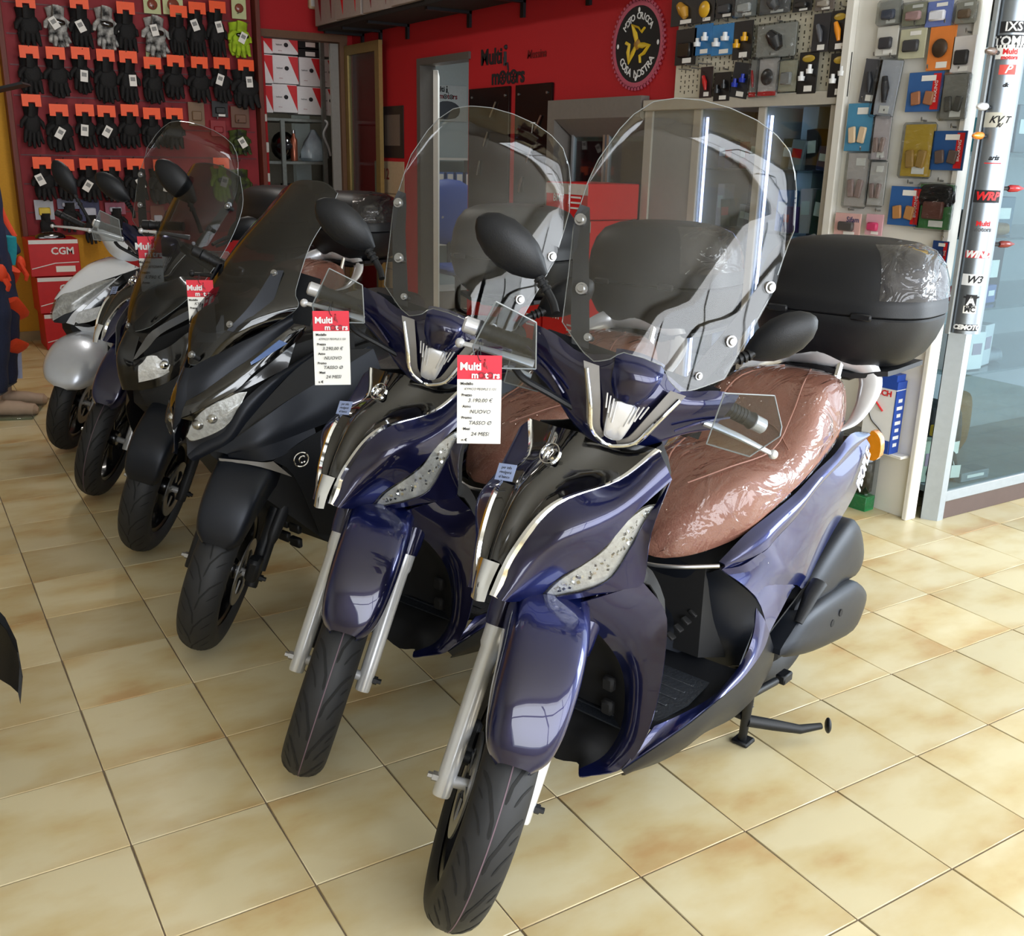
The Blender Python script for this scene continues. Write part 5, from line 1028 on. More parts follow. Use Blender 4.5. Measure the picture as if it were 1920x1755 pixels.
# ---------------------------------------------------------------- store room: steel shelving with helmet cartons
sh = thing('shelving', 'grey steel shelving in the store room behind the opening', 'shelving', (3.3, 10.0, 0))
GST = mat('galvanised_steel', '#7e8480', .5, .6, var=.15)
for z in (.5, 1.02, 1.44, 1.84): MB().box2((-.55, -.054, z-.03), (.62, .55, z), .003).obj('shelf', GST, sh)
for x in (-.5, .17, .6):
    MB().box2((x-.02, -.09, 0), (x+.02, -.055, 2.6 if x > .5 else 1.82)).obj('upright', GST, sh)
cart = [(3.375, 2.487, 0.094, 0.146), (3.543, 2.496, 0.265, 0.152), (3.998, 2.504, 0.144, 0.165), (3.372, 2.28, 0.089, 0.262), (3.541, 2.282, 0.261, 0.259), (3.791, 2.275, 0.23, 0.268), (3.99, 2.272, 0.168, 0.261), (3.363, 2.011, 0.079, 0.256), (3.523, 2.021, 0.252, 0.263), (3.775, 2.01, 0.264, 0.262), (3.986, 2.007, 0.158, 0.26)]
for i, (x, z, w_, h) in enumerate(cart):
    row = 0 if i < 3 else (1 if i < 7 else 2); col = i if i < 3 else (i-3 if i < 7 else i-7)
    t = thing('helmet_box', 'white helmet carton with red triangle, %s from left, %s row of store shelving' % (ORDN[col], ('upper', 'middle', 'lower')[row]), 'box', (x, 9.96, max(z-h/2, 1.843)), 0, 'white helmet cartons'); h = h if z-h/2 > 1.843 else z+h/2-1.843
    MB().box((0, .15, h/2), (w_-.006, .30, h-.006), .003).obj('carton', WCARD, t)
    a = w_/2-.004
    MB().prism([(a, -.002, h-.01), (a-.10, -.002, h-.01), (a, -.002, .02)], (0, .003, 0)).obj('red_triangle', REDC, t)
    if w_ > .15:
        MB().ball((.01, -.002, h*.55), .022, .003, .02, n=12, m=6).obj('helmet_print', INK, t)
        text_at('helmet', .022, INK, frame((-.06, -.002, h*.55), (1, 0, 0), (0, 0, 1)), t); text_at('full face', .012, cm('#9a3038'), frame((-.05, -.002, h*.2), (1, 0, 0), (0, 0, 1)), t)
for i, (x, z, w_, h) in enumerate(((3.799, 2.526, 0.245, 0.082), (3.795, 2.442, 0.245, 0.077))):
    t = thing('parts_box', 'flat black box %s of the pair among the white helmet cartons' % ('upper', 'lower')[i], 'box', (x, 9.96, z-h/2), 0, 'flat black boxes')
    MB().box((0, .14, h/2), (w_-.006, .28, h-.004), .003).obj('carton', BLKM, t); MB().box((0, -.001, h*.45), (w_*.4, .002, h*.5)).obj('sticker', WPAPER, t)
t = thing('helmet', 'black helmet on the store-room shelf below the cartons', 'helmet', (3.52, 10.06, 1.443)); MB().ball((0, 0, .14), .13, .10, .14).obj('shell', BLKG, t); MB().ball((0, -.045, .14), .10, .07, .05).obj('visor', cm('#2a2c30', .15), t)
t = thing('gas_canister', 'copper coloured canister standing before the black helmet', 'canister', (3.60, 9.985, 1.443)); MB().lathe([(0, 0), (.034, 0), (.036, .01), (.036, .2), (.02, .225), (.014, .26), (0, .26)]).obj('body', mat('copper_paint', '#a0604a', .3, .6, var=.05), t); MB().lathe([(.0, .26), (.018, .26), (.018, .29), (0, .292)]).obj('cap', STEEL, t)
t = thing('plastic_bag', 'translucent plastic bag slumped on the store-room shelf', 'bag', (3.83, 10.05, 1.443))
rr = []
for k, (r_, h_) in enumerate(((.02, .30), (.05, .25), (.10, .18), (.135, .09), (.14, .03), (.11, 0))): rr.append([((r_*(1+.14*math.sin(5*a+k)))*math.cos(a), (r_*(1+.12*math.cos(4*a-k)))*math.sin(a)*.7, h_) for a in [2*PI*j/20 for j in range(20)]])
MB().grid(rr, closed_u=True, cap=True).obj('bag', mat('milky_film', '#9fb2bc', .25, var=.25, scale=12), t); MB().ball((0, 0, .1), .09, .06, .08).obj('contents', cm('#c8d4da'), t)
t = thing('parts_box', 'black carton with white print on the lower store-room shelf', 'box', (3.62, 9.97, 1.023)); MB().box((0, .1, .10), (.22, .2, .2), .004).obj('carton', BLKM, t); MB().box((0, -.001, .07), (.10, .002, .07)).obj('print', WPAPER, t)
t = thing('sticky_notes', 'yellow block of notes on the lower store-room shelf', 'notes', (3.83, 9.97, 1.023)); MB().box((0, .04, .05), (.1, .08, .1), .002).obj('pad', cm('#c9c43a'), t)
t = thing('document_box', 'white low box on the lower store-room shelf beside the yellow notes', 'box', (3.95, 10.0, 1.023)); MB().box((0, .05, .03), (.12, .2, .06), .002).obj('carton', WPAPER, t)
MB().box2((-.002, -.02, .35), (.11, .01, 2.46)).obj('trim_9', mat('grey_board', '#8d8a86', .6, var=.06)).location = (3.645, YF+.04, 0); struct(bpy.data.objects['trim_9'])
t = tag(MB().tube(cr([(0, 0, 1.84), (.02, -.05, 1.80), (-.03, -.06, 1.70), (.02, -.05, 1.58), (.05, -.03, 1.50)], 5), .012, 8).obj('hose', cm('#a9b2b4')), 'grey hose hanging from the store-room shelving', 'hose'); t.location = (3.90, 9.93, 0)
# ---------------------------------------------------------------- poster, dark print behind the glazed door
ps = thing('calendar', 'cream wall calendar headed 2012 seen through the glazed door', 'calendar', (XR, 8.30, 0)); 
MB().box2((-.006, -.30, .3), (0, .30, 1.47), .001).obj('sheet', mat('cream_paper', '#b9a488', .8, var=.06), ps); text_at('2012', .13, cm('#8a3a30'), frame((-.0075, .12, 1.36), (0, -1, 0), (0, 0, 1)), ps, 0, .002)
for k in range(6): MB().box((-.007, 0, 1.2-.13*k), (.002, .5, .012)).obj('ruled_line', cm('#8f7b66'), ps)
dp = thing('poster', 'dark photo poster on the red wall behind the glazed door', 'poster', (XR, 8.27, 0)); MB().box2((-.006, -.27, 1.5), (0, .27, 1.92), .001).obj('sheet', cm('#2a1f20'), dp); MB().box2((-.0075, -.2, 1.6), (-.006, .1, 1.85)).obj('picture', cm('#6d5f58'), dp)
# ---------------------------------------------------------------- wall shelf with cartons over the doorway
ws_ = thing('wall_shelf', 'long black wall shelf on brackets high on the red wall', 'shelf', (XR, 7.0, 2.53))
MB().box2((-.40, -2.2, 0), (0, 1.86, .035), .003).obj('board', BLKM, ws_)
for y in (1.80, 1.42, .90, -.12, -.85, -1.6):
    b = MB(); b.box2((-.02, y-.02, -.11), (0, y+.02, 0)); b.box2((-.36, y-.02, -.02), (0, y+.02, 0)); b.obj('bracket', BLKP, ws_)
for k in range(7):
    y = 8.62-.52*k; t = thing('helmet_box', 'grey carton with red flash on high wall shelf, %s from store room' % ORDN[k], 'box', (3.62-.015*(k % 2), y, 2.565), .03*(k % 3-1), 'cartons on the wall shelf')
    MB().box((0, 0, .17), (.38, .50, .34), .004).obj('carton', mat('greyish_card', '#a19692', .7, var=.06), t)
    for yy, w_ in ((.12, .09), (-.14, .05)): MB().prism([(-.1925, yy+w_, .338), (-.1925, yy-w_*.4, .338), (-.1925, yy-w_*.2, .03)], (.002, 0, 0)).obj('red_triangle', REDC if k % 2 else cm('#7c1f2c'), t)
# ---------------------------------------------------------------- sign on the red wall: shop mark, round club plaque
sg = thing('wall_sign', 'black shop name lettering on the red wall between doorway and plaque', 'sign', (XR-.003, 6.30, 2.13))
shop_mark(sg, frame((0, .14, .0), (0, -1, 0), (0, 0, 1)), .235, INK, INK, INK, .002); text_at('Messina', .075, cm('#6e1016'), frame((-.001, -.32, .055), (0, -1, 0), (0, 0, 1)), sg, .2, .001)
pq = thing('wall_plaque', 'round black club plaque with a pink toothed rim on the red wall', 'plaque', (XR, 4.905, 2.165))
Mq = frame((-.004, 0, 0), (0, -1, 0), (0, 0, 1)); QT = lambda p: Mq @ p
MB(QT).lathe([(0, 0), (.205, 0), (.205, .006), (0, .006)], (0, 0, 0), 'Z', 40).obj('disc', BLKM, pq)
PNK = cm('#b9546a'); g = MB(QT); g.lathe([(.205, 0), (.232, 0), (.232, .008), (.205, .008)], (0, 0, 0), 'Z', 60, closed=True)
for k in range(52): a = 2*PI*k/52; g.box((.238*math.cos(a), .238*math.sin(a), .004), (.02, .013, .008), 0, Matrix.Rotation(a, 3, 'Z'))
o = g.obj('toothed_rim', PNK, pq)
def arc_text(s, R, a_mid, step, size, flip):
    n = len(s)
    for i, ch in enumerate(s):
        if ch == ' ': continue
        a = a_mid+((n-1)/2-i)*step*(1 if not flip else -1); rot = a-PI/2 if not flip else a+PI/2
        text_at(ch, size, WCARD, Mq @ Matrix.Translation((R*math.cos(a), R*math.sin(a), .0066)) @ Matrix.Rotation(rot, 4, 'Z'), pq, 0, .0012)
arc_text('MOTO CRICCA', .150, PI/2, .175, .050, False); arc_text('COSA NOSTRA', .160, -PI/2, .20, .058, True)
YLW = cm('#d8b52a')
for k in range(3):
    a = PI/2+k*2*PI/3+.25; d = lambda r_, o: (r_*math.cos(a+o), r_*math.sin(a+o), .009)
    MB(QT).tube([d(.015, 0), d(.06, .12), d(.112, .16), d(.088, -.35), d(.072, -.80), d(.108, -.92)], [.014, .017, .016, .014, .011, .009], 8, sq=.4).obj('leg_emblem', YLW, pq)
MB(QT).ball((0, 0, .008), .03, .03, .008).obj('face_emblem', cm('#a0742a'), pq)
for a in (0, PI/2, PI, -PI/2): MB(QT).ball((.183*math.cos(a), .183*math.sin(a), .006), .010, .014, .003, n=10, m=6).obj('shield_emblem', WCARD, pq)
for i, (y0, y1) in enumerate(((6.86, 6.29), (6.21, 5.76))):
    t = thing('tool_board', ('black glossy board beside the office doorway', 'black glossy board beside the grey hatch frame')[i], 'board', (XR, (y0+y1)/2, 0))
    MB().box2((-.02, -(y0-y1)/2, .55), (0, (y0-y1)/2, 2.0), .003).obj('board', BB, t)
    for k in range(3): MB().tube([(-.03, -.12+.11*k, 1.9-.2*k-.1*i), (-.035, -.05+.09*k, 1.80-.2*k-.1*i)], .006, 8).obj('tool', STEEL, t)
    for s in (-1, 1): MB().tube([(-.02, s*((y0-y1)/2-.05), 1.94), (-.028, s*((y0-y1)/2-.05), 1.94)], .008, 10).obj('screw', STEEL, t)
    if i: text_at('T', .10, WCARD, frame((-.0215, 0, 1.72), (0, -1, 0), (0, 0, 1)), t, .2)
# office beyond the doorway
x, z, w_, h = (5.798, 2.1, 0.502, 0.394)
t = thing('poster', 'shop poster with a motorcycle on the pale office wall', 'poster', (x, 10.89, z)); MB().box((0, -.003, 0), (w_, .006, h), .001).obj('sheet', cm('#c7d2d3'), t); shop_mark(t, FY(-.05, h*.28, -.008), .13, INK, cm('#7c2a30'), INK)
pillow(MB(), [(-.17, -.008, -.16), (.1, -.008, -.16), (.16, -.008, -.05), (.05, -.008, .02), (-.12, -.008, 0)], (0, .002, 0), .006, 3).obj('motorcycle_print', cm('#4a5058'), t)
bs = thing('bookcase', 'white office shelf holding blue and white binders', 'bookcase', (5.45, 10.5, 0)); MB().box2((-.5, 0, 0), (.55, .33, .03)).obj('shelf', WHT, bs)
for zz in (.55, 1.02, 1.5): MB().box2((-.5, 0, zz-.025), (.55, .33, zz)).obj('shelf', WHT, bs)
for xx in (-.51, .55): MB().box2((xx-.012, 0, 0), (xx+.012, .33, 1.5)).obj('side_panel', WHT, bs)
for r_, zz in enumerate((1.02, .55)):
    for k in range(8):
        t = thing('binder', 'blue and white lever-arch binder, %s from the left on the %s office shelf' % (ORDN[k], ('upper', 'lower')[r_]), 'binder', (5.03+.122*k, 10.52, zz+.003), 0, 'office binders')
        MB().box2((-.045, 0, 0), (.045, .27, .32), .004).obj('spine', cm('#4a74b8' if k % 4 != 3 else '#2d3a6a'), t); MB().box2((-.035, -.002, .10), (.035, 0, .30)).obj('spine_label', WPAPER, t)
t = thing('office_chair', 'blue office chair seen through the doorway', 'chair', (4.75, 8.9, 0)); pillow(MB(), [(-.2, 0, .75), (.2, 0, .75), (.22, 0, 1.25), (-.22, 0, 1.25)], (0, .03, 0), .05, 4).obj('backrest', cm('#20408c'), t); MB().box((0, -.22, .48), (.46, .44, .08), .03).obj('seat', cm('#20408c'), t); MB().tube([(0, 0, .8), (0, -.02, .42), (0, -.2, .4)], .02, 8).obj('back_bar', BLKP, t); MB().tube([(0, -.2, .06), (0, -.2, .45)], .03, 10).obj('post', BLKP, t)
for k in range(5): a = 2*PI*k/5; MB().tube([(0, -.2, .08), (.26*math.cos(a), -.2+.26*math.sin(a), .03)], .018, 8).obj('leg', BLKP, t)
# red cartons stacked below the hatch
for i, (y, zz, dx) in enumerate(((5.45, 0, 0), (5.45, .40, .01), (5.45, .80, 0), (4.98, 0, .02), (4.98, .40, 0), (4.98, .80, .015), (4.98, 1.20, 0))):
    t = thing('helmet_box', 'red carton with white lid band, %s of the %s stack below the hatch' % (('bottom', 'second', 'third', 'top')[i if i < 3 else i-3], 'rear' if i < 3 else 'front'), 'box', (3.62+dx, y, zz), .02*(i % 3-1), 'red cartons below the hatch')
    hh = .395 if i != 6 else .20
    MB().box((0, 0, hh/2), (.36, .44, hh), .004).obj('carton', REDC, t); MB().box((-.181, 0, hh-.035), (.002, .44, .06)).obj('white_band', mat('tape_white', '#c9c4c0', .6, var=.06), t)
    text_at('BMT', .06, WCARD, frame((-.183, .08, hh*.55), (0, -1, 0), (0, 0, 1)), t, 0, .001); 
    for k in range(3): MB().box((-.1815, -.10, hh*.3+.03*k), (.002, .10, .010)).obj('print', WCARD, t)
# ---------------------------------------------------------------- pegboard with glass cabinet below
PEG = mat('cream_pegboard', '#cfc9b6', .6, var=.03)
pg = thing('pegboard', 'cream perforated board above the glass cabinets on the right wall', 'board', (XR, 3.94, 1.86)); MB().box2((-.03, -.57, 0), (0, .59, 1.4), .002).obj('panel', PEG, pg)
s_ = MB()
for i in range(34):
    for k in range(30):
        if (i+k) % 2 == 0: s_.box((-.0305, -.55+.033*i, .03+.026*k), (.002, .006, .016))
        else: s_.box((-.0305, -.55+.033*i, .035+.026*k), (.002, .007, .006))
o = s_.obj('slots', cm('#4a463c'), pg, 0); o['kind'] = 'stuff'

cb = thing('display_cabinet', 'cream framed glass cabinet with lit shelves under the pegboard', 'cabinet', (3.82, 0, 0))
CW = mat('cream_frame', '#bdbab0', .45, .2, var=.04)
MB().box2((.40, 3.37, 0), (.42, 4.75, 1.84)).obj('back_panel', cm('#3c3946'), cb)
MB().box2((-.03, 3.36, 1.80), (.42, 4.76, 1.858), .003).obj('top', CW, cb); MB().box2((0, 3.37, 0), (.40, 4.75, .10), .003).obj('plinth', CW, cb)
for y0, y1 in ((4.69, 4.76), (4.285, 4.345), (3.815, 3.865), (3.365, 3.405)): MB().box2((-.012, y0, .10), (.02, y1, 1.80), .003).obj('upright', CW, cb)
for y in (4.31, 3.84): MB().box2((.02, y-.006, .1), (.40, y+.006, 1.8)).obj('divider', CW, cb)
MB().box2((.02, 3.372, .1), (.40, 3.378, 1.8)).obj('end_panel', CW, cb)
for zz in (.5, .9, 1.20, 1.5): MB().box2((.03, 3.40, zz-.008), (.39, 4.70, zz)).obj('glass_shelf', PANE, cb)
for y0, y1 in ((3.405, 3.815), (3.865, 4.285)): MB().box2((.0, y0, .1), (.004, y1, 1.80)).obj('glass_door', PANE, cb)
MB().box2((.0, 4.345, .1), (.004, 4.69, 1.80)).obj('grey_door', cm('#8d8f8c'), cb)
for y in (4.275, 3.805): MB().box2((.024, y-.005, .15), (.034, y+.005, 1.76)).obj('led_strip', LED, cb)
# goods in the cabinet
gd = [('bottle', 'clear blue spray bottle', (3.95, 3.78, .9), None, '#3a62b8', 'second shelf'), ('bottle', 'green oil bottle', (3.96, 3.70, .9), None, '#2a5a4a', 'second shelf'), ('bottle', 'violet cleaner bottle', (3.96, 3.62, .9), None, '#5a4a9a', 'second shelf'),
      ('box', 'white pack with red corner', (3.95, 3.47, .9), (.10, .10, .16), '#c9ccd6', 'second shelf'), ('bottle', 'blue bottle, first from left', (3.96, 4.22, .9), None, '#2f5aa8', 'left bay second shelf'), ('bottle', 'pale blue bottle, second from left', (3.96, 4.14, .9), None, '#7fa2d8', 'left bay second shelf'), ('bottle', 'navy bottle, third from left', (3.96, 4.06, .9), None, '#1f3470', 'left bay second shelf'),
      ('box', 'red slim carton', (3.98, 3.96, .9), (.08, .06, .24), '#b02a30', 'left bay second shelf'), ('box', 'white label box', (3.96, 4.10, .5), (.12, .14, .16), '#c6c8cc', 'left bay bottom shelf'), ('box', 'blue canister box', (3.96, 3.95, .5), (.10, .10, .20), '#3567b4', 'left bay bottom shelf'), ('box', 'dark red carton', (3.96, 3.60, .5), (.12, .16, .22), '#4a1f2a', 'bottom shelf'), ('box', 'white carton', (3.95, 3.45, .5), (.10, .08, .18), '#d5d8de', 'bottom shelf')]
for cat, d, (x, y, z), dim, c_, where in gd:
    t = thing('care_bottle' if cat == 'bottle' else 'product_box', '%s, %s of the glass cabinet' % (d, where), cat, (x, y, z), random.uniform(-.25, .25))
    if cat == 'bottle':
        MB().lathe([(0, 0), (.030, 0), (.033, .01), (.033, .12), (.026, .15), (.012, .165), (.012, .18), (0, .18)], n=16).obj('body', cm(c_, .25), t); MB().lathe([(.0, .175), (.016, .175), (.016, .205), (0, .207)], n=14).obj('cap', cm('#d8dade'), t); MB().box((-.0335, 0, .07), (.002, .04, .07)).obj('label', WPAPER, t)
    else:
        MB().box((0, 0, dim[2]/2), dim, .003).obj('carton', cm(c_), t); MB().box((-dim[0]/2-.001, 0, dim[2]*.6), (.002, dim[1]*.6, dim[2]*.25)).obj('print', WCARD, t)
# dense small stock on the two upper shelves
STK = [('dark green', '#1f3a2c'), ('red', '#b32832'), ('white and red', '#d2c4cc'), ('navy', '#232858'), ('violet', '#5a3f86'), ('black', '#15161c'), ('sky blue', '#5a8ed0'), ('grey', '#868a94'), ('maroon', '#5c1f30')]
for bay, y0, y1 in (('right', 3.43, 3.79), ('left', 3.89, 4.26)):
    for sh_, zz in (('third', 1.20), ('top', 1.5)):
        y = y0+.03; k = 0
        while y < y1-.03:
            nm, c_ = STK[(k*2+(3 if sh_ == 'top' else 0)+(5 if bay == 'left' else 0)) % 9]; w_ = .05+.03*random.random(); h = .10+.12*random.random()
            t = thing('product_box', '%s carton, %s from the right, %s shelf of the %s cabinet bay' % (nm, ORDN[k], sh_, bay), 'box', (3.89+.03*(k % 2), y, zz), random.uniform(-.3, .3), 'cartons in the cabinet'); k += 1
            M_ = Matrix.Rotation(random.uniform(-.12, .12), 3, 'X'); MB(lambda p: M_ @ p).box((0, 0, h/2+.006), (.08, w_, h), .003).obj('carton', cm(c_), t); MB(lambda p: M_ @ p).box((-.041, 0, h*.6), (.002, w_*.7, h*.3)).obj('print', WCARD if k % 3 else REDC, t)
            y += w_+.016
# ---------------------------------------------------------------- packs hung on the pegboard
PB = [(4.456, 2.293, 0.207, 0.141), (4.286, 2.284, 0.135, 0.123), (4.138, 2.28, 0.141, 0.1), (3.995, 2.271, 0.146, 0.098), (3.798, 2.258, 0.196, 0.08), (3.623, 2.243, 0.116, 0.064), (3.488, 2.236, 0.111, 0.067),
      (4.423, 2.114, 0.164, 0.178), (4.29, 2.14, 0.136, 0.15), (4.142, 2.129, 0.158, 0.147), (3.997, 2.115, 0.132, 0.178), (3.769, 2.096, 0.253, 0.148), (3.492, 2.109, 0.099, 0.164), (3.387, 2.109, 0.101, 0.17),
      (4.243, 1.93, 0.091, 0.152), (4.119, 1.904, 0.119, 0.139), (3.987, 1.928, 0.122, 0.166), (3.894, 1.934, 0.052, 0.174), (3.797, 1.934, 0.129, 0.171), (3.671, 1.933, 0.11, 0.139), (3.547, 1.941, 0.115, 0.182), (3.357, 1.922, 0.117, 0.186)]
PBD = [('black card with gold hose fittings', '#1b1b1c', '#b8862c', 'rod', 1), ('black card with a yellow round cap', '#1a1a1c', '#d9a82c', 'round', 1), ('black card with small dark clips', '#202226', '#3a4048', 'block', 1), ('grey card with large white label', '#8c9296', '#c8cccf', 'block', 1), ('grey card with mirror adaptor', '#6a6c70', '#4a4c50', 'rod', 1), ('black card with white price label', '#1c1c1e', '#2a2a2c', 'block', 1), ('brown grey card', '#6d6560', '#9a948c', 'block', 1),
       ('all black clamshell pack', '#101012', '#1c1c1f', 'block', 1), ('blue card with two chrome bulbs, left', '#2a78b8', '#dfe3e8', 'pair', 1), ('blue card with two chrome bulbs, right', '#2f80c0', '#dfe3e8', 'pair', 1), ('black card with yellow bar end weights', '#17171a', '#d9a018', 'pair', 1), ('clear grey clamshell with black grip', '#a7a8a4', '#2a2b2e', 'rod', 0), ('dark card with grey tube', '#2b2b30', '#55575e', 'rod', 1), ('black card with golden oval and amber lens', '#131315', '#d8861c', 'rod', 1),
       ('narrow black card with red lever', '#2a1c1e', '#b02020', 'rod', 1), ('black pack with dark round ends', '#121214', '#242629', 'pair', 1), ('dark tilted card with blue bolts', '#1c222a', '#2438a8', 'pair', 1), ('narrow clear pack with red caps', '#9a9a98', '#a82028', 'rod', 0), ('white card with black cap and red band', '#cfc9c8', '#37373b', 'round', 0), ('clear pack with steel brackets', '#b4b09a', '#9a9c9e', 'block', 0), ('black card with golden oval and chrome caps, left', '#0e0e10', '#e2e4e6', 'pair', 1), ('black card with golden oval and chrome caps, right', '#0e0e10', '#e2e4e6', 'pair', 1)]
GOLD = cm('#b89a3a', .3)
for i, ((y, z, w_, h), (d, c_, p_, kd, lb)) in enumerate(zip(PB, PBD)):
    where = 'top row' if i < 7 else ('middle row' if i < 14 else 'bottom row')
    t = pack('parts_pack', '%s, %s of the pegboard' % (d, where), 'pack', (3.79, y, z), -PI/2, w_, h, cm(c_), cm(p_, .25), lb, 'parts packs on the pegboard', kind=kd, bag=i in (3, 4, 11, 17, 18, 19), tilt=.14 if i == 16 else 0)
    if 'oval' in d: MB().ball((0, -.005, h*.34), w_*.34, .003, h*.09, n=16, m=6).obj('gold_oval', GOLD, t)
    if i in (17, 18): MB().box((0, -.006, -h*.44), (w_*.9, .004, h*.12)).obj('red_band', REDC, t)
for k in range(4): MB().tube([(XR-.03, 4.40-.05*k, 2.0+.02*(k % 2)), (XR-.12, 4.40-.05*k, 2.0+.02*(k % 2))], .003, 6).obj('empty_hook', STEEL, pg) .location = (-XR, -3.94, -1.86)
# ---------------------------------------------------------------- white perforated panel with brake pads
wp = thing('merchandise_board', 'tall white perforated panel hung with brake pad packs', 'panel', (3.80, 0, 0))
MB().box2((0, 2.70, 0), (.04, 3.30, 3.2), .002).obj('panel', WHT, wp)
MB().box2((-.03, 3.30, 0), (.045, 3.345, 3.2), .004).obj('left_edge', WHT, wp); MB().box2((-.025, 2.675, 0), (.045, 2.70, 3.2), .004).obj('right_edge', WHT, wp)
MB().box2((-.06, 2.72, .283), (0, 2.93, .296), .002).obj('small_shelf', WHT, wp)
for k in range(8): MB().tube([(-.002, 3.22-.072*k, 1.98), (.002, 3.22-.072*k, 1.98)], .005, 8).obj('peg_hole', cm('#5a5854'), wp)
WPK = [(3.103, 2.155, 0.111, 0.093), (2.975, 2.137, 0.121, 0.086), (2.859, 2.128, 0.121, 0.097), (2.735, 2.122, 0.091, 0.082), (3.1, 2.044, 0.109, 0.115), (2.969, 2.024, 0.127, 0.116), (2.826, 1.996, 0.121, 0.166), (2.721, 1.966, 0.101, 0.138), (3.16, 1.886, 0.092, 0.18), (3.073, 1.854, 0.117, 0.225), (2.879, 1.832, 0.166, 0.155), (2.73, 1.808, 0.118, 0.171), (3.194, 1.696, 0.142, 0.202), (3.068, 1.651, 0.085, 0.181), (2.872, 1.6, 0.147, 0.21), (2.727, 1.601, 0.157, 0.154), (3.171, 1.472, 0.119, 0.229), (3.06, 1.459, 0.086, 0.184), (3.195, 1.276, 0.146, 0.099), (3.047, 1.284, 0.092, 0.091), (2.898, 1.372, 0.162, 0.163), (2.751, 1.377, 0.163, 0.18), (2.696, 1.194, 0.076, 0.095)]
WPD = [('grey bag with a broad white label', '#a9a9a4', '#4d5468', 'block'), ('greenish clear bag with a small cap', '#9c9c88', '#c8a0a0', 'block'), ('blue and white printed card', '#6d7fc0', '#dfe2ee', 'block'), ('clear bag with brown pads', '#a8a59a', '#7a6450', 'block'), ('white card with a black clip', '#d3d2cc', '#33343a', 'block'), ('clear card with black clip and yellowish edge', '#c4c3a8', '#3a3b40', 'block'), ('orange card with a fly picture', '#e8863c', '#3a2a1c', 'round'), ('white card with black part and red base', '#dcd8d8', '#26272a', 'block'), ('tall narrow dark bag', '#4b4d54', '#26282e', 'rod'), ('tall white bag with black lever', '#c3c6d2', '#1f2026', 'rod'), ('blue pack with orange and brown brake pads', '#2f5f9e', '#a06a4a', 'pads'), ('grey bag of dark pads', '#8c8a84', '#55534f', 'pads'), ('light blue pack with cream pads', '#4a90b8', '#d8c0a0', 'pads'), ('small pink white blister', '#cfc4c8', '#a08a84', 'pads'), ('yellow bag with two tan brake pads', '#c9a63c', '#b08a4a', 'pads'), ('dark blue pack with brown pads and red spine', '#20508c', '#5a4a44', 'pads'), ('tall clear blister with rosy pads, left', '#cdc6c4', '#a8908c', 'pads'), ('tall clear blister with rosy pads, right', '#ccc8c6', '#9a8480', 'pads'), ('pink card with dark pads', '#dcb0ac', '#4a4646', 'block'), ('pink and white card with red print', '#d8a8b4', '#c83a68', 'block'), ('blue pack with a bronze pad', '#2a5c9c', '#b07c48', 'pads'), ('black hanger card with green bag', '#3a7a44', '#6a4038', 'block'), ('small blue pack with red spine peeping over the top case', '#1f3f78', '#24304c', 'block')]
for i, ((y, z, w_, h), (d, c_, p_, kd)) in enumerate(zip(WPK, WPD)):
    t = pack('brake_pad_pack', '%s on the white panel' % d, 'pack', (3.77, y, z), -PI/2, w_, h, cm(c_), cm(p_), 2 if 'blue' in d or 'clear' in d else 1, 'packs on the white panel', kind=kd, bag=i in (0, 1, 3, 9, 11, 13, 14, 16, 17, 21), tilt=.10 if i in (8, 9) else 0, stripe=REDC if i in (10, 15, 20, 22) else None)
    if i == 18: text_at('Sifam', .034, cm('#2c3a6a'), frame((.03, -.0045, h*.22), (1, 0, 0), (0, 0, 1)), t)
    if i in (10, 15, 20, 22): text_at('BRAKING' if i != 22 else 'ING', h*.13, WCARD, frame((w_*.34, -.0055, 0), (0, 0, 1), (-1, 0, 0)), t)
    if i == 21: pillow(MB(), [(-w_*.48, -.002, h*.02), (w_*.48, -.002, h*.02), (w_*.48, -.002, h*.42), (w_*.25, -.002, h*.5), (-w_*.25, -.002, h*.5), (-w_*.48, -.002, h*.42)], (0, .004, 0), .006, 3).obj('hanger_card', BLKP, t)
t = thing('cable_kit_box', 'blue and white carton of booster cables on the small shelf of the white panel', 'box', (3.745, 2.85, .297), .12)
BOB = cm('#1f46a0'); MB().box2((-.035, -.075, 0), (.035, .075, .33), .002).obj('carton', WCARD, t); MB().box2((-.037, -.077, .295), (.037, .077, .331)).obj('blue_top', BOB, t); MB().box2((-.0365, -.077, .0), (.037, -.072, .29)).obj('blue_side', BOB, t); MB().box2((-.037, -.07, 0), (-.034, .076, .06)).obj('blue_base', BOB, t); MB().box2((-.0375, -.07, .31), (.03, .0, .36)).obj('hang_tab', BOB, t)
text_at('BOSCH', .036, REDC, frame((-.0375, .005, .272), (0, -1, 0), (0, 0, 1)), t, 0, .001); MB().box((-.0378, .03, .05), (.001, .07, .03)).obj('red_label', REDC, t); text_at('12V 5A', .016, WCARD, frame((-.0388, .03, .05), (0, -1, 0), (0, 0, 1)), t)
MB().tube(cr([(-.038, .03, .24), (-.038, .0, .21), (-.038, -.02, .19)], 3), .010, 8, sq=.3).obj('clamp_print', REDC, t); MB().tube(cr([(-.038, .05, .18), (-.038, .03, .14), (-.038, -.01, .11), (-.038, -.03, .09)], 4), .005, 6, sq=.4).obj('cable_print', INK, t)
for k in range(7): MB().box((.0, -.0775, .04+.034*k), (.045 if k % 2 else .03, .001, .016)).obj('print', WCARD, t)
t = thing('tool_case', 'black clamshell pack with green card base on the floor below the white panel', 'pack', (3.735, 2.97, 0), .1)
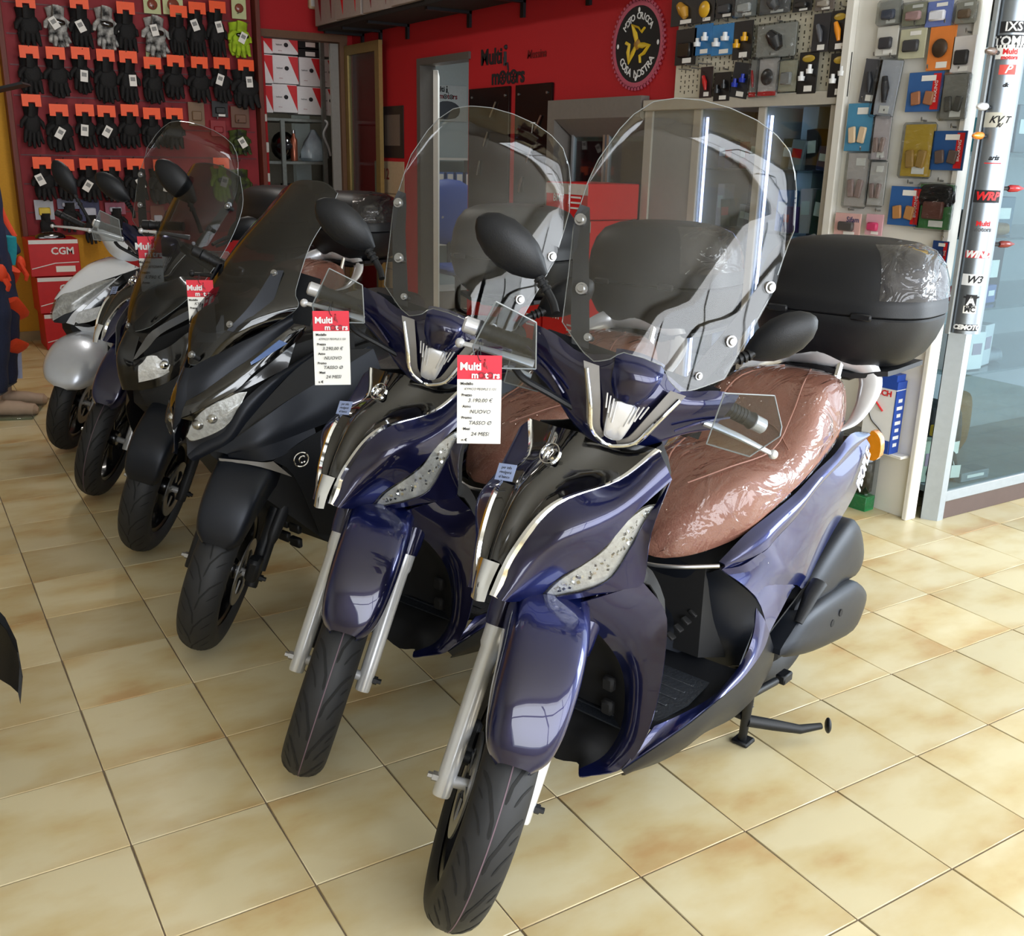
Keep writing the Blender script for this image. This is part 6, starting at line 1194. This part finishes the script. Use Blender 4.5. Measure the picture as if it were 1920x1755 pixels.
MB().box((0, 0, .20), (.06, .22, .26), .02).obj('clamshell', BLKG, t); MB().box((-.005, 0, .035), (.07, .24, .07), .003).obj('green_card', cm('#1f8a4c'), t); MB().box((-.01, 0, .19), (.08, .25, .37), .01).obj('bag', BAG, t); text_at('ITALIA', .03, WCARD, frame((-.0415, 0, .04), (0, -1, 0), (0, 0, 1)), t)
t = thing('waste_tray', 'black flat tray leaning behind the nearest scooter against the white panel', 'tray', (3.70, 3.18, 0), .1); MB().box((0, 0, .16), (.03, .3, .32), .012, Matrix.Rotation(.12, 3, 'Y')).obj('tray', BLKG, t); MB().box((-.022, .05, .05), (.004, .03, .02), .001).obj('sticker', WPAPER, t)
# ---------------------------------------------------------------- corner showcase
sc_ = thing('showcase', 'aluminium framed glass corner showcase at the right edge', 'showcase', (0, 0, 0)); AF = mat('anodised_frame', '#aeb6bd', .4, .4, bump=.02, var=.05)
b = MB(); b.prism([(3.868, 2.665, 0), (3.905, 2.605, 0), (3.945, 2.605, 0), (3.945, 2.64, 0), (3.91, 2.665, 0)], (0, 0, 3.0)); b.obj('corner_post', AF, sc_)
MB().box2((3.945, 2.612, 0), (6.2, 2.63, .085), .002).obj('plinth', cm('#5c4c48'), sc_); MB().box2((3.945, 2.606, .085), (6.2, 2.634, .135), .003).obj('lower_rail', AF, sc_)
MB().box2((3.945, 2.616, .135), (6.2, 2.622, 2.1)).obj('front_glass', PANE, sc_); MB().box2((3.872, 2.668, 0), (3.90, 2.672, 3.0)).obj('side_glass', cm('#23262b', .1), sc_)
MB().box2((3.95, 3.30, 0), (6.2, 3.345, 3.0)).obj('back_panel', cm('#9aa3aa'), sc_); MB().box2((3.95, 2.63, .1), (6.2, 3.295, .13)).obj('bottom', cm('#8f989e'), sc_)
for zz in (.66, .95, 1.25, 1.6): MB().box2((3.95, 2.65, zz-.01), (6.2, 3.27, zz)).obj('glass_shelf', PANE, sc_)
for x in (4.20, 4.62): MB().box2((x-.012, 3.275, .13), (x+.012, 3.295, 2.1)).obj('shelf_post', AF, sc_)
MB().box2((3.90, 2.60, 2.10), (6.2, 3.345, 2.18), .003).obj('head_rail', cm('#3a322c'), sc_)
MB().box2((3.89, 2.59, 2.185), (6.2, 2.63, 2.6), .003).obj('yellow_fascia', cm('#e6b81c'), sc_); MB().box2((3.889, 2.588, 2.18), (6.2, 2.632, 2.205), .002).obj('brown_strip', cm('#8a4a1c'), sc_)
IT = [('box', 'white carton, leftmost of the waist-high showcase shelf', (4.02, 2.78, 0.664), (.10, .14, .19), '#d4d8e0'), ('box', 'white carton with pink edge on the showcase shelf', (4.13, 2.76, 0.664), (.10, .14, .17), '#dde0e6'), ('box', 'tall white carton on the showcase shelf', (4.25, 2.80, 0.664), (.11, .14, .19), '#c8ccd6'), ('bag', 'grey plastic parts bag on the showcase shelf', (4.37, 2.80, 0.664), (.16, .12, .06), '#8a94a0'),
      ('bag', 'black tank bag with white piping in the showcase', (4.12, 2.85, 0.134), (.22, .18, .34), '#141519'), ('bag', 'black saddle bag behind the tank bag in the showcase', (4.34, 2.98, 0.134), (.26, .2, .28), '#1b1d22'), ('bag', 'dark waist bag with white tag on the showcase floor', (4.06, 2.74, 0.134), (.16, .1, .14), '#15171c'), ('box', 'flat packed clear box at the front of the showcase floor', (4.22, 2.70, 0.134), (.2, .09, .045), '#7e8892'), ('box', 'yellow and black small box low in the showcase', (3.99, 2.72, .36), (.06, .06, .05), '#cfae2a'), ('box', 'pale green carton in the showcase corner', (4.0, 2.80, 0.134), (.08, .12, .2), '#a8bcae'), ('bag', 'amber bag at the back of the showcase', (4.60, 3.05, 0.134), (.16, .12, .3), '#7a5a34'),
      ('box', 'red topped small box on the upper showcase shelf', (4.12, 2.80, 0.954), (.08, .08, .07), '#b83040'), ('box', 'black carton on the upper showcase shelf', (4.30, 2.85, 0.954), (.14, .12, .26), '#1c1f24'), ('box', 'blue cap carton on the upper showcase shelf', (4.22, 2.78, 0.954), (.09, .1, .08), '#5a6aa0'), ('bag', 'black gloves bag on the eye-level showcase shelf', (4.14, 2.85, 1.254), (.18, .14, .10), '#16181c'), ('box', 'blue grey carton on the eye-level showcase shelf', (4.33, 2.85, 1.254), (.12, .12, .16), '#4c6478'), ('bag', 'brown pouch on the eye-level showcase shelf', (4.24, 2.76, 1.254), (.12, .08, .05), '#8a6a3a'), ('box', 'teal carton on the top showcase shelf', (4.18, 2.86, 1.604), (.14, .12, .14), '#3f8a98'), ('box', 'grey carton on the top showcase shelf', (4.36, 2.86, 1.604), (.12, .12, .2), '#68727c')]
for cat, d, p, dim, c_ in IT:
    t = thing('soft_bag' if cat == 'bag' else 'product_box', d, cat, p, random.uniform(-.3, .3))
    if cat == 'bag':
        a, b_, h = dim; pillow(MB(), [(-a/2, -.0, 0), (a/2, -.0, 0), (a*.46, -.0, h*.9), (a*.2, 0, h), (-a*.2, 0, h), (-a*.46, -.0, h*.9)], (0, b_*.5, 0), b_*.5, 3).obj('body', mat('bag_'+c_[1:], c_, .6, bump=.2, scale=60, var=.2), t)
        if c_ in ('#141519', '#15171c'):
            MB().tube(cr([(-a*.3, -b_*.42, h*.15), (-a*.3, -b_*.42, h*.7), (a*.2, -b_*.42, h*.75), (a*.25, -b_*.42, h*.2)], 3), .005, 6).obj('piping', WCARD, t); MB().box((a*.3, -b_*.52, h*.4), (.05, .002, .06)).obj('white_tag', WPAPER, t)
    else:
        MB().box((0, 0, dim[2]/2), dim, .003).obj('carton', cm(c_), t); MB().box((0, -dim[1]/2-.001, dim[2]*.55), (dim[0]*.6, .002, dim[2]*.3)).obj('print', WCARD if c_ < '#9' else cm('#9a8aa0'), t)
# silver display tube with stickers and indicator lamps
tb_ = thing('display_tube', 'silver upright tube covered in brand stickers at the showcase corner', 'tube', (3.775, 2.535, 0)); TR = .066
MB().lathe([(0, .885), (TR, .885), (TR, 2.16), (0, 2.16)], n=40).obj('tube', mat('satin_silver', '#8f979f', .34, .85, bump=.02, scale=40, stretch=(1, 1, .04), var=.06), tb_)
for s in (-1, 1): MB().box((s*.076, .02, 1.52), (.012, .02, 1.28), .002).obj('side_rail', AF, tb_)
def stick(s, z, size, m, bg=None, w_=.09, h=.04, shear=.0, bold=.001):
    a0 = -2.38; t = None
    def cyl(p, r_): a = a0+p[0]/TR; return (r_*math.cos(a), r_*math.sin(a), z+p[1])
    if bg is not None:
        rows = [[cyl((-w_/2+w_*i/8, -h/2+h*j/2), TR+.0006) for j in range(3)] for i in range(9)]; t = MB().grid(rows).obj('sticker', bg, tb_)
    me = text_me(s, size, m, shear, bold, .0004).copy()
    for v in me.vertices: q = cyl((v.co.x, v.co.y), TR+.0012+v.co.z*.5); v.co = q
    o = bpy.data.objects.new('sticker_text', me); C.objects.link(o); o.parent = t or tb_
stick('IXS', 2.045, .045, WCARD, INK, .10, .04); stick('TOMM', 1.995, .045, WCARD, INK, .115, .045, .0, .0015); stick('Multi', 1.958, .026, REDC, WPAPER, .105, .05); stick('motors', 1.938, .02, REDC)
stick('P', 1.895, .04, WCARD, cm('#d8524a'), .06, .035, .4); stick('dk', 1.84, .02, INK, None, shear=.3); stick('KV T', 1.715, .035, INK, cm('#c9c8bc'), .115, .055, .4); stick('R/', 1.695, .02, INK, None, shear=.4)
stick('aris', 1.575, .026, INK, None, shear=.3); stick('____', 1.567, .03, REDC); stick('WRP', 1.43, .042, REDC, INK, .105, .048, .2, .002); stick('Multi', 1.325, .026, REDC); stick('motors', 1.303, .024, cm('#55565a'))
stick('WIND', 1.205, .036, WCARD, cm('#b8323a'), .10, .028, .3, .002); stick('W3', 1.105, .040, INK, cm('#dfe2e6'), .095, .045, .3, .001); stick('MOTOPARTS', 1.035, .010, INK); stick('MC', .985, .028, INK, WPAPER, .05, .03); stick('A', 1.018, .045, WCARD, INK, .042, .055, 0, .002); stick('CEMOTO', .912, .026, WCARD, INK, .09, .026, .2, .0015)
LEN = [('grey smoked', '#6a5a50', (-.07, 1.955), 0), ('clear white', '#d6d8dc', (-.07, 1.76), 1), ('amber', '#e8861c', (-.07, 1.655), 2), ('red', '#a8242c', (.075, 1.46), 3), ('dark red', '#7a2a26', (.075, 1.24), 4)]
for nm, c_, (dx, z), k in LEN:
    s = -1 if dx < 0 else 1
    t = thing('indicator_lamp', '%s indicator lamp on the %s of the silver tube' % (nm, 'shop side' if s < 0 else 'showcase side'), 'lamp', (3.775+dx*1.02, 2.535-.01, z))
    MB().tube([(0, 0, 0), (s*.045, -.01, 0)], .008, 8).obj('stalk', BLKP, t); b = MB(); b.tube([(s*.04, -.009, 0), (s*.05, -.012, 0), (s*.085, -.02, 0), (s*.115, -.028, 0)], [.012, .018, .017, .004], 12, sq=.8); b.obj('lens', cm(c_, .2), t)

# ---------------------------------------------------------------- price tags hung from the levers
def price_tag(label, top, w_, h, lines, facing):
    """top: lever point the string is tied to; facing: direction (x, y) towards which the card faces"""
    f = Vector((facing[0], facing[1], 0)).normalized(); right = Vector((-f.y, f.x, 0)); M = frame(Vector(top)-Vector((0, 0, .015)), right, (0, 0, 1)); t = thing('price_tag', label, 'tag', (0, 0, 0), 0, 'price tags on the scooters')
    t.matrix_world = M; L = Matrix
    b = MB(); rows = [[(x, y, .004*math.sin(y*14)) for x in (-w_/2, w_/2)] for y in [-h*.27-h*.73*k/8 for k in range(9)]]; b.sheet(rows, .0008).obj('card', WPAPER, t)
    b = MB(); b.sheet([[(x, y, .004*math.sin(y*14)) for x in (-w_/2, w_/2)] for y in [-h*.27*k/3 for k in range(4)]], .0008).obj('red_head', mat('pinkish_red_card', '#d8283e', .5, var=.03), t)
    z = .0012
    text_at('Multi', h*.115, WCARD, L.Translation((-w_*.20, -h*.125, z)), t, 0, h*.004); text_at('m', h*.10, WCARD, L.Translation((-w_*.10, -h*.22, z)), t, 0, h*.003); text_at('t', h*.10, WCARD, L.Translation((w_*.16, -h*.22, z)), t, 0, h*.003); text_at('rs', h*.10, WCARD, L.Translation((w_*.38, -h*.22, z)), t, 0, h*.003)
    for x in (.05, .25): g = MB(); g.lathe([(h*.026, -.0004), (h*.026, .0004), (h*.038, .0004), (h*.038, -.0004)], (w_*x, -h*.222, z), 'Z', 14, closed=True); g.obj('wheel_mark', cm('#7a1a28'), t)
    rider(MB(), L.Translation((w_*.12, -h*.13, z)), h*.10).obj('rider_mark', cm('#8a1420'), t)
    y = -.315
    for k, (a, b_) in enumerate(lines):
        if a: text_at(a, h*.042, INK, L.Translation((-w_*.28, h*y, z)), t, 0, h*.0012)
        if b_: text_at(b_, h*(.062 if len(b_) < 12 else .050*min(1, 13/len(b_))), cm('#23262c'), L.Translation((w_*.02, h*(y-.060), z)), t, .25)
        y -= .128
    text_at('n \u20ac', h*.045, INK, L.Translation((-w_*.33, -h*.955, z)), t, 0, h*.001)
    s = MB(); s.tube(cr([(0, .016, -.004), (-.004, .004, .004), (0, -h*.05, .004), (.003, -h*.055, -.002), (.002, 0, -.004), (0, .016, -.004)], 4), .0009, 6); s.obj('string', INK, t)
    return t
price_tag('price tag reading 3.190 euro on the foremost scooter', (0.954, 1.657, 1.189), .0865, .178, [('Modello', 'KYMCO PEOPLE S 125'), ('Prezzo', '3.190,00 \u20ac'), ('Anno', 'NUOVO'), ('Promo', 'TASSO \u00d8'), ('Mesi', '24 MESI')], (-.50, -.86))
price_tag('price tag reading 3.290 euro on the second blue scooter', (0.91, 2.313, 1.187), .088, .185, [('Modello', 'KYMCO PEOPLE S 150'), ('Prezzo', '3.290,00 \u20ac'), ('Anno', 'NUOVO'), ('Promo', 'TASSO \u00d8'), ('Mesi', '24 MESI')], (-.38, -.92))
price_tag('price tag half hidden by the matte dark maxi scooter', (0.801, 3.094, 1.179), .078, .19, [('Modello', 'KYMCO'), ('Prezzo', ''), ('', ''), ('', ''), ('', '')], (-.38, -.92))
price_tag('price tag on the lever of the gloss black scooter', (0.88, 4.101, 1.23), .086, .31, [('Modello', 'KYMCO XTOWN 300'), ('Prezzo', '4.790 \u20ac'), ('Anno', 'N'), ('Promo', '24'), ('Mesi', '')], (-.32, -.95))
# ---------------------------------------------------------------- shop dummy in motocross gear, left edge
NAVY = mat('navy_gear_fabric', '#1f2a4a', .75, bump=.3, scale=90, var=.15); ORF = mat('orange_gear_fabric', '#e8451c', .7, bump=.2, scale=90, var=.08); TEAL = mat('teal_gear_fabric', '#1f9aa8', .7, bump=.2, scale=90, var=.08); SKIN = mat('dummy_skin', '#b39a86', .6, var=.05); LBF = mat('pale_blue_fabric', '#aeb9dc', .7, var=.06)
dm = thing('mannequin', 'shop mannequin in navy and orange motocross gear at the left edge', 'mannequin', (.49, 6.62, 0), math.radians(72))
mb = MB()
def leg(s): return [(s*.10, .0, .92), (s*.115, -.015, .72), (s*.12, -.03, .52), (s*.125, 0, .30), (s*.12, .01, .14)]
for s in (-1, 1): mb.tube(cr(leg(s), 3), [.118]*3+[.11]*3+[.09]*3+[.082]*3+[.07], 16)
mb.tube(cr([(0, 0, .80), (0, 0, 1.0), (0, .01, 1.2), (0, .02, 1.42), (0, .02, 1.52)], 3), [.15]*3+[.155]*3+[.17]*3+[.19]*3+[.07], 18, sq=.72)
for s in (-1, 1): mb.tube(cr([(s*.17, .02, 1.44), (s*.24, .02, 1.28), (s*.25, -.02, 1.08), (s*.24, -.12, .90)], 3), [.075]*3+[.065]*3+[.055]*3+[.045], 14)
sk = mb.obj('gear_suit', NAVY, dm)
rm = sk.modifiers.new('remesh', 'REMESH'); rm.mode = 'VOXEL'; rm.voxel_size = .018; rm.use_smooth_shade = True; sm = sk.modifiers.new('smooth', 'SMOOTH'); sm.iterations = 4
def patch(nm, m, pts, r, sq=.35): MB().tube(cr(pts, 3), r, 12, sq=sq, up=(1, 0, .1)).obj(nm, m, dm)
patch('knee_panel', ORF, [(.02, -.10, .66), (.08, -.12, .60), (.16, -.115, .55), (.215, -.04, .52), (.22, .05, .50)], .055); patch('thigh_panel', ORF, [(.10, -.12, .84), (.18, -.08, .78), (.225, -.01, .70)], .05); patch('side_stripe', TEAL, [(.17, -.10, 1.02), (.19, -.09, .94), (.20, -.07, .86)], .05); patch('cuff_panel', LBF, [(.17, -.06, .34), (.18, -.05, .24), (.175, -.045, .16)], .04); patch('shin_panel', ORF, [(.02, -.08, .40), (.08, -.105, .37), (.15, -.10, .35), (.20, -.03, .37), (.2, .05, .40)], .055); patch('sleeve_panel', ORF, [(.295, -.02, 1.25), (.295, -.05, 1.12), (.28, -.1, 1.0)], .035); patch('logo_patch', WCARD, [(.212, -.04, .80), (.218, -.03, .76)], .02)
for s in (-1, 1):
    g = MB(); c_ = Vector((s*.24, -.14, .85)); g.ball(c_, .035, .028, .05, n=12, m=8)
    for k in range(4): g.tube([c_+Vector((-.024+.016*k, -.01, -.03)), c_+Vector((-.026+.017*k, -.028, -.07)), c_+Vector((-.026+.017*k, -.02, -.105+.008*abs(k-1.5)))], [.010, .009, .007], 8)
    g.tube([c_+Vector((-s*.03, -.005, .01)), c_+Vector((-s*.045, -.02, -.02)), c_+Vector((-s*.04, -.03, -.05))], [.011, .010, .007], 8); g.obj('glove', ORF, dm)
    f = MB(); f.tube(cr([(s*.12, .02, .15), (s*.12, .02, .06), (s*.125, -.05, .045), (s*.13, -.15, .035), (s*.135, -.22, .026)], 3), [.055]*3+[.052]*3+[.05]*3+[.042]*3+[.018], 12, sq=.9); f.obj('foot', SKIN, dm); MB().tube([(s*.12, .03, .20), (s*.12, -.01, .12)], [.055, .06], 14).obj('ankle_strap', cm('#2c2d33'), dm)
MB().ball((0, .0, 1.70), .125, .15, .14).obj('helmet_shell', BLKG, dm); MB().prism([(-.09, -.10, 1.80), (.09, -.10, 1.80), (.11, -.34, 1.86), (-.11, -.34, 1.86)], (0, .01, .012)).obj('helmet_peak', BLKP, dm); MB().tube([(0, .02, 1.5), (0, .02, 1.62)], .055, 12).obj('neck', SKIN, dm)
MB().box((0, .0, .006), (.52, .42, .012), .003).obj('base_plate', PANE, dm); MB().tube([(.12, .05, .01), (.12, .05, .16)], .006, 8).obj('support_rod', STEEL, dm)
# ---------------------------------------------------------------- motorcycle cut by the left edge
mc = thing('motorcycle', 'black motorcycle wheel and mudguard cut by the left picture edge', 'motorcycle', (-.175, 2.56, 0), math.radians(202))
wheel((0, 0, .29), .29, .12, .215, None, mc, 'rear_wheel', pattern='x', disc_y=.05)
rows = []
for k in range(10):
    a = math.radians(10-k*13); r_ = .325; rows.append([(r_*math.sin(a)*1.0, y, .29+r_*math.cos(a)-dz) for y, dz in ((-.07, .04), (-.066, .008), (-.03, 0), (.03, 0), (.066, .008), (.07, .04))])
MB().sheet(rows, .004).obj('rear_mudguard', BLKP, mc)
for s in (-1, 1): MB().tube([(0, s*.09, .29), (.30, s*.10, .34), (.45, s*.08, .40)], [.02, .022, .024], 10).obj('swing_arm', BLKP, mc); MB().tube([(.02, s*.10, .33), (.10, s*.11, .62)], .022, 10).obj('shock_absorber', STEEL, mc)
MB().box((.55, 0, .48), (.36, .26, .34), .06).obj('engine', BLKM, mc); simple_seat(mc, SEATB, [(.12, .08, .74, .80), (.3, .12, .72, .80), (.55, .13, .70, .78), (.75, .10, .72, .80)])
pillow(MB(), [(.70, 0, .72), (1.1, 0, .74), (1.16, 0, .92), (.9, 0, .97), (.72, 0, .86)], (0, .14, 0), .14, 3).obj('tank', BLKG, mc)
wheel((1.42, 0, .29), .29, .11, .215, None, mc, 'front_wheel', pattern='x', disc_y=.05)
for s in (-1, 1): MB().tube([(1.42, s*.10, .29), (1.12, s*.10, .98)], .022, 10).obj('fork_leg', STEEL, mc)
MB().tube([(1.08, -.36, 1.04), (1.12, -.1, 1.0), (1.12, .1, 1.0), (1.08, .36, 1.04)], .013, 10).obj('handlebar', BLKP, mc)
